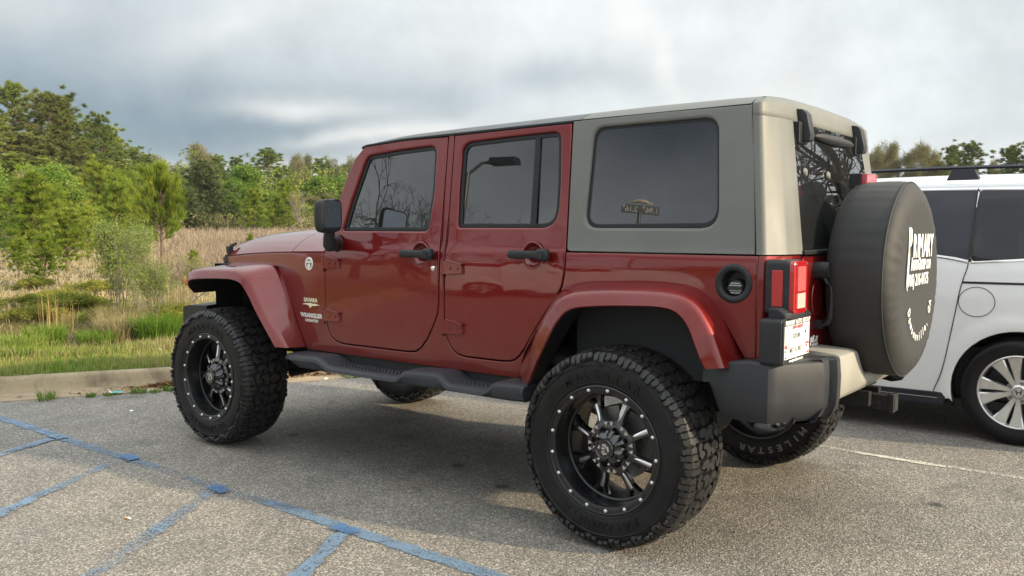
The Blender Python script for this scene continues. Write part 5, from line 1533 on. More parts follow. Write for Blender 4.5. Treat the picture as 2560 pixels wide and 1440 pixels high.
def asphalt_mat():
    m = bpy.data.materials.new('worn_asphalt'); m.use_nodes = True; t = m.node_tree
    for n in list(t.nodes): t.nodes.remove(n)
    q = NT(t); oc = q.n('ShaderNodeTexCoord').outputs['Object']
    v1 = q.n('ShaderNodeTexVoronoi', {'Vector': oc, 'Scale': 118.0, 'Randomness': 1.0})
    v2 = q.n('ShaderNodeTexVoronoi', {'Vector': oc, 'Scale': 250.0, 'Randomness': 1.0})
    sp = q.n('ShaderNodeSeparateColor', {0: v1.outputs['Color']})
    sp2 = q.n('ShaderNodeSeparateColor', {0: v2.outputs['Color']})
    stone = q.ramp(sp.outputs[0], [(0.0, (.070, .064, .057)), (.25, (.15, .140, .125)), (.55, (.27, .25, .22)), (.82, (.43, .395, .34)), (1.0, (.70, .65, .57))])
    stone2 = q.ramp(sp2.outputs[1], [(0.0, (.085, .079, .070)), (.6, (.23, .215, .19)), (1.0, (.50, .47, .41))])
    col = q.mix(.42, stone, stone2)
    # binder shows dark between the stones
    gapm = q.n('ShaderNodeMapRange', {0: v1.outputs['Distance'], 1: .25, 2: .62, 3: 0.0, 4: .55}).outputs[0]
    col = q.mix(gapm, col, (.075, .072, .070))
    big = q.noise(oc, .45, 5, .6)
    tone = q.ramp(big, [(.3, (.80, .80, .82)), (.7, (1.14, 1.10, 1.04))])
    col = q.mix(1.0, col, tone, 'MULTIPLY')
    med = q.noise(oc, 3.1, 6, .65)
    col = q.mix(1.0, col, q.ramp(med, [(.30, (.80, .80, .80)), (.55, (1.02, 1.02, 1.02)), (.75, (1.12, 1.10, 1.06))]), 'MULTIPLY')
    # oil drips and scuffs, thickest under and beside the parking place
    ds = q.noise(oc, 2.6, 5, .6, .5)
    spot = q.n('ShaderNodeMapRange', {0: ds, 1: .60, 2: .70, 3: 0.0, 4: .62}, interpolation_type='SMOOTHSTEP').outputs[0]
    sx = q.n('ShaderNodeSeparateXYZ', {0: oc})
    gx = q.math('MULTIPLY', q.math('SUBTRACT', sx.outputs[0], 2.1), .62); gy = q.math('MULTIPLY', q.math('SUBTRACT', sx.outputs[1], .2), .95)
    rr = q.math('SQRT', q.math('ADD', q.math('MULTIPLY', gx, gx), q.math('MULTIPLY', gy, gy)))
    near = q.n('ShaderNodeMapRange', {0: rr, 1: 1.35, 2: .15, 3: 0.0, 4: 1.0}, interpolation_type='SMOOTHSTEP').outputs[0]
    oil = q.n('ShaderNodeMapRange', {0: q.math('ADD', q.math('MULTIPLY', near, .55), q.math('MULTIPLY', q.noise(oc, 4.0, 6, .65, .3), .8)), 1: .62, 2: 1.02, 3: 0.0, 4: .38}).outputs[0]
    col = q.mix(q.math('MULTIPLY', spot, .55), col, (.035, .033, .031))
    col = q.mix(oil, col, (.030, .028, .027))
    vd = q.n('ShaderNodeTexVoronoi', {'Vector': oc, 'Scale': 2.1}); vds = q.n('ShaderNodeSeparateColor', {0: vd.outputs['Color']})
    dd_ = q.math('ADD', vd.outputs['Distance'], q.math('MULTIPLY', q.math('SUBTRACT', q.noise(oc, 22, 4, .6), .5), .10))
    drip = q.math('MULTIPLY', q.n('ShaderNodeMapRange', {0: dd_, 1: .105, 2: .060, 3: 0.0, 4: .8}).outputs[0], q.math('GREATER_THAN', vds.outputs[0], .62))
    col = q.mix(drip, col, (.025, .023, .022))
    rust = q.n('ShaderNodeMapRange', {0: q.noise(oc, 1.7, 5, .6, .2, 0), 1: .64, 2: .74, 3: 0.0, 4: .35}).outputs[0]
    col = q.mix(rust, col, (.26, .15, .09))
    b = q.n('ShaderNodeBsdfPrincipled', {'Base Color': col, 'Roughness': .82, 'Specular IOR Level': .35})
    hgt = q.math('ADD', q.math('MULTIPLY', v1.outputs['Distance'], -1.0), q.math('MULTIPLY', v2.outputs['Distance'], -.4))
    bp = q.n('ShaderNodeBump', {'Height': hgt, 'Strength': .8, 'Distance': .004})
    bp2 = q.n('ShaderNodeBump', {'Height': med, 'Strength': .25, 'Distance': .02, 'Normal': bp.outputs[0]})
    t.links.new(bp2.outputs[0], b.inputs['Normal'])
    q.n('ShaderNodeOutputMaterial', {'Surface': b.outputs[0]})
    return m
M['asphalt'] = asphalt_mat()


def line_mat(name, color, base_cover, seed, bold=None):
    """road paint worn through to the asphalt"""
    m = bpy.data.materials.new(name); m.use_nodes = True; t = m.node_tree
    for n in list(t.nodes): t.nodes.remove(n)
    q = NT(t); oc = q.n('ShaderNodeTexCoord').outputs['Object']
    off = q.n('ShaderNodeVectorMath', {0: oc, 1: (seed, seed * 2.3, 0)}, operation='ADD').outputs[0]
    big = q.noise(off, .9, 4, .55, .3); med = q.noise(off, 9.0, 6, .7)
    vo = q.n('ShaderNodeTexVoronoi', {'Vector': oc, 'Scale': 95.0}).outputs['Distance']
    cov = q.math('ADD', q.math('MULTIPLY', big, 1.5), q.math('MULTIPLY', med, .75))
    cov = q.math('SUBTRACT', cov, q.math('MULTIPLY', vo, .75))
    # worn away on both edges: uv.y runs across the line
    uv = q.n('ShaderNodeTexCoord').outputs['UV']; uvs = q.n('ShaderNodeSeparateXYZ', {0: uv})
    ed = q.math('ABSOLUTE', q.math('SUBTRACT', uvs.outputs[1], .5))
    cov = q.math('SUBTRACT', cov, q.n('ShaderNodeMapRange', {0: ed, 1: .32, 2: .52, 3: 0.0, 4: .75}).outputs[0])
    wear = q.n('ShaderNodeAttribute', attribute_name='wear').outputs['Fac']
    cov = q.math('SUBTRACT', cov, wear)
    a = q.n('ShaderNodeMapRange', {0: cov, 1: .78 - base_cover, 2: 1.10 - base_cover, 3: 0.0, 4: .93}).outputs[0]
    tone = q.ramp(med, [(.3, tuple(c * .75 for c in color)), (.7, tuple(min(1, c * 1.15) for c in color))])
    b = q.n('ShaderNodeBsdfPrincipled', {'Base Color': tone, 'Roughness': .7})
    bp = q.n('ShaderNodeBump', {'Height': vo, 'Strength': -.5, 'Distance': .003}); t.links.new(bp.outputs[0], b.inputs['Normal'])
    mx = q.n('ShaderNodeMixShader', {0: a, 1: q.n('ShaderNodeBsdfTransparent').outputs[0], 2: b.outputs[0]})
    q.n('ShaderNodeOutputMaterial', {'Surface': mx.outputs[0]})
    return m
M['blue'] = line_mat('worn_blue_paint', (.125, .19, .27), .31, 3.0)
M['blue_dk'] = line_mat('fresh_blue_paint', (.06, .135, .28), .36, 8.0)
M['whiteline'] = line_mat('worn_white_paint', (.58, .54, .46), .27, 12.0)


def ribbon(name, pts, width, z, m, wear=None, wob=.008, seed=1, label=None):
    rnd = random.Random(seed)
    P = [Vector((p[0], p[1], 0)) for p in pts]
    L = [0]
    for i in range(1, len(P)): L.append(L[-1] + (P[i] - P[i - 1]).length)
    n = max(3, int(L[-1] / .06)); vs = []; fs = []; uv = []; wr = []
    for k in range(n + 1):
        t = L[-1] * k / n
        x = np.interp(t, L, [p.x for p in P]); y = np.interp(t, L, [p.y for p in P])
        x2 = np.interp(min(t + .05, L[-1]), L, [p.x for p in P]); y2 = np.interp(min(t + .05, L[-1]), L, [p.y for p in P])
        x1 = np.interp(max(t - .05, 0), L, [p.x for p in P]); y1 = np.interp(max(t - .05, 0), L, [p.y for p in P])
        d = Vector((x2 - x1, y2 - y1)).normalized(); nn = Vector((-d.y, d.x))
        wl = width / 2 + rnd.uniform(-wob, wob); wr2 = width / 2 + rnd.uniform(-wob, wob); c = wob * .8 * math.sin(k * .13 + seed)
        for s_, h in ((-1, wl), (1, wr2)):
            q = Vector((x, y)) + nn * (s_ * h + c); vs.append((q.x, q.y, z)); uv.append((t, .5 + .5 * s_))
        wv = np.interp(t / L[-1], [w_[0] for w_ in wear], [w_[1] for w_ in wear]) if wear else 0.0
        wr += [wv, wv]
    for k in range(n): fs.append((2 * k, 2 * k + 2, 2 * k + 3, 2 * k + 1))
    me = bpy.data.meshes.new(name); me.from_pydata(vs, [], fs); me.materials.append(m)
    ul = me.uv_layers.new(name='UVMap'); at = me.attributes.new('wear', 'FLOAT', 'POINT')
    for i, w_ in enumerate(wr): at.data[i].value = float(w_)
    for l in me.loops: ul.data[l.index].uv = uv[l.vertex_index]
    o = link_mesh(name, me); tag(o, label, None, None, 'structure'); return o


# the lot: one sheet up to the gutter pan
mb = MB()
a = KP(0, -80); b = KP(0, 90)
mb.add([(a[0], a[1], 0), (b[0], b[1], 0), (-120, b[1], 0), (-120, a[1], 0)], [(0, 1, 2, 3)])
o = mb.build('parking_lot', M['asphalt'], None, smooth=None); tag(o, 'worn grey asphalt of the car park with speckled stones and oil stains', None, None, 'structure')
# blue hatching (an accessible bay's access aisle) left of the SUV
ribbon('blue_line', [(5.0, 1.50), (3.0, 1.49), (1.0, 1.50), (-1.2, 1.51)], .105, .004, M['blue'], [(0, -.1), (.20, 0.0), (.30, .05), (.345, .18), (.50, .26), (.56, .20), (.60, .04), (.70, -.05), (1, 0)], .010, 1, 'long worn blue line running beside the SUV')
for i, (x0, dx, w_) in enumerate(((3.86, -.17, [(0, -.2), (.15, -.1), (1, .1)]), (3.02, -.53, [(0, .20), (.15, .12), (.3, .0), (1, .0)]), (2.05, -.60, [(0, .20), (.13, .12), (.24, .0), (1, -.10)]), (1.03, -.50, [(0, .1), (.3, .0), (1, .1)]), (.0, -.5, [(0, .1), (1, .1)]))):
    n = 2.6
    ribbon('blue_line', [(x0, 1.56), (x0 + dx, 2.50), (x0 + dx * 2.0, 3.5)] if i else [(3.86, 1.56), (3.70, 1.95), (3.40, 2.7)], .105, .008, M['blue'], w_, .012, 4 + i, ('first', 'second', 'third', 'fourth', 'fifth')[i] + ' slanting blue hatch line counted from the kerb')
for i, (x, y, fr_) in enumerate(((3.88, 1.51, 0), (3.02, 1.49, .3), (2.04, 1.52, 1), (1.045, 1.515, 1))):
    ribbon('blue_patch', [(x + .075, y), (x - .075, y + .01)], .095, .012, M['blue_dk'] if fr_ > .1 else M['blue'], None, .006, 20 + i, ('first', 'second', 'third', 'fourth')[i] + ' bolder blue patch where hatch and long line meet, counted from the kerb')
ribbon('white_line', [(4.2, -1.42), (1.0, -1.40), (-.13, -1.40), (-.75, -1.37), (-1.3, -1.39), (-4.5, -1.40)], .075, .004, M['whiteline'], [(0, .1), (.5, .05), (1, .1)], .010, 31, 'faded white bay line between the SUV and the van')

# kerb and gutter
def conc(name, c, dark, sc=6.0, streak=False):
    m = mat(name, c, .85)
    t = m.node_tree; q = NT(t); b = t.nodes[m['bsdf']]; oc = q.n('ShaderNodeTexCoord').outputs['Object']
    nz = q.noise(oc, sc, 8, .7); fine = q.noise(oc, 160, 3, .6)
    col = q.ramp(nz, [(.28, dark), (.50, c), (.75, tuple(min(1, k * 1.25) for k in c))])
    if streak:
        mp = q.n('ShaderNodeMapping', {0: oc}); mp.inputs['Scale'].default_value = (7, 7, .6)
        sn = q.n('ShaderNodeMapRange', {0: q.noise(mp.outputs[0], 1.0, 6, .6), 1: .50, 2: .72, 3: 0, 4: .6}).outputs[0]
        col = q.mix(sn, col, tuple(k * .55 for k in dark))
    col = q.mix(1.0, col, q.ramp(fine, [(.3, (.8, .8, .8)), (.7, (1.15, 1.15, 1.15))]), 'MULTIPLY')
    t.links.new(col, b.inputs['Base Color'])
    bp = q.n('ShaderNodeBump', {'Height': q.math('ADD', fine, q.math('MULTIPLY', nz, 2.0)), 'Strength': .5, 'Distance': .004}); t.links.new(bp.outputs[0], b.inputs['Normal'])
    return m
M['kerb'] = conc('stained_concrete_kerb', (.26, .205, .125), (.125, .092, .052), 4.0, True)
M['pan'] = conc('silty_gutter_pan', (.27, .205, .13), (.14, .10, .062), 3.0)
prof = [(-.004, -.02), (.0, .006), (.28, .010), (.305, .022), (.325, .060), (.345, .110), (.362, .128), (.385, .135), (.46, .134), (.475, .125), (.478, .02)]
mbk = MB(); rows = []
for s_ in np.arange(-30, 40.1, .5): rows.append([(*KP(u_, s_), z + .003 * math.sin(s_ * 1.1) * (z > .05)) for u_, z in prof])
mbk.use(M['pan']); mbk.loft(rows)
nc = len(prof) - 1
mbk.mats.append(M['kerb']); mbk.mi = [0 if (k % nc) < 3 else 1 for k in range(len(mbk.f))]
o = mbk.build('kerb', None, None, smooth=40); tag(o, 'rounded concrete kerb and gutter pan along the edge of the car park', None, None, 'structure')

# field
def field_mat():
    m = mat('dry_field_soil', (.24, .19, .10), .95)
    t = m.node_tree; q = NT(t); b = t.nodes[m['bsdf']]; oc = q.n('ShaderNodeTexCoord').outputs['Object']
    sx = q.n('ShaderNodeSeparateXYZ', {0: oc})
    u_ = q.math('DIVIDE', q.math('SUBTRACT', q.math('SUBTRACT', sx.outputs[0], q.math('MULTIPLY', sx.outputs[1], KS)), 4.78), KN)
    u_ = q.math('ADD', u_, q.math('MULTIPLY', q.math('SUBTRACT', q.noise(oc, .8, 4, .6), .5), 1.2))
    col = q.ramp(q.math('MULTIPLY', u_, 1 / 12.0), [(.04, (.13, .17, .035)), (.12, (.15, .16, .05)), (.20, (.15, .125, .06)), (.5, (.25, .20, .115)), (1.0, (.33, .265, .17))])
    col = q.mix(1.0, col, q.ramp(q.noise(oc, 5, 8, .7), [(.3, (.55, .55, .55)), (.7, (1.35, 1.3, 1.2))]), 'MULTIPLY')
    t.links.new(col, b.inputs['Base Color'])
    bp = q.n('ShaderNodeBump', {'Height': q.noise(oc, 18, 6, .7), 'Strength': .8, 'Distance': .05}); t.links.new(bp.outputs[0], b.inputs['Normal'])
    return m
M['field'] = field_mat()
us = [.46, .6, .8, 1.1, 1.5, 2, 2.7, 3.5, 4.5, 6, 8, 11, 15, 20, 28, 40, 60, 90, 140, 240, 500, 1200]
mbf = MB(); rows = []
ss = list(np.arange(-60, 60.1, 1.5)); ss = [-1500, -600, -250, -120] + ss + [120, 250, 600, 1500]
for u_ in us:
    rows.append([(*KP(u_, s_), (GZ(*KP(u_, s_)) if u_ < 120 else 1.55) - (.02 if u_ < .5 else 0)) for s_ in ss])
mbf.loft(rows)
o = mbf.build('field', M['field'], None, smooth=60); tag(o, 'open field of dry soil and thatch beyond the kerb', None, None, 'structure')
mb = MB(); mb.add([(-1500, -1500, -.06), (1500, -1500, -.06), (1500, 1500, -.06), (-1500, 1500, -.06)], [(0, 1, 2, 3)])
o = mb.build('far_ground', M['field'], None, smooth=None); tag(o, 'far flat ground out to the horizon', None, None, 'structure')

# ================================================================== GRASS (stuff)
def leaf_mat(name, stops, rough=.7, trans=.35, tintname='tint', objvar=.12):
    """foliage: colour from a per-blade value, some light coming through"""
    m = bpy.data.materials.new(name); m.use_nodes = True; t = m.node_tree
    for n in list(t.nodes): t.nodes.remove(n)
    q = NT(t)
    at = q.n('ShaderNodeAttribute', attribute_name=tintname).outputs['Fac']
    oi = q.n('ShaderNodeObjectInfo').outputs['Random']
    f_ = q.math('ADD', at, q.math('MULTIPLY', q.math('SUBTRACT', oi, .5), objvar))
    col = q.ramp(f_, stops)
    d = q.n('ShaderNodeBsdfDiffuse', {'Color': col, 'Roughness': .5}); tr = q.n('ShaderNodeBsdfTranslucent', {'Color': col})
    mx = q.n('ShaderNodeMixShader', {0: trans, 1: d.outputs[0], 2: tr.outputs[0]})
    q.n('ShaderNodeOutputMaterial', {'Surface': mx.outputs[0]})
    return m
M['grass_green'] = leaf_mat('green_grass', [(0, (.030, .075, .010)), (.35, (.085, .17, .022)), (.65, (.16, .25, .040)), (.85, (.27, .30, .07)), (1, (.36, .31, .15))])
M['grass_dry'] = leaf_mat('dry_grass', [(0, (.065, .060, .025)), (.3, (.145, .128, .052)), (.6, (.265, .225, .110)), (.85, (.38, .315, .175)), (1, (.48, .41, .25))])
M['brush_pink'] = leaf_mat('dry_field_brush', [(0, (.12, .088, .060)), (.4, (.24, .185, .130)), (.7, (.34, .27, .195)), (1, (.44, .36, .27))])


def blades(name, rng, xy, h, wd, lean, tint, m, label, kind='stuff', clump=None, parent=None, zfun=None, bend=.5):
    n = len(xy)
    xy = np.asarray(xy); h = np.asarray(h); wd = np.broadcast_to(np.asarray(wd, float), (n,)); tint = np.asarray(tint)
    z = np.array([zfun(a, b) for a, b in xy]) if zfun else np.zeros(n)
    ang = rng.uniform(0, 2 * np.pi, n); la = rng.uniform(0, 2 * np.pi, n); ln = np.abs(rng.normal(0, 1, n)) * lean
    if isinstance(clump, np.ndarray):                 # lean away from clump centre
        la = np.arctan2(xy[:, 1] - clump[:, 1], xy[:, 0] - clump[:, 0]) + rng.normal(0, .5, n); ln = np.abs(rng.normal(.55, .35, n)) * lean
    dx, dy = np.cos(ang) * wd / 2, np.sin(ang) * wd / 2
    ex, ey = np.cos(la) * ln * h, np.sin(la) * ln * h
    V = np.zeros((n, 5, 3))
    V[:, 0] = np.stack([xy[:, 0] - dx, xy[:, 1] - dy, z - .01], 1); V[:, 1] = np.stack([xy[:, 0] + dx, xy[:, 1] + dy, z - .01], 1)
    mz = z + h * .6
    V[:, 2] = np.stack([xy[:, 0] + dx * .8 + ex * .35, xy[:, 1] + dy * .8 + ey * .35, mz], 1); V[:, 3] = np.stack([xy[:, 0] - dx * .8 + ex * .35, xy[:, 1] - dy * .8 + ey * .35, mz], 1)
    V[:, 4] = np.stack([xy[:, 0] + ex, xy[:, 1] + ey, z + h * (1 - bend * np.minimum(1, ln) ** 2)], 1)
    base = np.arange(n)[:, None] * 5
    quad = (base + np.array([0, 1, 2, 3])); tri = (base + np.array([3, 2, 4]))
    me = bpy.data.meshes.new(name)
    me.vertices.add(n * 5); me.vertices.foreach_set('co', V.reshape(-1))
    me.loops.add(n * 7); me.loops.foreach_set('vertex_index', np.concatenate([quad, tri], 1).reshape(-1).astype(np.int32))
    me.polygons.add(n * 2)
    st = np.stack([np.arange(n) * 7, np.arange(n) * 7 + 4], 1).reshape(-1).astype(np.int32)
    me.polygons.foreach_set('loop_start', st)
    me.update(calc_edges=True)
    me.materials.append(m)
    a = me.attributes.new('tint', 'FLOAT', 'POINT'); a.data.foreach_set('value', np.repeat(np.clip(tint, 0, 1), 5).astype(np.float32))
    o = link_mesh(name, me, parent)
    if kind or label: tag(o, label, None, None, kind)
    return o


rng = np.random.default_rng(7)
CX, CY = -1.96, 4.14
def fbm(x, y, s=1.0, seed=0):
    r_ = np.zeros_like(x)
    for k, (f_, a_) in enumerate(((1, .5), (2.1, .28), (4.3, .15), (8.7, .08))):
        r_ += a_ * np.sin(x * f_ * s + 1.7 * k + seed + 1.3 * np.sin(y * f_ * s * .8 + k)) * np.cos(y * f_ * s * 1.1 + .9 * k + seed * 1.7 + 1.1 * np.sin(x * f_ * s * .7))
    return r_
def band(n, u0, u1, s0, s1, powr=1.0):
    u_ = u0 + (u1 - u0) * rng.uniform(0, 1, n) ** powr; s_ = rng.uniform(s0, s1, n)
    x = KO.x + KNV.x * u_ + KT.x * s_; y = KO.y + KNV.y * u_ + KT.y * s_
    return x, y, u_, s_
def wedge(n, d0, d1, a0, a1, umin):
    """scattered over a fan of open ground, thinner with distance"""
    d = d0 * (d1 / d0) ** rng.uniform(0, 1, n); az = np.radians(rng.uniform(a0, a1, n))
    x = CX + d * np.cos(az); y = CY + d * np.sin(az)
    u_ = (x - KS * y - 4.78) / KN
    k = u_ > umin
    return x[k], y[k], u_[k], d[k]
# mown verge
x, y, u_, s_ = band(52000, .47, 1.75, -7, 7, 1.1)
f_ = fbm(x, y, 1.6, 2)
blades('verge_grass', rng, np.stack([x, y], 1), rng.uniform(.03, .075, len(x)) * (1 + .9 * np.clip(f_, 0, 1)) * (1 + .5 * (u_ > 1.3)), rng.uniform(.004, .008, len(x)), .45, .68 + f_ * .40 + rng.normal(0, .17, len(x)), M['grass_green'], 'short green and yellow grass of the verge behind the kerb', zfun=GZ)
# rough grass, patches of green and straw
x, y, u_, s_ = band(46000, 1.3, 6.0, -9, 8, 1.35)
f_ = fbm(x, y, 1.0, 5)
g_ = (f_ + rng.normal(0, .12, len(x)) - .05 * (u_ - 1.3)) > .0
xg, yg, ug = x[g_], y[g_], u_[g_]; fg = f_[g_]
blades('rough_green_grass', rng, np.stack([xg, yg], 1), rng.uniform(.05, .13, len(xg)) * (1 + fg), rng.uniform(.005, .010, len(xg)), .8, .60 + rng.normal(0, .2, len(xg)) + .05 * ug, M['grass_green'], 'rank green grass in patches behind the verge', zfun=GZ)
xd, yd, ud = x[~g_], y[~g_], u_[~g_]
blades('rough_dry_grass', rng, np.stack([xd, yd], 1), rng.uniform(.05, .15, len(xd)) * np.clip(.6 + .1 * ud, .6, 1.1), rng.uniform(.004, .009, len(xd)), 1.0, .34 + rng.normal(0, .22, len(xd)), M['grass_dry'], 'tangled straw-coloured grass and dead stems behind the verge', zfun=GZ)
x, y, u_, d = wedge(105000, 7, 64, -64, 4, 3.2)
f_ = fbm(x, y, .5, 9)
blades('dry_field_grass', rng, np.stack([x, y], 1), rng.uniform(.04, .13, len(x)) * (1.1 + .8 * f_), .004 + .0009 * d, 1.1, .60 + f_ * .35 + rng.normal(0, .16, len(x)), M['grass_dry'], 'low pale dry grass of the near field', zfun=GZ)
x, y, u_, d = wedge(210000, 17, 66, -66, 6, 8.0)
f_ = fbm(x, y, .22, 4)
azd = np.degrees(np.arctan2(y - CY, x - CX)); pk = (azd < -32 + rng.normal(0, 1.2, len(x))) | (d > 50)
x, y, d, f_ = x[pk], y[pk], d[pk], f_[pk]
blades('tall_dry_brush', rng, np.stack([x, y], 1), rng.uniform(.30, .80, len(x)) * (1 + .35 * f_), .004 + .0008 * d, .85, .66 + f_ * .25 + rng.normal(0, .16, len(x)), M['brush_pink'], 'pinkish tan dead brush covering the far field', zfun=GZ)


def tuft(name, x, y, r_, h, n, m, tint, label, cat, group, w_=(.005, .009), lean=.75, seed=0):
    rg = np.random.default_rng(100 + seed)
    a = rg.uniform(0, 2 * np.pi, n); q = r_ * .5 * np.sqrt(rg.uniform(0, 1, n))
    xy = np.stack([q * np.cos(a), q * np.sin(a)], 1)
    o = blades(name, rg, xy, rg.uniform(.45, 1.0, n) * h, rg.uniform(*w_, n), lean, tint + rg.normal(0, .15, n), m, None, None, np.zeros((n, 2)), None, None, .45)
    o.location = (x, y, GZ(x, y)); tag(o, label, cat, group); return o
TG = 'grass tufts behind the verge'
for i, (x, y, r_, h, n, mk, tn, lb) in enumerate((
    (7.04, -1.00, .46, .34, 1500, 'grass_green', .50, 'lush bright green grass tuft nearest the front tyre'),
    (7.30, .30, .40, .22, 600, 'grass_green', .68, 'wide green grass tuft at the left end of the verge'),
    (7.55, -.05, .36, .27, 700, 'grass_green', .64, 'green grass tuft second from the left, under the orange stalks'),
    (7.20, -.42, .38, .20, 600, 'grass_green', .60, 'low sprawling dark green tuft in the middle of the verge'),
    (7.30, -.72, .42, .34, 1200, 'grass_dry', .75, 'pale straw-coloured tuft left of the lush green one'),
    (7.9, -1.05, .46, .40, 1000, 'grass_dry', .72, 'fluffy pale dry tuft behind the straw-coloured one'),
    (6.75, .55, .30, .16, 400, 'grass_green', .55, 'small yellow-green tuft close to the kerb at far left'),
    (6.6, -1.75, .30, .18, 500, 'grass_green', .50, 'green tuft behind the front tyre'))):
    tuft('grass_tuft', x, y, r_, h, n, M[mk], tn, lb, 'grass tuft', TG, seed=i)
# standing dead stalks
M['stalk'] = leaf_mat('orange_dead_stalk', [(0, (.22, .14, .055)), (.5, (.36, .24, .10)), (1, (.46, .35, .18))], trans=.15)
for i, (x, y, n, h, lb) in enumerate(((8.35, -.55, 14, .55, 'upright orange-brown broomsedge stalks standing above the verge on the left'), (8.0, -1.75, 18, .65, 'leaning pale stalks beside the front fender'), (8.6, -2.1, 26, .80, 'thicket of tall tan stalks right of the candle-topped pine'), (9.2, -2.5, 22, .75, 'sparse tall tan weeds at the fender edge'))):
    tuft('dead_stalks', x, y, .40 + .1 * i, h, n * 3, M['stalk'] if i == 0 else M['grass_dry'], .6, lb, 'dead stalks', 'dead stalks in the rough grass', (.005, .009), .12 if i == 0 else .30, seed=40 + i)


# ================================================================== TREES
M['bark'] = mat('pine_bark', (.13, .085, .055), .9, noise=(8, .4), bump=(30, .8), bump_dist=.02)
M['bark_grey'] = mat('grey_bark', (.16, .14, .115), .9, noise=(10, .35), bump=(40, .6), bump_dist=.02)
M['bark_dark'] = mat('dark_oak_bark', (.035, .030, .026), .9, noise=(10, .35))
LM = {
    'pine': leaf_mat('pine_needles', [(0, (0.054, 0.079, 0.020)), (.4, (0.131, 0.177, 0.039)), (.7, (0.216, 0.262, 0.057)), (1, (0.370, 0.368, 0.088))], trans=.25, objvar=.30),
    'rust': leaf_mat('rusty_pine_needles', [(0, (0.057, 0.071, 0.022)), (.4, (0.127, 0.149, 0.042)), (.7, (0.201, 0.213, 0.062)), (1, (0.299, 0.270, 0.088))], trans=.25, objvar=.15),
    'young': leaf_mat('young_pine_needles', [(0, (0.061, 0.105, 0.016)), (.4, (0.152, 0.220, 0.032)), (.7, (0.265, 0.315, 0.050)), (1, (0.427, 0.419, 0.081))], trans=.35, objvar=.22),
    'leafy': leaf_mat('spring_leaves', [(0, (0.052, 0.107, 0.018)), (.4, (0.127, 0.222, 0.035)), (.7, (0.212, 0.303, 0.055)), (1, (0.339, 0.377, 0.110))], trans=.4, objvar=.18),
    'cedar': leaf_mat('cedar_sprays', [(0, (0.042, 0.062, 0.026)), (.4, (0.096, 0.126, 0.050)), (.7, (0.156, 0.180, 0.074)), (1, (0.228, 0.228, 0.108))], trans=.2, objvar=.1),
    'olive': leaf_mat('budding_leaves', [(0, (0.102, 0.096, 0.042)), (.4, (0.192, 0.186, 0.084)), (.7, (0.300, 0.270, 0.132)), (1, (0.408, 0.336, 0.192))], trans=.35, objvar=.25),
    'willow': leaf_mat('pale_shrub_leaves', [(0, (0.084, 0.129, 0.031)), (.4, (0.179, 0.239, 0.061)), (.7, (0.284, 0.331, 0.099)), (1, (0.441, 0.423, 0.187))], trans=.35, objvar=.2),
    'bush': leaf_mat('bush_leaves', [(0, (0.063, 0.091, 0.017)), (.4, (0.147, 0.176, 0.034)), (.7, (0.266, 0.260, 0.054)), (1, (0.448, 0.377, 0.108))], trans=.3, objvar=.2),
}


def tri_mesh(name, V, tint, m):
    n = len(V)
    me = bpy.data.meshes.new(name)
    me.vertices.add(n * 3); me.vertices.foreach_set('co', np.asarray(V, float).reshape(-1))
    me.loops.add(n * 3); me.loops.foreach_set('vertex_index', np.arange(n * 3, dtype=np.int32))
    me.polygons.add(n); me.polygons.foreach_set('loop_start', (np.arange(n) * 3).astype(np.int32))
    me.update(calc_edges=True); me.materials.append(m)
    a = me.attributes.new('tint', 'FLOAT', 'POINT'); a.data.foreach_set('value', np.repeat(np.clip(tint, 0, 1), 3).astype(np.float32))
    return me


def sprays(rg, C_, D_, n, spread, L, wd, droop=.0):
    """n slim triangles starting round each point C_ heading about D_"""
    k = len(C_); c = np.repeat(C_, n, 0); d = np.repeat(D_, n, 0)
    v = rg.normal(0, 1, c.shape); v /= np.linalg.norm(v, axis=1)[:, None]
    dd = d + v * spread; dd[:, 2] -= droop; dd /= np.linalg.norm(dd, axis=1)[:, None]
    l = (rg.uniform(.6, 1.15, len(c)) * L)[:, None]
    s_ = np.cross(dd, rg.normal(0, 1, c.shape)); s_ /= np.linalg.norm(s_, axis=1)[:, None] + 1e-9
    w_ = (rg.uniform(.7, 1.2, len(c)) * wd)[:, None]
    c = c + v * L * .12
    return np.stack([c - s_ * w_ / 2, c + s_ * w_ / 2, c + dd * l], 1)


def leaves(rg, C_, R_, n, size, flat=.8):
    k = len(C_); c = np.repeat(C_, n, 0)
    v = rg.normal(0, 1, c.shape); v /= np.linalg.norm(v, axis=1)[:, None]
    c = c + v * (R_ * rg.uniform(.35, 1.0, len(c)) ** .6)[:, None] * np.array([1, 1, flat])
    a = rg.normal(0, 1, c.shape); a /= np.linalg.norm(a, axis=1)[:, None]
    b = np.cross(a, rg.normal(0, 1, c.shape)); b /= np.linalg.norm(b, axis=1)[:, None]
    s_ = (rg.uniform(.6, 1.2, len(c)) * size)[:, None]
    return np.stack([c - a * s_ * .5 - b * s_ * .25, c + a * s_ * .5, c + b * s_ * .5], 1)


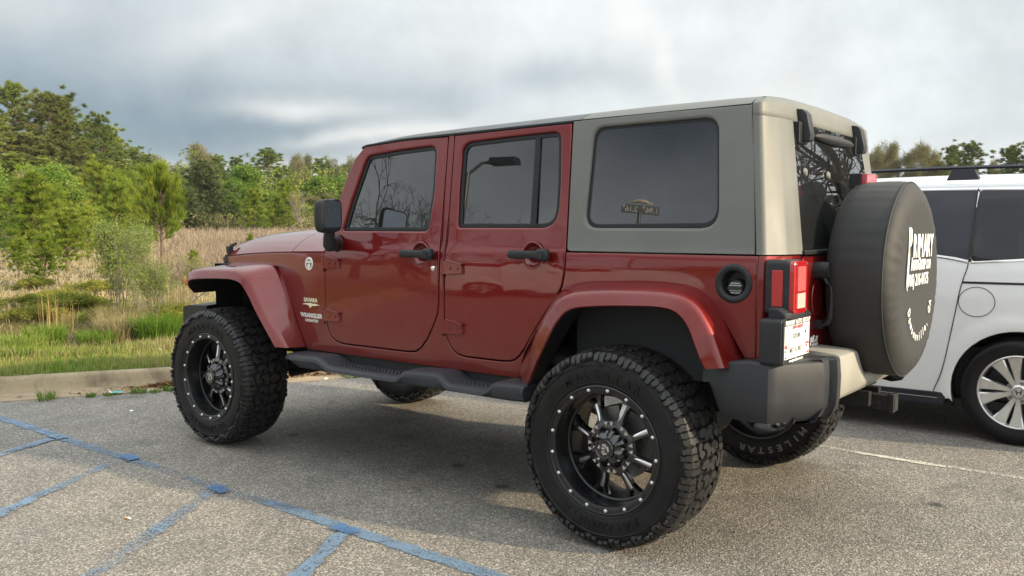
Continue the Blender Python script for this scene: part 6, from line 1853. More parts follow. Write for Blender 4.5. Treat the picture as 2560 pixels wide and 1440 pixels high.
def make_tree(kind, seed):
    """unit tree: 1 high, crown half-width 1 at unit scale in x,y (scaled when placed)"""
    rg = np.random.default_rng(seed); tb = MB(); V = []; T_ = []
    def trunk(pts, r_): tb.tube(pts, r_, 7)
    if kind in ('pine', 'rust', 'young', 'candle', 'cedar'):
        H = {'pine': 11, 'rust': 10, 'young': 3.0, 'candle': 2.3, 'cedar': 4.6}[kind]
        W = {'pine': 2.2, 'rust': 2.8, 'young': 1.05, 'candle': .62, 'cedar': 1.8}[kind]
        wob = rg.normal(0, .03 * H, 2)
        tp = [(wob[0] * math.sin(t * 2.5), wob[1] * math.sin(t * 2), H * t) for t in np.linspace(0, .99, 9)]
        trunk(tp, [H * .016 * (1 - .85 * t) + .006 for t in np.linspace(0, 1, 9)])
        nb = {'pine': 92, 'rust': 120, 'young': 64, 'candle': 58, 'cedar': 150}[kind]
        t0 = {'pine': .12, 'rust': .10, 'young': .16, 'candle': .42, 'cedar': .03}[kind]
        for i in range(nb):
            t = t0 + (1 - t0) * ((i + rg.uniform(0, 1)) / nb) ** (.9 if kind != 'candle' else .85)
            if kind == 'cedar': pr = (1 - t) ** .75 * (.9 + .1 * math.sin(t * 19)) + .04
            elif kind == 'rust': pr = math.sqrt(max(0, 1 - max(0, (t - .35) / .67) ** 2)) * (.75 + .25 * min(1, t / .3))
            elif kind == 'candle': pr = (1.15 * (1 - ((t - t0) / (1 - t0)) ** 1.5) ** .85) * (.80 + .2 * math.sin(i * 2.4)) + .05 if t < .86 else .10
            elif kind == 'young': pr = (1 - t) ** .8 * 1.1 + .05 + .10 * math.sin(t * 31)
            else: pr = (max(0, 1 - max(0, (t - .30) / .72) ** 1.7) ** .8) * (.8 + .25 * math.sin(t * 23 + seed)) + .05
            L = W * pr * rg.uniform(.55, 1.12)
            az = i * 2.39996 + rg.normal(0, .3)
            if kind == 'pine' and rg.uniform() < .16 and t > .3: continue
            bx = np.interp(t, np.linspace(0, .99, 9), [p[0] for p in tp]); by = np.interp(t, np.linspace(0, .99, 9), [p[1] for p in tp])
            up = {'pine': .28, 'rust': .22, 'young': .55, 'candle': .75, 'cedar': .45}[kind] * rg.uniform(.5, 1.4)
            e = np.array([math.cos(az), math.sin(az), 0])
            def at_(s_): return np.array([bx, by, H * t]) + e * L * s_ + np.array([0, 0, L * up * s_ * (.5 + .6 * s_)])
            if L > .12 * W: tb.tube([tuple(at_(0)), tuple(at_(.55)), tuple(at_(.95))], [H * .004, H * .0028, H * .001], 4, False)
            fr = {'pine': (.42, .62, .80, .97), 'rust': (.25, .45, .62, .80, .97), 'young': (.3, .5, .7, .85, 1.0), 'candle': (.35, .55, .75, .9, 1.0), 'cedar': (.4, .6, .8, 1.0)}[kind]
            pts = np.array([at_(s_) + rg.normal(0, 1, 3) * (.16 * W * s_ if kind != 'candle' else .03) for s_ in fr])
            dirs = np.repeat((e * .8 + np.array([0, 0, {'pine': .9, 'rust': .8, 'young': 1.0, 'candle': 1.1, 'cedar': .5}[kind]]))[None], len(fr), 0)
            nn, sp, ln, wd = {'pine': (78, 1.5, .30, .048), 'rust': (70, 1.5, .30, .048), 'young': (40, .70, .22, .020), 'candle': (46, .48, .19, .0105), 'cedar': (44, .8, .27, .042)}[kind]
            q = sprays(rg, pts, dirs, nn, sp, ln, wd)
            V.append(q); T_.append(.48 + rg.normal(0, .11) + rg.normal(0, .14, len(q)) + (.12 * (np.repeat(np.array(fr), nn) - .6) if kind in ('young', 'candle') else 0))
        # leader
        n_l = 16 if kind != 'candle' else 26
        pts = np.array([[tp[-1][0], tp[-1][1], H * z] for z in np.linspace(.88, .985, n_l)])
        nn, sp, ln, wd = {'pine': (8, .9, .40, .08), 'rust': (8, .9, .40, .08), 'young': (8, .45, .20, .024), 'candle': (14, .28, .11, .008), 'cedar': (8, .6, .22, .05)}[kind]
        q = sprays(rg, pts, np.repeat(np.array([[0, 0, 1.]]), n_l, 0), nn, sp, ln, wd); V.append(q); T_.append(.62 + rg.normal(0, .13, len(q)))
        bark = M['bark']
    elif kind in ('leafy', 'olive', 'bare', 'willow', 'bush'):
        H = {'leafy': 4.2, 'olive': 8.5, 'bare': 3.0, 'willow': 1.4, 'bush': .5}[kind]; W = {'leafy': 1.45, 'olive': 2.6, 'bare': .9, 'willow': .32, 'bush': .55}[kind]
        tips = []
        def grow(p, d, L, r_, lev):
            n = 3; pts = [p]
            for k in range(n):
                d = d + Vector(rg.normal(0, .16, 3)); d.z += .05; d.normalize(); pts.append(pts[-1] + d * L / n)
            if r_ > H * .0006: tb.tube([tuple(q) for q in pts], [r_ * (1 - .4 * k / n) for k in range(n + 1)], 6 if lev < 2 else 4, False)
            tips.append((pts[-1], lev)); tips.append((pts[-2], lev))
            if lev >= {'leafy': 4, 'olive': 5, 'bare': 4, 'willow': 2, 'bush': 2}[kind]: return
            nk = {'leafy': 3, 'olive': 3, 'bare': 3, 'willow': 4, 'bush': 4}[kind]
            for c in range(nk):
                a = c * 2 * math.pi / nk + rg.uniform(0, 1.5); sp = rg.uniform(.30, .75) * (1.0 if kind != 'willow' else .35) * (1.5 if kind == 'bush' else 1)
                s_ = d.orthogonal().normalized(); s_.rotate(Matrix.Rotation(a, 3, d))
                nd = (d + s_ * sp + Vector((0, 0, .10))).normalized()
                grow(pts[-1 if c else -2], nd, L * rg.uniform(.58, .82), r_ * .62, lev + 1)
        if kind in ('willow', 'bush'):
            for k in range(9):
                a = rg.uniform(0, 6.28); ln = rg.uniform(.05, .28 if kind == 'willow' else 1.1)
                grow(Vector((.04 * math.cos(a), .04 * math.sin(a), 0)), Vector((ln * math.cos(a), ln * math.sin(a), 1)).normalized(), H * .48, H * .006, 0)
        else:
            grow(Vector((0, 0, 0)), Vector((0, 0, 1)), H * (.30 if kind != 'leafy' else .22), H * .018, 0)
        P_ = np.array([tuple(t[0]) for t in tips if t[1] >= (2 if kind not in ('willow', 'bush') else 1)])
        # fit to the envelope
        ext = max(1e-3, np.percentile(np.hypot(P_[:, 0], P_[:, 1]), 96)); hz_ = P_[:, 2].max()
        sxy = W / ext; sz = H * .97 / hz_
        tb.v = [(v[0] * sxy, v[1] * sxy, v[2] * sz) for v in tb.v]; P_ = P_ * np.array([sxy, sxy, sz])
        if kind == 'leafy':
            lo = np.array([[W * .75 * math.cos(a), W * .75 * math.sin(a), H * z] for a, z in zip(rg.uniform(0, 6.28, 60), rg.uniform(.06, .5, 60))]); P_ = np.concatenate([P_, lo])
        nn, rr, sz_ = {'leafy': (130, .40, .095), 'olive': (46, .45, .085), 'bare': (1, .2, .03), 'willow': (20, .085, .022), 'bush': (46, .10, .030)}[kind]
        q = leaves(rg, P_, rr * rg.uniform(.6, 1.2, len(P_) * nn), nn, sz_)
        V.append(q); T_.append(np.repeat(rg.normal(.5, .13, len(P_)), nn) + rg.normal(0, .13, len(q)))
        if kind == 'olive':   # haze of fine twigs
            q = sprays(rg, P_, np.repeat(np.array([[0, 0, .7]]), len(P_), 0), 5, 1.0, .75, .030); V.append(q); T_.append(rg.normal(.2, .08, len(q)))
        if kind == 'bare':
            q = sprays(rg, P_, np.repeat(np.array([[0, 0, .9]]), len(P_), 0), 3, .7, .35, .010); V.append(q); T_.append(rg.normal(.75, .1, len(q)))
        bark = M['bark_grey']
    cm_ = tri_mesh(kind + '_crown', np.concatenate(V), np.concatenate(T_), LM.get(kind, LM['young'] if kind == 'candle' else LM['olive']))
    to = tb.build('trunk', bark, None, smooth=60, fix=False); tm_ = to.data; bpy.data.objects.remove(to)
    return tm_, cm_, H, W


PROTO = {}
for kd, ns in (('pine', 5), ('rust', 3), ('young', 4), ('candle', 1), ('cedar', 2), ('leafy', 3), ('olive', 4), ('bare', 1), ('willow', 3), ('bush', 2)):
    PROTO[kd] = [make_tree(kd, 11 + 7 * i + len(kd) * 3) for i in range(ns)]
KN_ = {'pine': ('pine_tree', 'pine tree', 'pines along the forest edge'), 'rust': ('pine_tree', 'pine tree', 'pines along the forest edge'), 'young': ('young_pine', 'young pine', 'young pines in the field'), 'candle': ('young_pine', 'young pine', 'young pines in the field'),
       'cedar': ('cedar_tree', 'cedar tree', 'cedars at the back of the field'), 'leafy': ('leafy_tree', 'tree', 'leafy trees at the forest edge'), 'olive': ('budding_tree', 'tree', 'budding trees on the skyline'), 'bare': ('bare_sapling', 'sapling', 'bare saplings'),
       'willow': ('shrub', 'shrub', 'shrubs in the rough grass'), 'bush': ('low_bush', 'bush', 'low bushes in the rough grass')}
TREES = [
    ('pine', 71.9, -26.7, 11.52, 1.84, 'tallest green pine with a bare forked top, at the left end of the grove'),
    ('rust', 67.5, -26.7, 10.45, 2.73, 'big rusty olive pine with a rounded top, second tallest of the left grove'),
    ('pine', 74.1, -31.6, 10.72, 1.62, 'slim green pine rising just right of the big rusty pine'),
    ('pine', 76.7, -35.4, 10.56, 1.86, "green pine with a clumpy open top in the middle of the left grove's skyline"),
    ('pine', 79.5, -38.7, 9.48, 1.78, 'pine one step down the falling skyline, right of the middle of the grove'),
    ('pine', 85.6, -44.2, 8.33, 1.66, 'lowest and rightmost pine on the falling skyline of the left grove'),
    ('pine', 64.9, -22.6, 8.18, 1.82, 'dense pine cut by the left edge of the photo under the tallest pine'),
    ('rust', 64.3, -24.0, 7.14, 2.32, 'rusty brown pine filling the grove below the tallest green pine'),
    ('rust', 65.2, -26.9, 7.12, 2.45, "rusty brown pine in the grove's second row, below the slim green pine"),
    ('pine', 70.0, -30.8, 7.49, 2.13, "dark green pine in the grove's second row behind the bright leafy tree"),
    ('pine', 72.7, -34.3, 6.67, 2.16, "dark pine in the grove's second row under the open-topped pine"),
    ('pine', 75.5, -37.7, 5.9, 2.02, 'small dark pine at the foot of the falling skyline'),
    ('pine', 55.5, -19.2, 5.06, 1.65, 'mid green pine low at the left edge behind the bright leafy bush'),
    ('pine', 56.6, -21.8, 5.01, 1.94, 'dense mid green pine low in the grove behind the yellow-green pines'),
    ('pine', 57.6, -24.3, 4.53, 1.52, 'dense green pine low in the grove, right of the bright round-crowned tree'),
    ('olive', 99.8, -59.5, 10.67, 3.42, 'pale budding tree with a wide twiggy crown above the far tree line'),
    ('olive', 92.6, -52.0, 8.22, 2.43, 'pale olive tree at the right foot of the left grove'),
    ('pine', 89.9, -56.4, 8.38, 1.72, 'narrow dark pine poking above the tree line right of the pale twiggy tree'),
    ('pine', 84.6, -55.3, 8.12, 2.03, 'dark pine with a pointed crown in the middle of the far tree line'),
    ('olive', 78.6, -48.1, 5.9, 2.3, 'brownish budding tree below the narrow dark pine'),
    ('pine', 94.6, -67.1, 9.92, 3.2, 'broad dark pine, the highest crown of the right half of the far tree line'),
    ('pine', 83.3, -57.2, 6.45, 2.17, 'dark pine in front of the broad pine on the far tree line'),
    ('olive', 108.1, -82.4, 11.15, 2.57, 'pale beige tree behind the tree line, left one of the pair'),
    ('olive', 108.2, -85.5, 11.23, 2.61, 'pale beige tree behind the tree line, right one of the pair'),
    ('pine', 94.1, -75.8, 9.25, 2.18, 'small dark pine right of the two pale beige trees'),
    ('olive', 96.2, -81.1, 10.31, 2.75, 'rounded olive tree next to the red windscreen pillar'),
    ('olive', 94.4, -83.1, 10.94, 2.99, 'olive tree half hidden by the red windscreen pillar'),
    ('pine', 83.9, -61.4, 7.13, 2.38, 'dark green pine between the broad pine and the pale beige pair'),
    ('olive', 76.5, -57.9, 6.08, 2.3, 'brownish budding tree below the pale beige pair'),
    ('pine', 64.1, -33.4, 4.79, 1.68, 'green pine behind the tall yellow-green pine with the candle top'),
    ('pine', 64.9, -36.0, 4.49, 1.79, 'dark green pine right behind the yellow-green pine with the candle top'),
    ('pine', 62.3, -36.4, 4.61, 1.54, 'green pine left of the dark cedar'),
    ('cedar', 49.9, -29.8, 4.7, 1.94, 'dark grey-green cedar with a broad cone shape at the back of the dry field'),
    ('cedar', 49.2, -27.3, 3.02, 1.16, 'small dark cedar left of the broad cone-shaped cedar'),
    ('leafy', 51.6, -34.5, 4.91, 1.67, 'bright green leafy tree right of the dark cedar'),
    ('young', 43.6, -28.5, 2.98, 1.03, 'small yellow-green conifer in front of the bright green leafy tree'),
    ('young', 45.7, -32.2, 3.65, 1.16, "yellow-green conifer right of the bright leafy tree, at the field's far edge"),
    ('olive', 54.1, -41.0, 3.66, 1.59, "tan budding tree at the field's far edge left of the door mirror"),
    ('leafy', 53.3, -42.0, 4.63, 1.72, 'light green leafy tree above the door mirror'),
    ('olive', 58.3, -48.5, 5.03, 1.77, 'olive tree directly behind the door mirror'),
    ('young', 44.5, -30.6, 2.62, 0.91, "little yellow-green conifer low at the field's far edge"),
    ('leafy', 50.8, -32.2, 3.05, 1.18, "low green leafy tree right of the cedar at the field's far edge"),
    ('bare', 37.1, -27.1, 2.78, 0.87, "bare pale sapling at the field's edge left of the door mirror"),
    ('leafy', 31.5, -9.1, 3.12, 1.09, 'vivid green leafy tree cut by the left edge of the photo'),
    ('leafy', 34.3, -12.8, 3.35, 1.29, 'vivid green round-crowned tree behind the young pines'),
    ('bare', 33.0, -10.8, 3.06, 0.84, 'bare grey sapling between the two vivid green trees'),
    ('young', 40.9, -17.5, 3.86, 1.28, 'yellow-green pine behind, right of the round-crowned tree'),
    ('young', 40.4, -18.5, 3.49, 1.24, 'yellow-green pine left of the pine with the candle top'),
    ('young', 22.7, -6.8, 2.42, 0.92, 'tall young pine on the left with drooping side branches'),
    ('young', 19.8, -6.0, 1.49, 0.64, 'bushy bright young pine in front of the tall left one'),
    ('young', 25.0, -9.1, 1.59, 0.61, 'shadowed young pine at the right of the left-hand pine clump'),
    ('candle', 11.7, -3.8, 2.13, 0.55, 'tall yellow-green young pine with a pointed candle top and bare lower trunk'),
    ('young', 15.5, -3.5, 0.96, 0.37, 'small thin young pine with a bare stem in front of the left clump'),
    ('young', 18.4, -4.3, 0.81, 0.34, 'knee-high young pine low at the left edge of the photo'),
    ('young', 22.5, -13.2, 0.79, 0.19, 'tiny yellow-green pine seen over the red hood'),
    ('young', 12.5, -4.9, 0.7, 0.17, 'young pine half hidden by dry stalks beside the front fender'),
    ('pine', 47.0, -23.1, 2.98, 1.18, 'dark pine behind, left of the pine with the candle top'),
    ('olive', 25.5, -97.2, 10.17, 2.03, 'twiggy budding tree next to the hardtop, first above the van roof'),
    ('olive', 21.8, -93.0, 9.76, 2.21, 'twiggy budding tree with a yellow-brown crown, second above the van roof'),
    ('olive', 21.7, -101.2, 9.67, 1.99, 'grey-brown twiggy tree, third above the van roof'),
    ('olive', 21.0, -105.5, 9.06, 1.75, 'faint bare grey tree behind the van roof, left of the green pines'),
    ('pine', 17.1, -92.0, 8.87, 1.62, 'dark green pine with a pointed top, left one above the van roof'),
    ('pine', 14.6, -89.4, 8.69, 2.01, 'dark green pine above the middle of the van roof'),
    ('olive', 14.5, -99.6, 7.82, 1.64, 'thin pale tree in the gap between the pines above the van roof'),
    ('pine', 11.0, -86.9, 8.14, 1.78, 'dark green pine near the right edge of the photo'),
    ('pine', 9.4, -87.2, 8.3, 2.12, 'dark green pine cut by the right edge of the photo'),
    ('willow', 8.0, -1.1, 1.43, 0.29, 'light green willowy shrub with thin leaning stems by the verge'),
    ('willow', 9.0, -1.9, 1.36, 0.26, 'light green shrub growing against the pine with the candle top'),
    ('willow', 7.6, -1.3, 0.9, 0.21, 'low dark green shrub under the pine with the candle top'),
    ('bush', 10.2, -1.6, 0.28, 0.38, 'low rounded olive-green bush in the rough grass'),
    ('bush', 8.7, -1.3, 0.26, 0.25, 'low yellowish bush right of the rounded olive one'),
    ('bush', 9.5, -0.8, 0.25, 0.29, 'low scrubby bush at the left of the rough grass'),
    ('pine', 81.0, -37.4, 10.1, 1.9, 'pine between the open-topped pine and the next one down on the falling skyline'),
    ('pine', 84.5, -41.8, 9.3, 1.9, 'pine just left of the lowest one on the falling skyline'),
    ('pine', 89.0, -47.3, 7.9, 2.2, 'pine tucked behind the right foot of the left grove'),
    ('pine', 78.0, -33.0, 9.9, 2.0, 'pine filling the skyline between the slim pine and the open-topped pine'),
    ('pine', 70.5, -34.0, 5.6, 2.4, 'dark filler pine low in the middle of the left grove'),
    ('pine', 74.0, -40.5, 5.2, 2.4, 'dark filler pine low at the right of the left grove'),
    ('rust', 66.0, -29.2, 6.0, 2.4, 'brownish pine low in the grove under the open-topped pine'),
    ('bare', 8.35, -1.95, 0.95, 0.42, 'twiggy brown dead weed clump right in front of the candle-topped pine'),
    ('bare', 8.9, -2.55, 0.85, 0.36, 'twiggy tan dead weed clump at the fender edge'),
    ('bush', 8.1, -1.75, 0.3, 0.3, 'low tangled bush at the foot of the dead weeds'),
    ('bush', 12.6, -3.1, 0.28, 0.30, 'olive bush in the rough grass left of the willowy shrub'),
    ('bush', 14.5, -3.0, 0.25, 0.30, 'spreading olive bush farther back on the left of the field'),
    ('bush', 11.2, -1.5, 0.22, 0.30, 'flat tangled bush behind the orange stalks'),
    ('bush', 16.5, -5.6, 0.35, 0.35, 'dull green bush between the young pines and the shrub'),
    ('bush', 12.0, -2.2, 0.20, 0.28, 'brownish green bush in the middle of the rough grass'),
    ('young', 28.0, -9.4, 2.3, 0.8, 'yellow-green young pine behind the left-hand pine clump'),
    ('young', 30.5, -12.6, 2.5, 0.9, 'bushy young pine between the left clump and the candle-topped pine'),
    ('young', 34.0, -14.8, 3.0, 1.0, 'young pine behind the light green willowy shrub'),
]
_rt = random.Random(3)
for i, (kd, x, y, H, W, lb) in enumerate(TREES):
    nm, ct, gr = KN_[kd]
    tm_, cm_, h0, w0 = PROTO[kd][i % len(PROTO[kd])]
    e = empty(nm, (x, y, GZ(x, y) - .03), _rt.uniform(0, 6.28) if kd != 'candle' else 0)
    # W is a crown half-width; keep a believable thickness in both directions
    k_ = {'pine': 1.45, 'rust': 1.35, 'young': 1.2, 'candle': .92, 'cedar': 1.3, 'leafy': 1.3, 'olive': 1.25, 'willow': 1.3, 'bush': 1.5}.get(kd, 1.1)
    e.scale = (W / w0 * k_, W / w0 * k_, H / h0)
    tag(e, lb, ct, gr)
    link_mesh('trunk' if kd not in ('willow', 'bush') else 'stems', tm_, e); link_mesh('crown' if kd not in ('willow', 'bush') else 'foliage', cm_, e)

# undergrowth that reads as one mass at the foot of the wood, and the wood itself behind the single trees
def thicket(name, az0, az1, d0, d1, n, h0, h1, size, m, tn, label, seed):
    rg = np.random.default_rng(seed)
    d = rg.uniform(d0, d1, n); az = np.radians(rg.uniform(az0, az1, n)); x = CX + d * np.cos(az); y = CY + d * np.sin(az)
    hmax = h0 + (h1 - h0) * (.5 + fbm(x, y, .35, seed)) ; z = np.array([GZ(a, b) for a, b in zip(x, y)]) + rg.uniform(0, 1, n) ** .8 * np.clip(hmax, .3, None)
    P_ = np.stack([x, y, z], 1)
    V = leaves(rg, P_, rg.uniform(.2, .6, n * 9), 9, size)
    me = tri_mesh(name, V, np.repeat(rg.normal(tn, .16, n), 9) + rg.normal(0, .12, n * 9), m)
    o = link_mesh(name, me); tag(o, label, None, None, 'stuff')
thicket('wood_undergrowth', -46, -8, 60, 84, 7500, 1.6, 5.2, .20, LM['pine'], .42, 'dark undergrowth between the trunks of the far wood', 61)
thicket('distant_wood', -52, -6, 92, 125, 8000, 3.0, 7.5, .30, LM['pine'], .40, 'distant wood closing the view behind the single trees', 62)
thicket('distant_scrub', -46, -24, 58, 70, 2400, .4, 1.9, .20, LM['olive'], .45, 'brownish scrub at the far edge of the field', 63)
thicket('distant_hedge', -100, -66, 96, 112, 3800, 1.0, 3.6, .32, LM['olive'], .38, 'low far hedge behind the van', 64)
thicket('wood_behind', 25, 95, 70, 90, 5200, 1.5, 5.0, .34, LM['olive'], .30, 'low wood on the other side of the car park', 65)
thicket('wood_behind', 95, 190, 90, 120, 4600, 1.5, 5.0, .5, LM['pine'], .35, 'low wood behind the camera', 66)
thicket('wood_behind', -170, -105, 90, 120, 4600, 1.5, 5.0, .5, LM['olive'], .35, 'low wood beyond the back of the lot', 67)


# bare trees, lamp, price sign and a parked car on the other side of the lot: seen only as reflections in the SUV's glass and doors
def bare_oak(loc, H, W, seed, label, t_r=.02):
    rg = np.random.default_rng(seed); tb = MB(); V = []
    def grow(p, d, L, r_, lev):
        n = 4; pts = [p]
        for k in range(n):
            d = (d + Vector(rg.normal(0, .20, 3)) + Vector((0, 0, .03))).normalized(); pts.append(pts[-1] + d * L / n)
        tb.tube([tuple(q) for q in pts], [r_ * (1 - .35 * k / n) for k in range(n + 1)], 7 if lev < 3 else 4, False)
        if lev >= 6:
            V.append((tuple(pts[-1]), tuple(d))); return
        for c in range(3 if lev < 3 else 2 + (rg.uniform() < .4)):
            s_ = d.orthogonal().normalized(); s_.rotate(Matrix.Rotation(rg.uniform(0, 6.28), 3, d))
            nd = (d + s_ * rg.uniform(.45, 1.0)).normalized()
            grow(pts[-1 if c < 2 else 2], nd, L * rg.uniform(.62, .86), r_ * rg.uniform(.50, .68), lev + 1)
    grow(Vector((0, 0, 0)), Vector((0, 0, 1)), H * .24, H * t_r, 0)
    zz_ = max(v[2] for v in tb.v); xx_ = sorted(math.hypot(v[0], v[1]) for v in tb.v)[int(len(tb.v) * .97)]
    sc = (W / xx_, W / xx_, H / zz_); tb.v = [(v[0] * (sc[0] if v[2] > H * .2 else lerp(1, sc[0], v[2] / (H * .2))), v[1] * (sc[0] if v[2] > H * .2 else lerp(1, sc[0], v[2] / (H * .2))), v[2] * sc[2]) for v in tb.v]
    e = empty('bare_tree', loc); tag(e, label, 'tree', 'bare trees around the lot')
    o = tb.build('trunk', M['bark_dark'], e, smooth=60, fix=False)
    P_ = np.array([np.array(p) * np.array(sc) for p, d in V]); D_ = np.array([d for p, d in V])
    link_mesh('crown', tri_mesh('twigs', sprays(rg, P_, D_, 5, .8, .40, .014), np.full(len(P_) * 5, .05), M['twig']), e)
M['twig'] = leaf_mat('dark_twigs', [(0, (.035, .030, .024)), (1, (.10, .085, .06))], trans=.05)
bare_oak((-4.6, -14.6, 0), 8.2, 4.0, 5, 'big dark bare oak mirrored in the rear window', .028)
bare_oak((17.5, 14.8, .2), 7.5, 3.4, 6, 'bare tree mirrored in the front door window', .018)
bare_oak((22.5, 22.0, .3), 6.4, 3.0, 8, 'bare tree mirrored low in the front door window', .018)
bare_oak((20.3, 25.2, .3), 6.2, 3.0, 9, 'bare tree mirrored in the rear door window', .018)
bare_oak((21.6, 31.0, .3), 7.4, 2.4, 10, 'bare tree mirrored in the small vent window', .018)
lp_ = empty('lamp_post', (10.35, 11.2, .15)); tag(lp_, 'grey car-park lamp post mirrored in the rear door window', 'lamp post')
mb = MB(); mb.tube([(0, 0, 0), (0, 0, 4.55)], [.075, .055], 14); mb.tube([(0, 0, 4.5), (-.25, .12, 4.78), (-.45, .2, 4.82)], .035, 10); mb.lathe([(.0, .10), (.12, .09), (.14, 0)], 20, 'z'); mb.build('pole', M['steel'], lp_)
mb = MB(); mb.box(-1.15, -.42, .08, .34, 4.76, 4.90, .03); mb.build('lamp_head', M['plastic'], lp_, smooth=30, bevel=.015)
sg = empty('price_sign', (20.4, 35.9, .4)); tag(sg, 'dark fuel price sign on a post, mirrored in the quarter window', 'sign')
mb = MB(); mb.tube([(0, 0, 0), (0, 0, 8.9)], .09, 12); mb.build('post', M['steel'], sg)
d_ = Vector((-20.9, -35.1, 0)).normalized(); rt_ = Vector((-d_.y, d_.x, 0))
_m = Matrix(((rt_.x, 0, d_.x, 0), (rt_.y, 0, d_.y, 0), (0, 1, 0, 9.05), (0, 0, 0, 1)))
mb = MB(); mb.box(-.95, .95, -.22, .22, -.06, .0); bo = mb.build('board', M['print_grey'], sg, smooth=None, bevel=.01); bo.matrix_local = _m
text_mesh('price_lettering', "1.96\u2079  2.16\u2079", .40, M['white'], sg, _m @ Matrix.Translation((0, -.14, .004)), .002, .004, 0, .95, 'CENTER')
mb = MB(); mb.tube([(-.5, .34, -.03), (-.3, .42, -.03), (.1, .44, -.03), (.4, .36, -.03), (.58, .33, -.03)], [.02, .09, .11, .06, .015], 10); mb.add([(-.42, .36, -.03), (-.60, .46, -.03), (-.60, .26, -.03)], [(0, 1, 2)]); fo2 = mb.build('sign_topper', M['badge_sand'], sg); fo2.matrix_local = _m
def copy_tree(o, parent=None):
    c = o.copy(); COL.objects.link(c)
    if parent is not None: c.parent = parent; c.matrix_parent_inverse = o.matrix_parent_inverse
    for ch in list(o.children): copy_tree(ch, c)
    return c
v2 = copy_tree(VAN); v2.location = (7.6, 11.6, 0); v2.rotation_euler = (0, 0, R(158)); tag(v2, 'white van parked on the other side of the lot, mirrored in the doors', 'van')


# ================================================================== SMALL THINGS ON THE GROUND
M['weed'] = leaf_mat('gutter_weed', [(0, (.06, .12, .02)), (.5, (.15, .24, .05)), (1, (.30, .34, .12))], trans=.3)
WL = ['leafy weed growing in the gutter, the tallest and leftmost', 'small dark weed second from the left in the gutter', 'flat little weed third from the left in the gutter', 'round green weed in the gutter beside the wrapper', 'tiny green weed between the two round ones', 'round green weed nearest the leaf litter', 'thin weed at the foot of the leaf litter', 'low weed in the gutter seen under the SUV']
for i, (x, y, r_, h, n) in enumerate(((5.24, .98, .14, .10, 60), (5.09, .70, .07, .05, 50), (5.04, .56, .10, .03, 60), (4.95, .36, .11, .055, 90), (4.86, .27, .09, .03, 50), (4.86, .13, .11, .05, 90), (4.82, -.02, .10, .045, 60), (4.16, -1.28, .20, .04, 90))):
    tuft('gutter_weed', x, y, r_, h, n, M['weed'], .5, WL[i], 'weed', 'weeds in the gutter', (.006, .012), .9, seed=70 + i).location.z = .004
# leaf litter
def litter(name, cx, cy, n, sx_, sy_, label, seed):
    rg = np.random.default_rng(seed); P_ = []
    for k in range(n):
        a = rg.normal(0, 1, 2); s_ = a[0] * sx_; u_ = a[1] * sy_
        x = cx + KT.x * s_ + KNV.x * u_; y = cy + KT.y * s_ + KNV.y * u_
        P_.append((x, y, .012 + abs(rg.normal(0, .012)) * math.exp(-(a[0] ** 2 + a[1] ** 2) / 2) * 1.6))
    P_ = np.array(P_)
    a = rg.uniform(0, 6.28, n); l = rg.uniform(.010, .030, n); w_ = l * rg.uniform(.2, .5, n)
    ca, sa = np.cos(a), np.sin(a); t = rg.normal(0, .35, n)
    A = P_ + np.stack([ca * l, sa * l, t * l], 1); B = P_ + np.stack([-sa * w_, ca * w_, rg.normal(0, .3, n) * w_], 1); C_ = P_ - np.stack([ca * l, sa * l, -t * l * .3], 1)
    o = link_mesh(name, tri_mesh(name, np.stack([A, B, C_], 1), rg.uniform(0, 1, n), M['litter'])); tag(o, label, None, None, 'stuff')
M['litter'] = leaf_mat('brown_leaf_litter', [(0, (.05, .028, .014)), (.4, (.14, .070, .032)), (.7, (.25, .13, .06)), (1, (.42, .26, .13))], trans=.1)
litter('leaf_litter', 5.02, .02, 1100, .13, .035, 'drift of brown leaf litter against the kerb by the front tyre', 1)
litter('leaf_litter', 4.42, -1.15, 500, .35, .03, 'scattered brown leaves against the kerb seen under the SUV', 2)
litter('leaf_litter', 4.95, .05, 260, .45, .10, 'loose leaf crumbs scattered along the gutter', 3)
# wrapper, paper scraps, cigarette end, pebbles
M['teal'] = mat('teal_wrapper', (.04, .30, .30), .35); M['paper'] = mat('white_paper', (.75, .76, .74), .6); M['filter'] = mat('cork_filter', (.55, .27, .06), .7)
w_ = empty('wrapper', (5.03, .52, .012), R(65)); tag(w_, 'crumpled teal and white wrapper lying in the gutter', 'wrapper')
mb = MB(); mb.loft([[(-.055, -.022, .004), (-.02, -.026, .010), (.025, -.022, .006)], [(-.06, .0, .012), (-.015, .004, .022), (.03, .0, .016)], [(-.05, .024, .004), (-.01, .026, .010), (.03, .022, .008)]]); mb.build('wrapper_body', M['teal'], w_, smooth=60)
mb = MB(); mb.loft([[(.025, -.022, .008), (.05, -.016, .020), (.065, -.02, .040)], [(.03, .0, .016), (.052, .004, .030), (.072, .0, .052)], [(.03, .022, .008), (.05, .018, .024), (.064, .016, .044)]]); mb.build('wrapper_flap', M['paper'], w_, smooth=60)
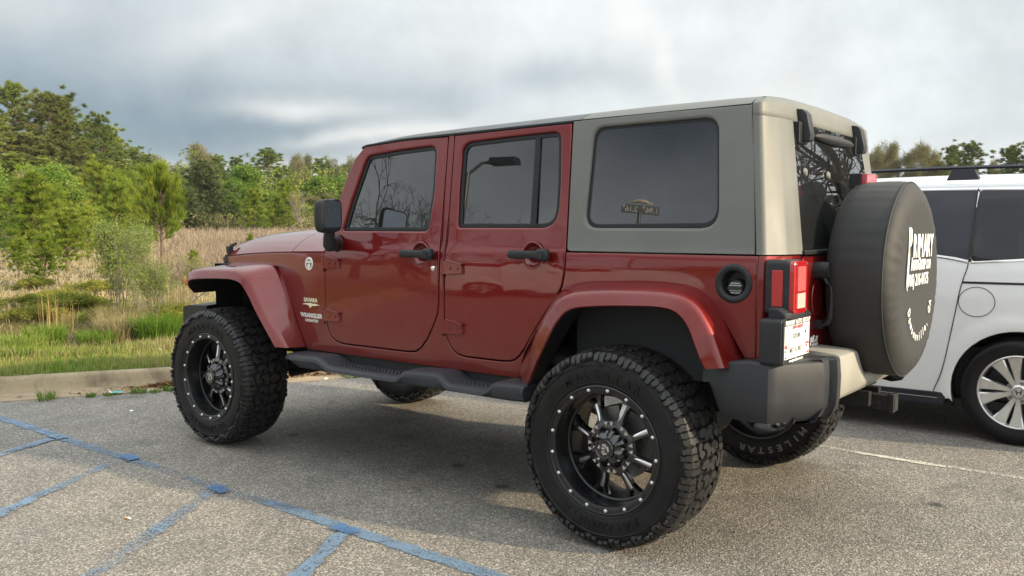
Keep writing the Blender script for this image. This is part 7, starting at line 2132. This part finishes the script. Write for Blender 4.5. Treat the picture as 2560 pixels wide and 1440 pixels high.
for x, y, s_, lb in ((4.30, .78, .014, 'small white paper scrap on the asphalt left of the front tyre'), (6.10, -.48, .030, 'white litter scrap on the verge grass'), (4.24, -1.05, .020, 'white scrap by the kerb seen under the SUV')):
    mb = MB(); z = GZ(x, y) + .03 if x > 5.5 else .002
    mb.loft([[(-s_, -s_, .0), (0, -s_ * .8, s_ * .5), (s_, -s_, .0)], [(-s_, 0, s_ * .4), (0, 0, s_ * .8), (s_, 0, s_ * .3)], [(-s_, s_, 0), (0, s_ * .9, s_ * .3), (s_, s_, 0)]])
    o = mb.build('paper_scrap', M['paper'], None); o.location = (x, y, z); tag(o, lb, 'litter', 'paper scraps')
c_ = empty('cigarette_end', (1.98, 2.06, .004), R(20)); tag(c_, 'cigarette end lying on the asphalt between the blue hatch lines', 'cigarette end')
mb = MB(); mb.tube([(-.002, 0, .004), (.016, 0, .004)], .004, 10); mb.build('filter', M['filter'], c_); mb = MB(); mb.tube([(-.018, .0015, .0035), (-.002, 0, .004)], .0038, 10); mb.build('paper', M['paper'], c_)
# scattered grit, one stuff object
rg = np.random.default_rng(3); n = 900
mb = MB()
for k in range(n):
    x = rg.uniform(-2, 5); y = rg.uniform(-2.2, 3.6)
    if UU(x, y) > -.03: continue
    s_ = abs(rg.normal(0, .0030)) + .0015; hh_ = s_ * .8
    a = rg.uniform(0, 6.28); pts = [(x + s_ * math.cos(a + q) * rg.uniform(.7, 1.2), y + s_ * math.sin(a + q) * rg.uniform(.7, 1.2)) for q in (0, 1.5, 3.1, 4.6)]
    mb.prism(pts, lambda p: (p[0], p[1], 0), lambda p: (x + (p[0] - x) * .6, y + (p[1] - y) * .6, hh_))
M['grit'] = mat('grit', (.22, .19, .15), .9, noise=(3, .7))
o = mb.build('loose_grit', M['grit'], None, smooth=None, fix=False); tag(o, 'loose grit scattered over the asphalt', None, None, 'stuff')


# ================================================================== THIN SPRING HAZE
hzm = bpy.data.materials.new('thin_haze'); hzm.use_nodes = True; t_ = hzm.node_tree
for n_ in list(t_.nodes): t_.nodes.remove(n_)
q_ = NT(t_); pv_ = q_.n('ShaderNodeVolumePrincipled', {'Color': (.90, .94, 1.0, 1), 'Density': .00022, 'Anisotropy': .2})
q_.n('ShaderNodeOutputMaterial', {'Volume': pv_.outputs[0]})
mb = MB(); mb.box(-1520, 1520, -1520, 1520, -1.1, 16)
o = mb.build('haze', hzm, None, smooth=None); tag(o, 'thin haze in the air over the field', None, None, 'stuff')
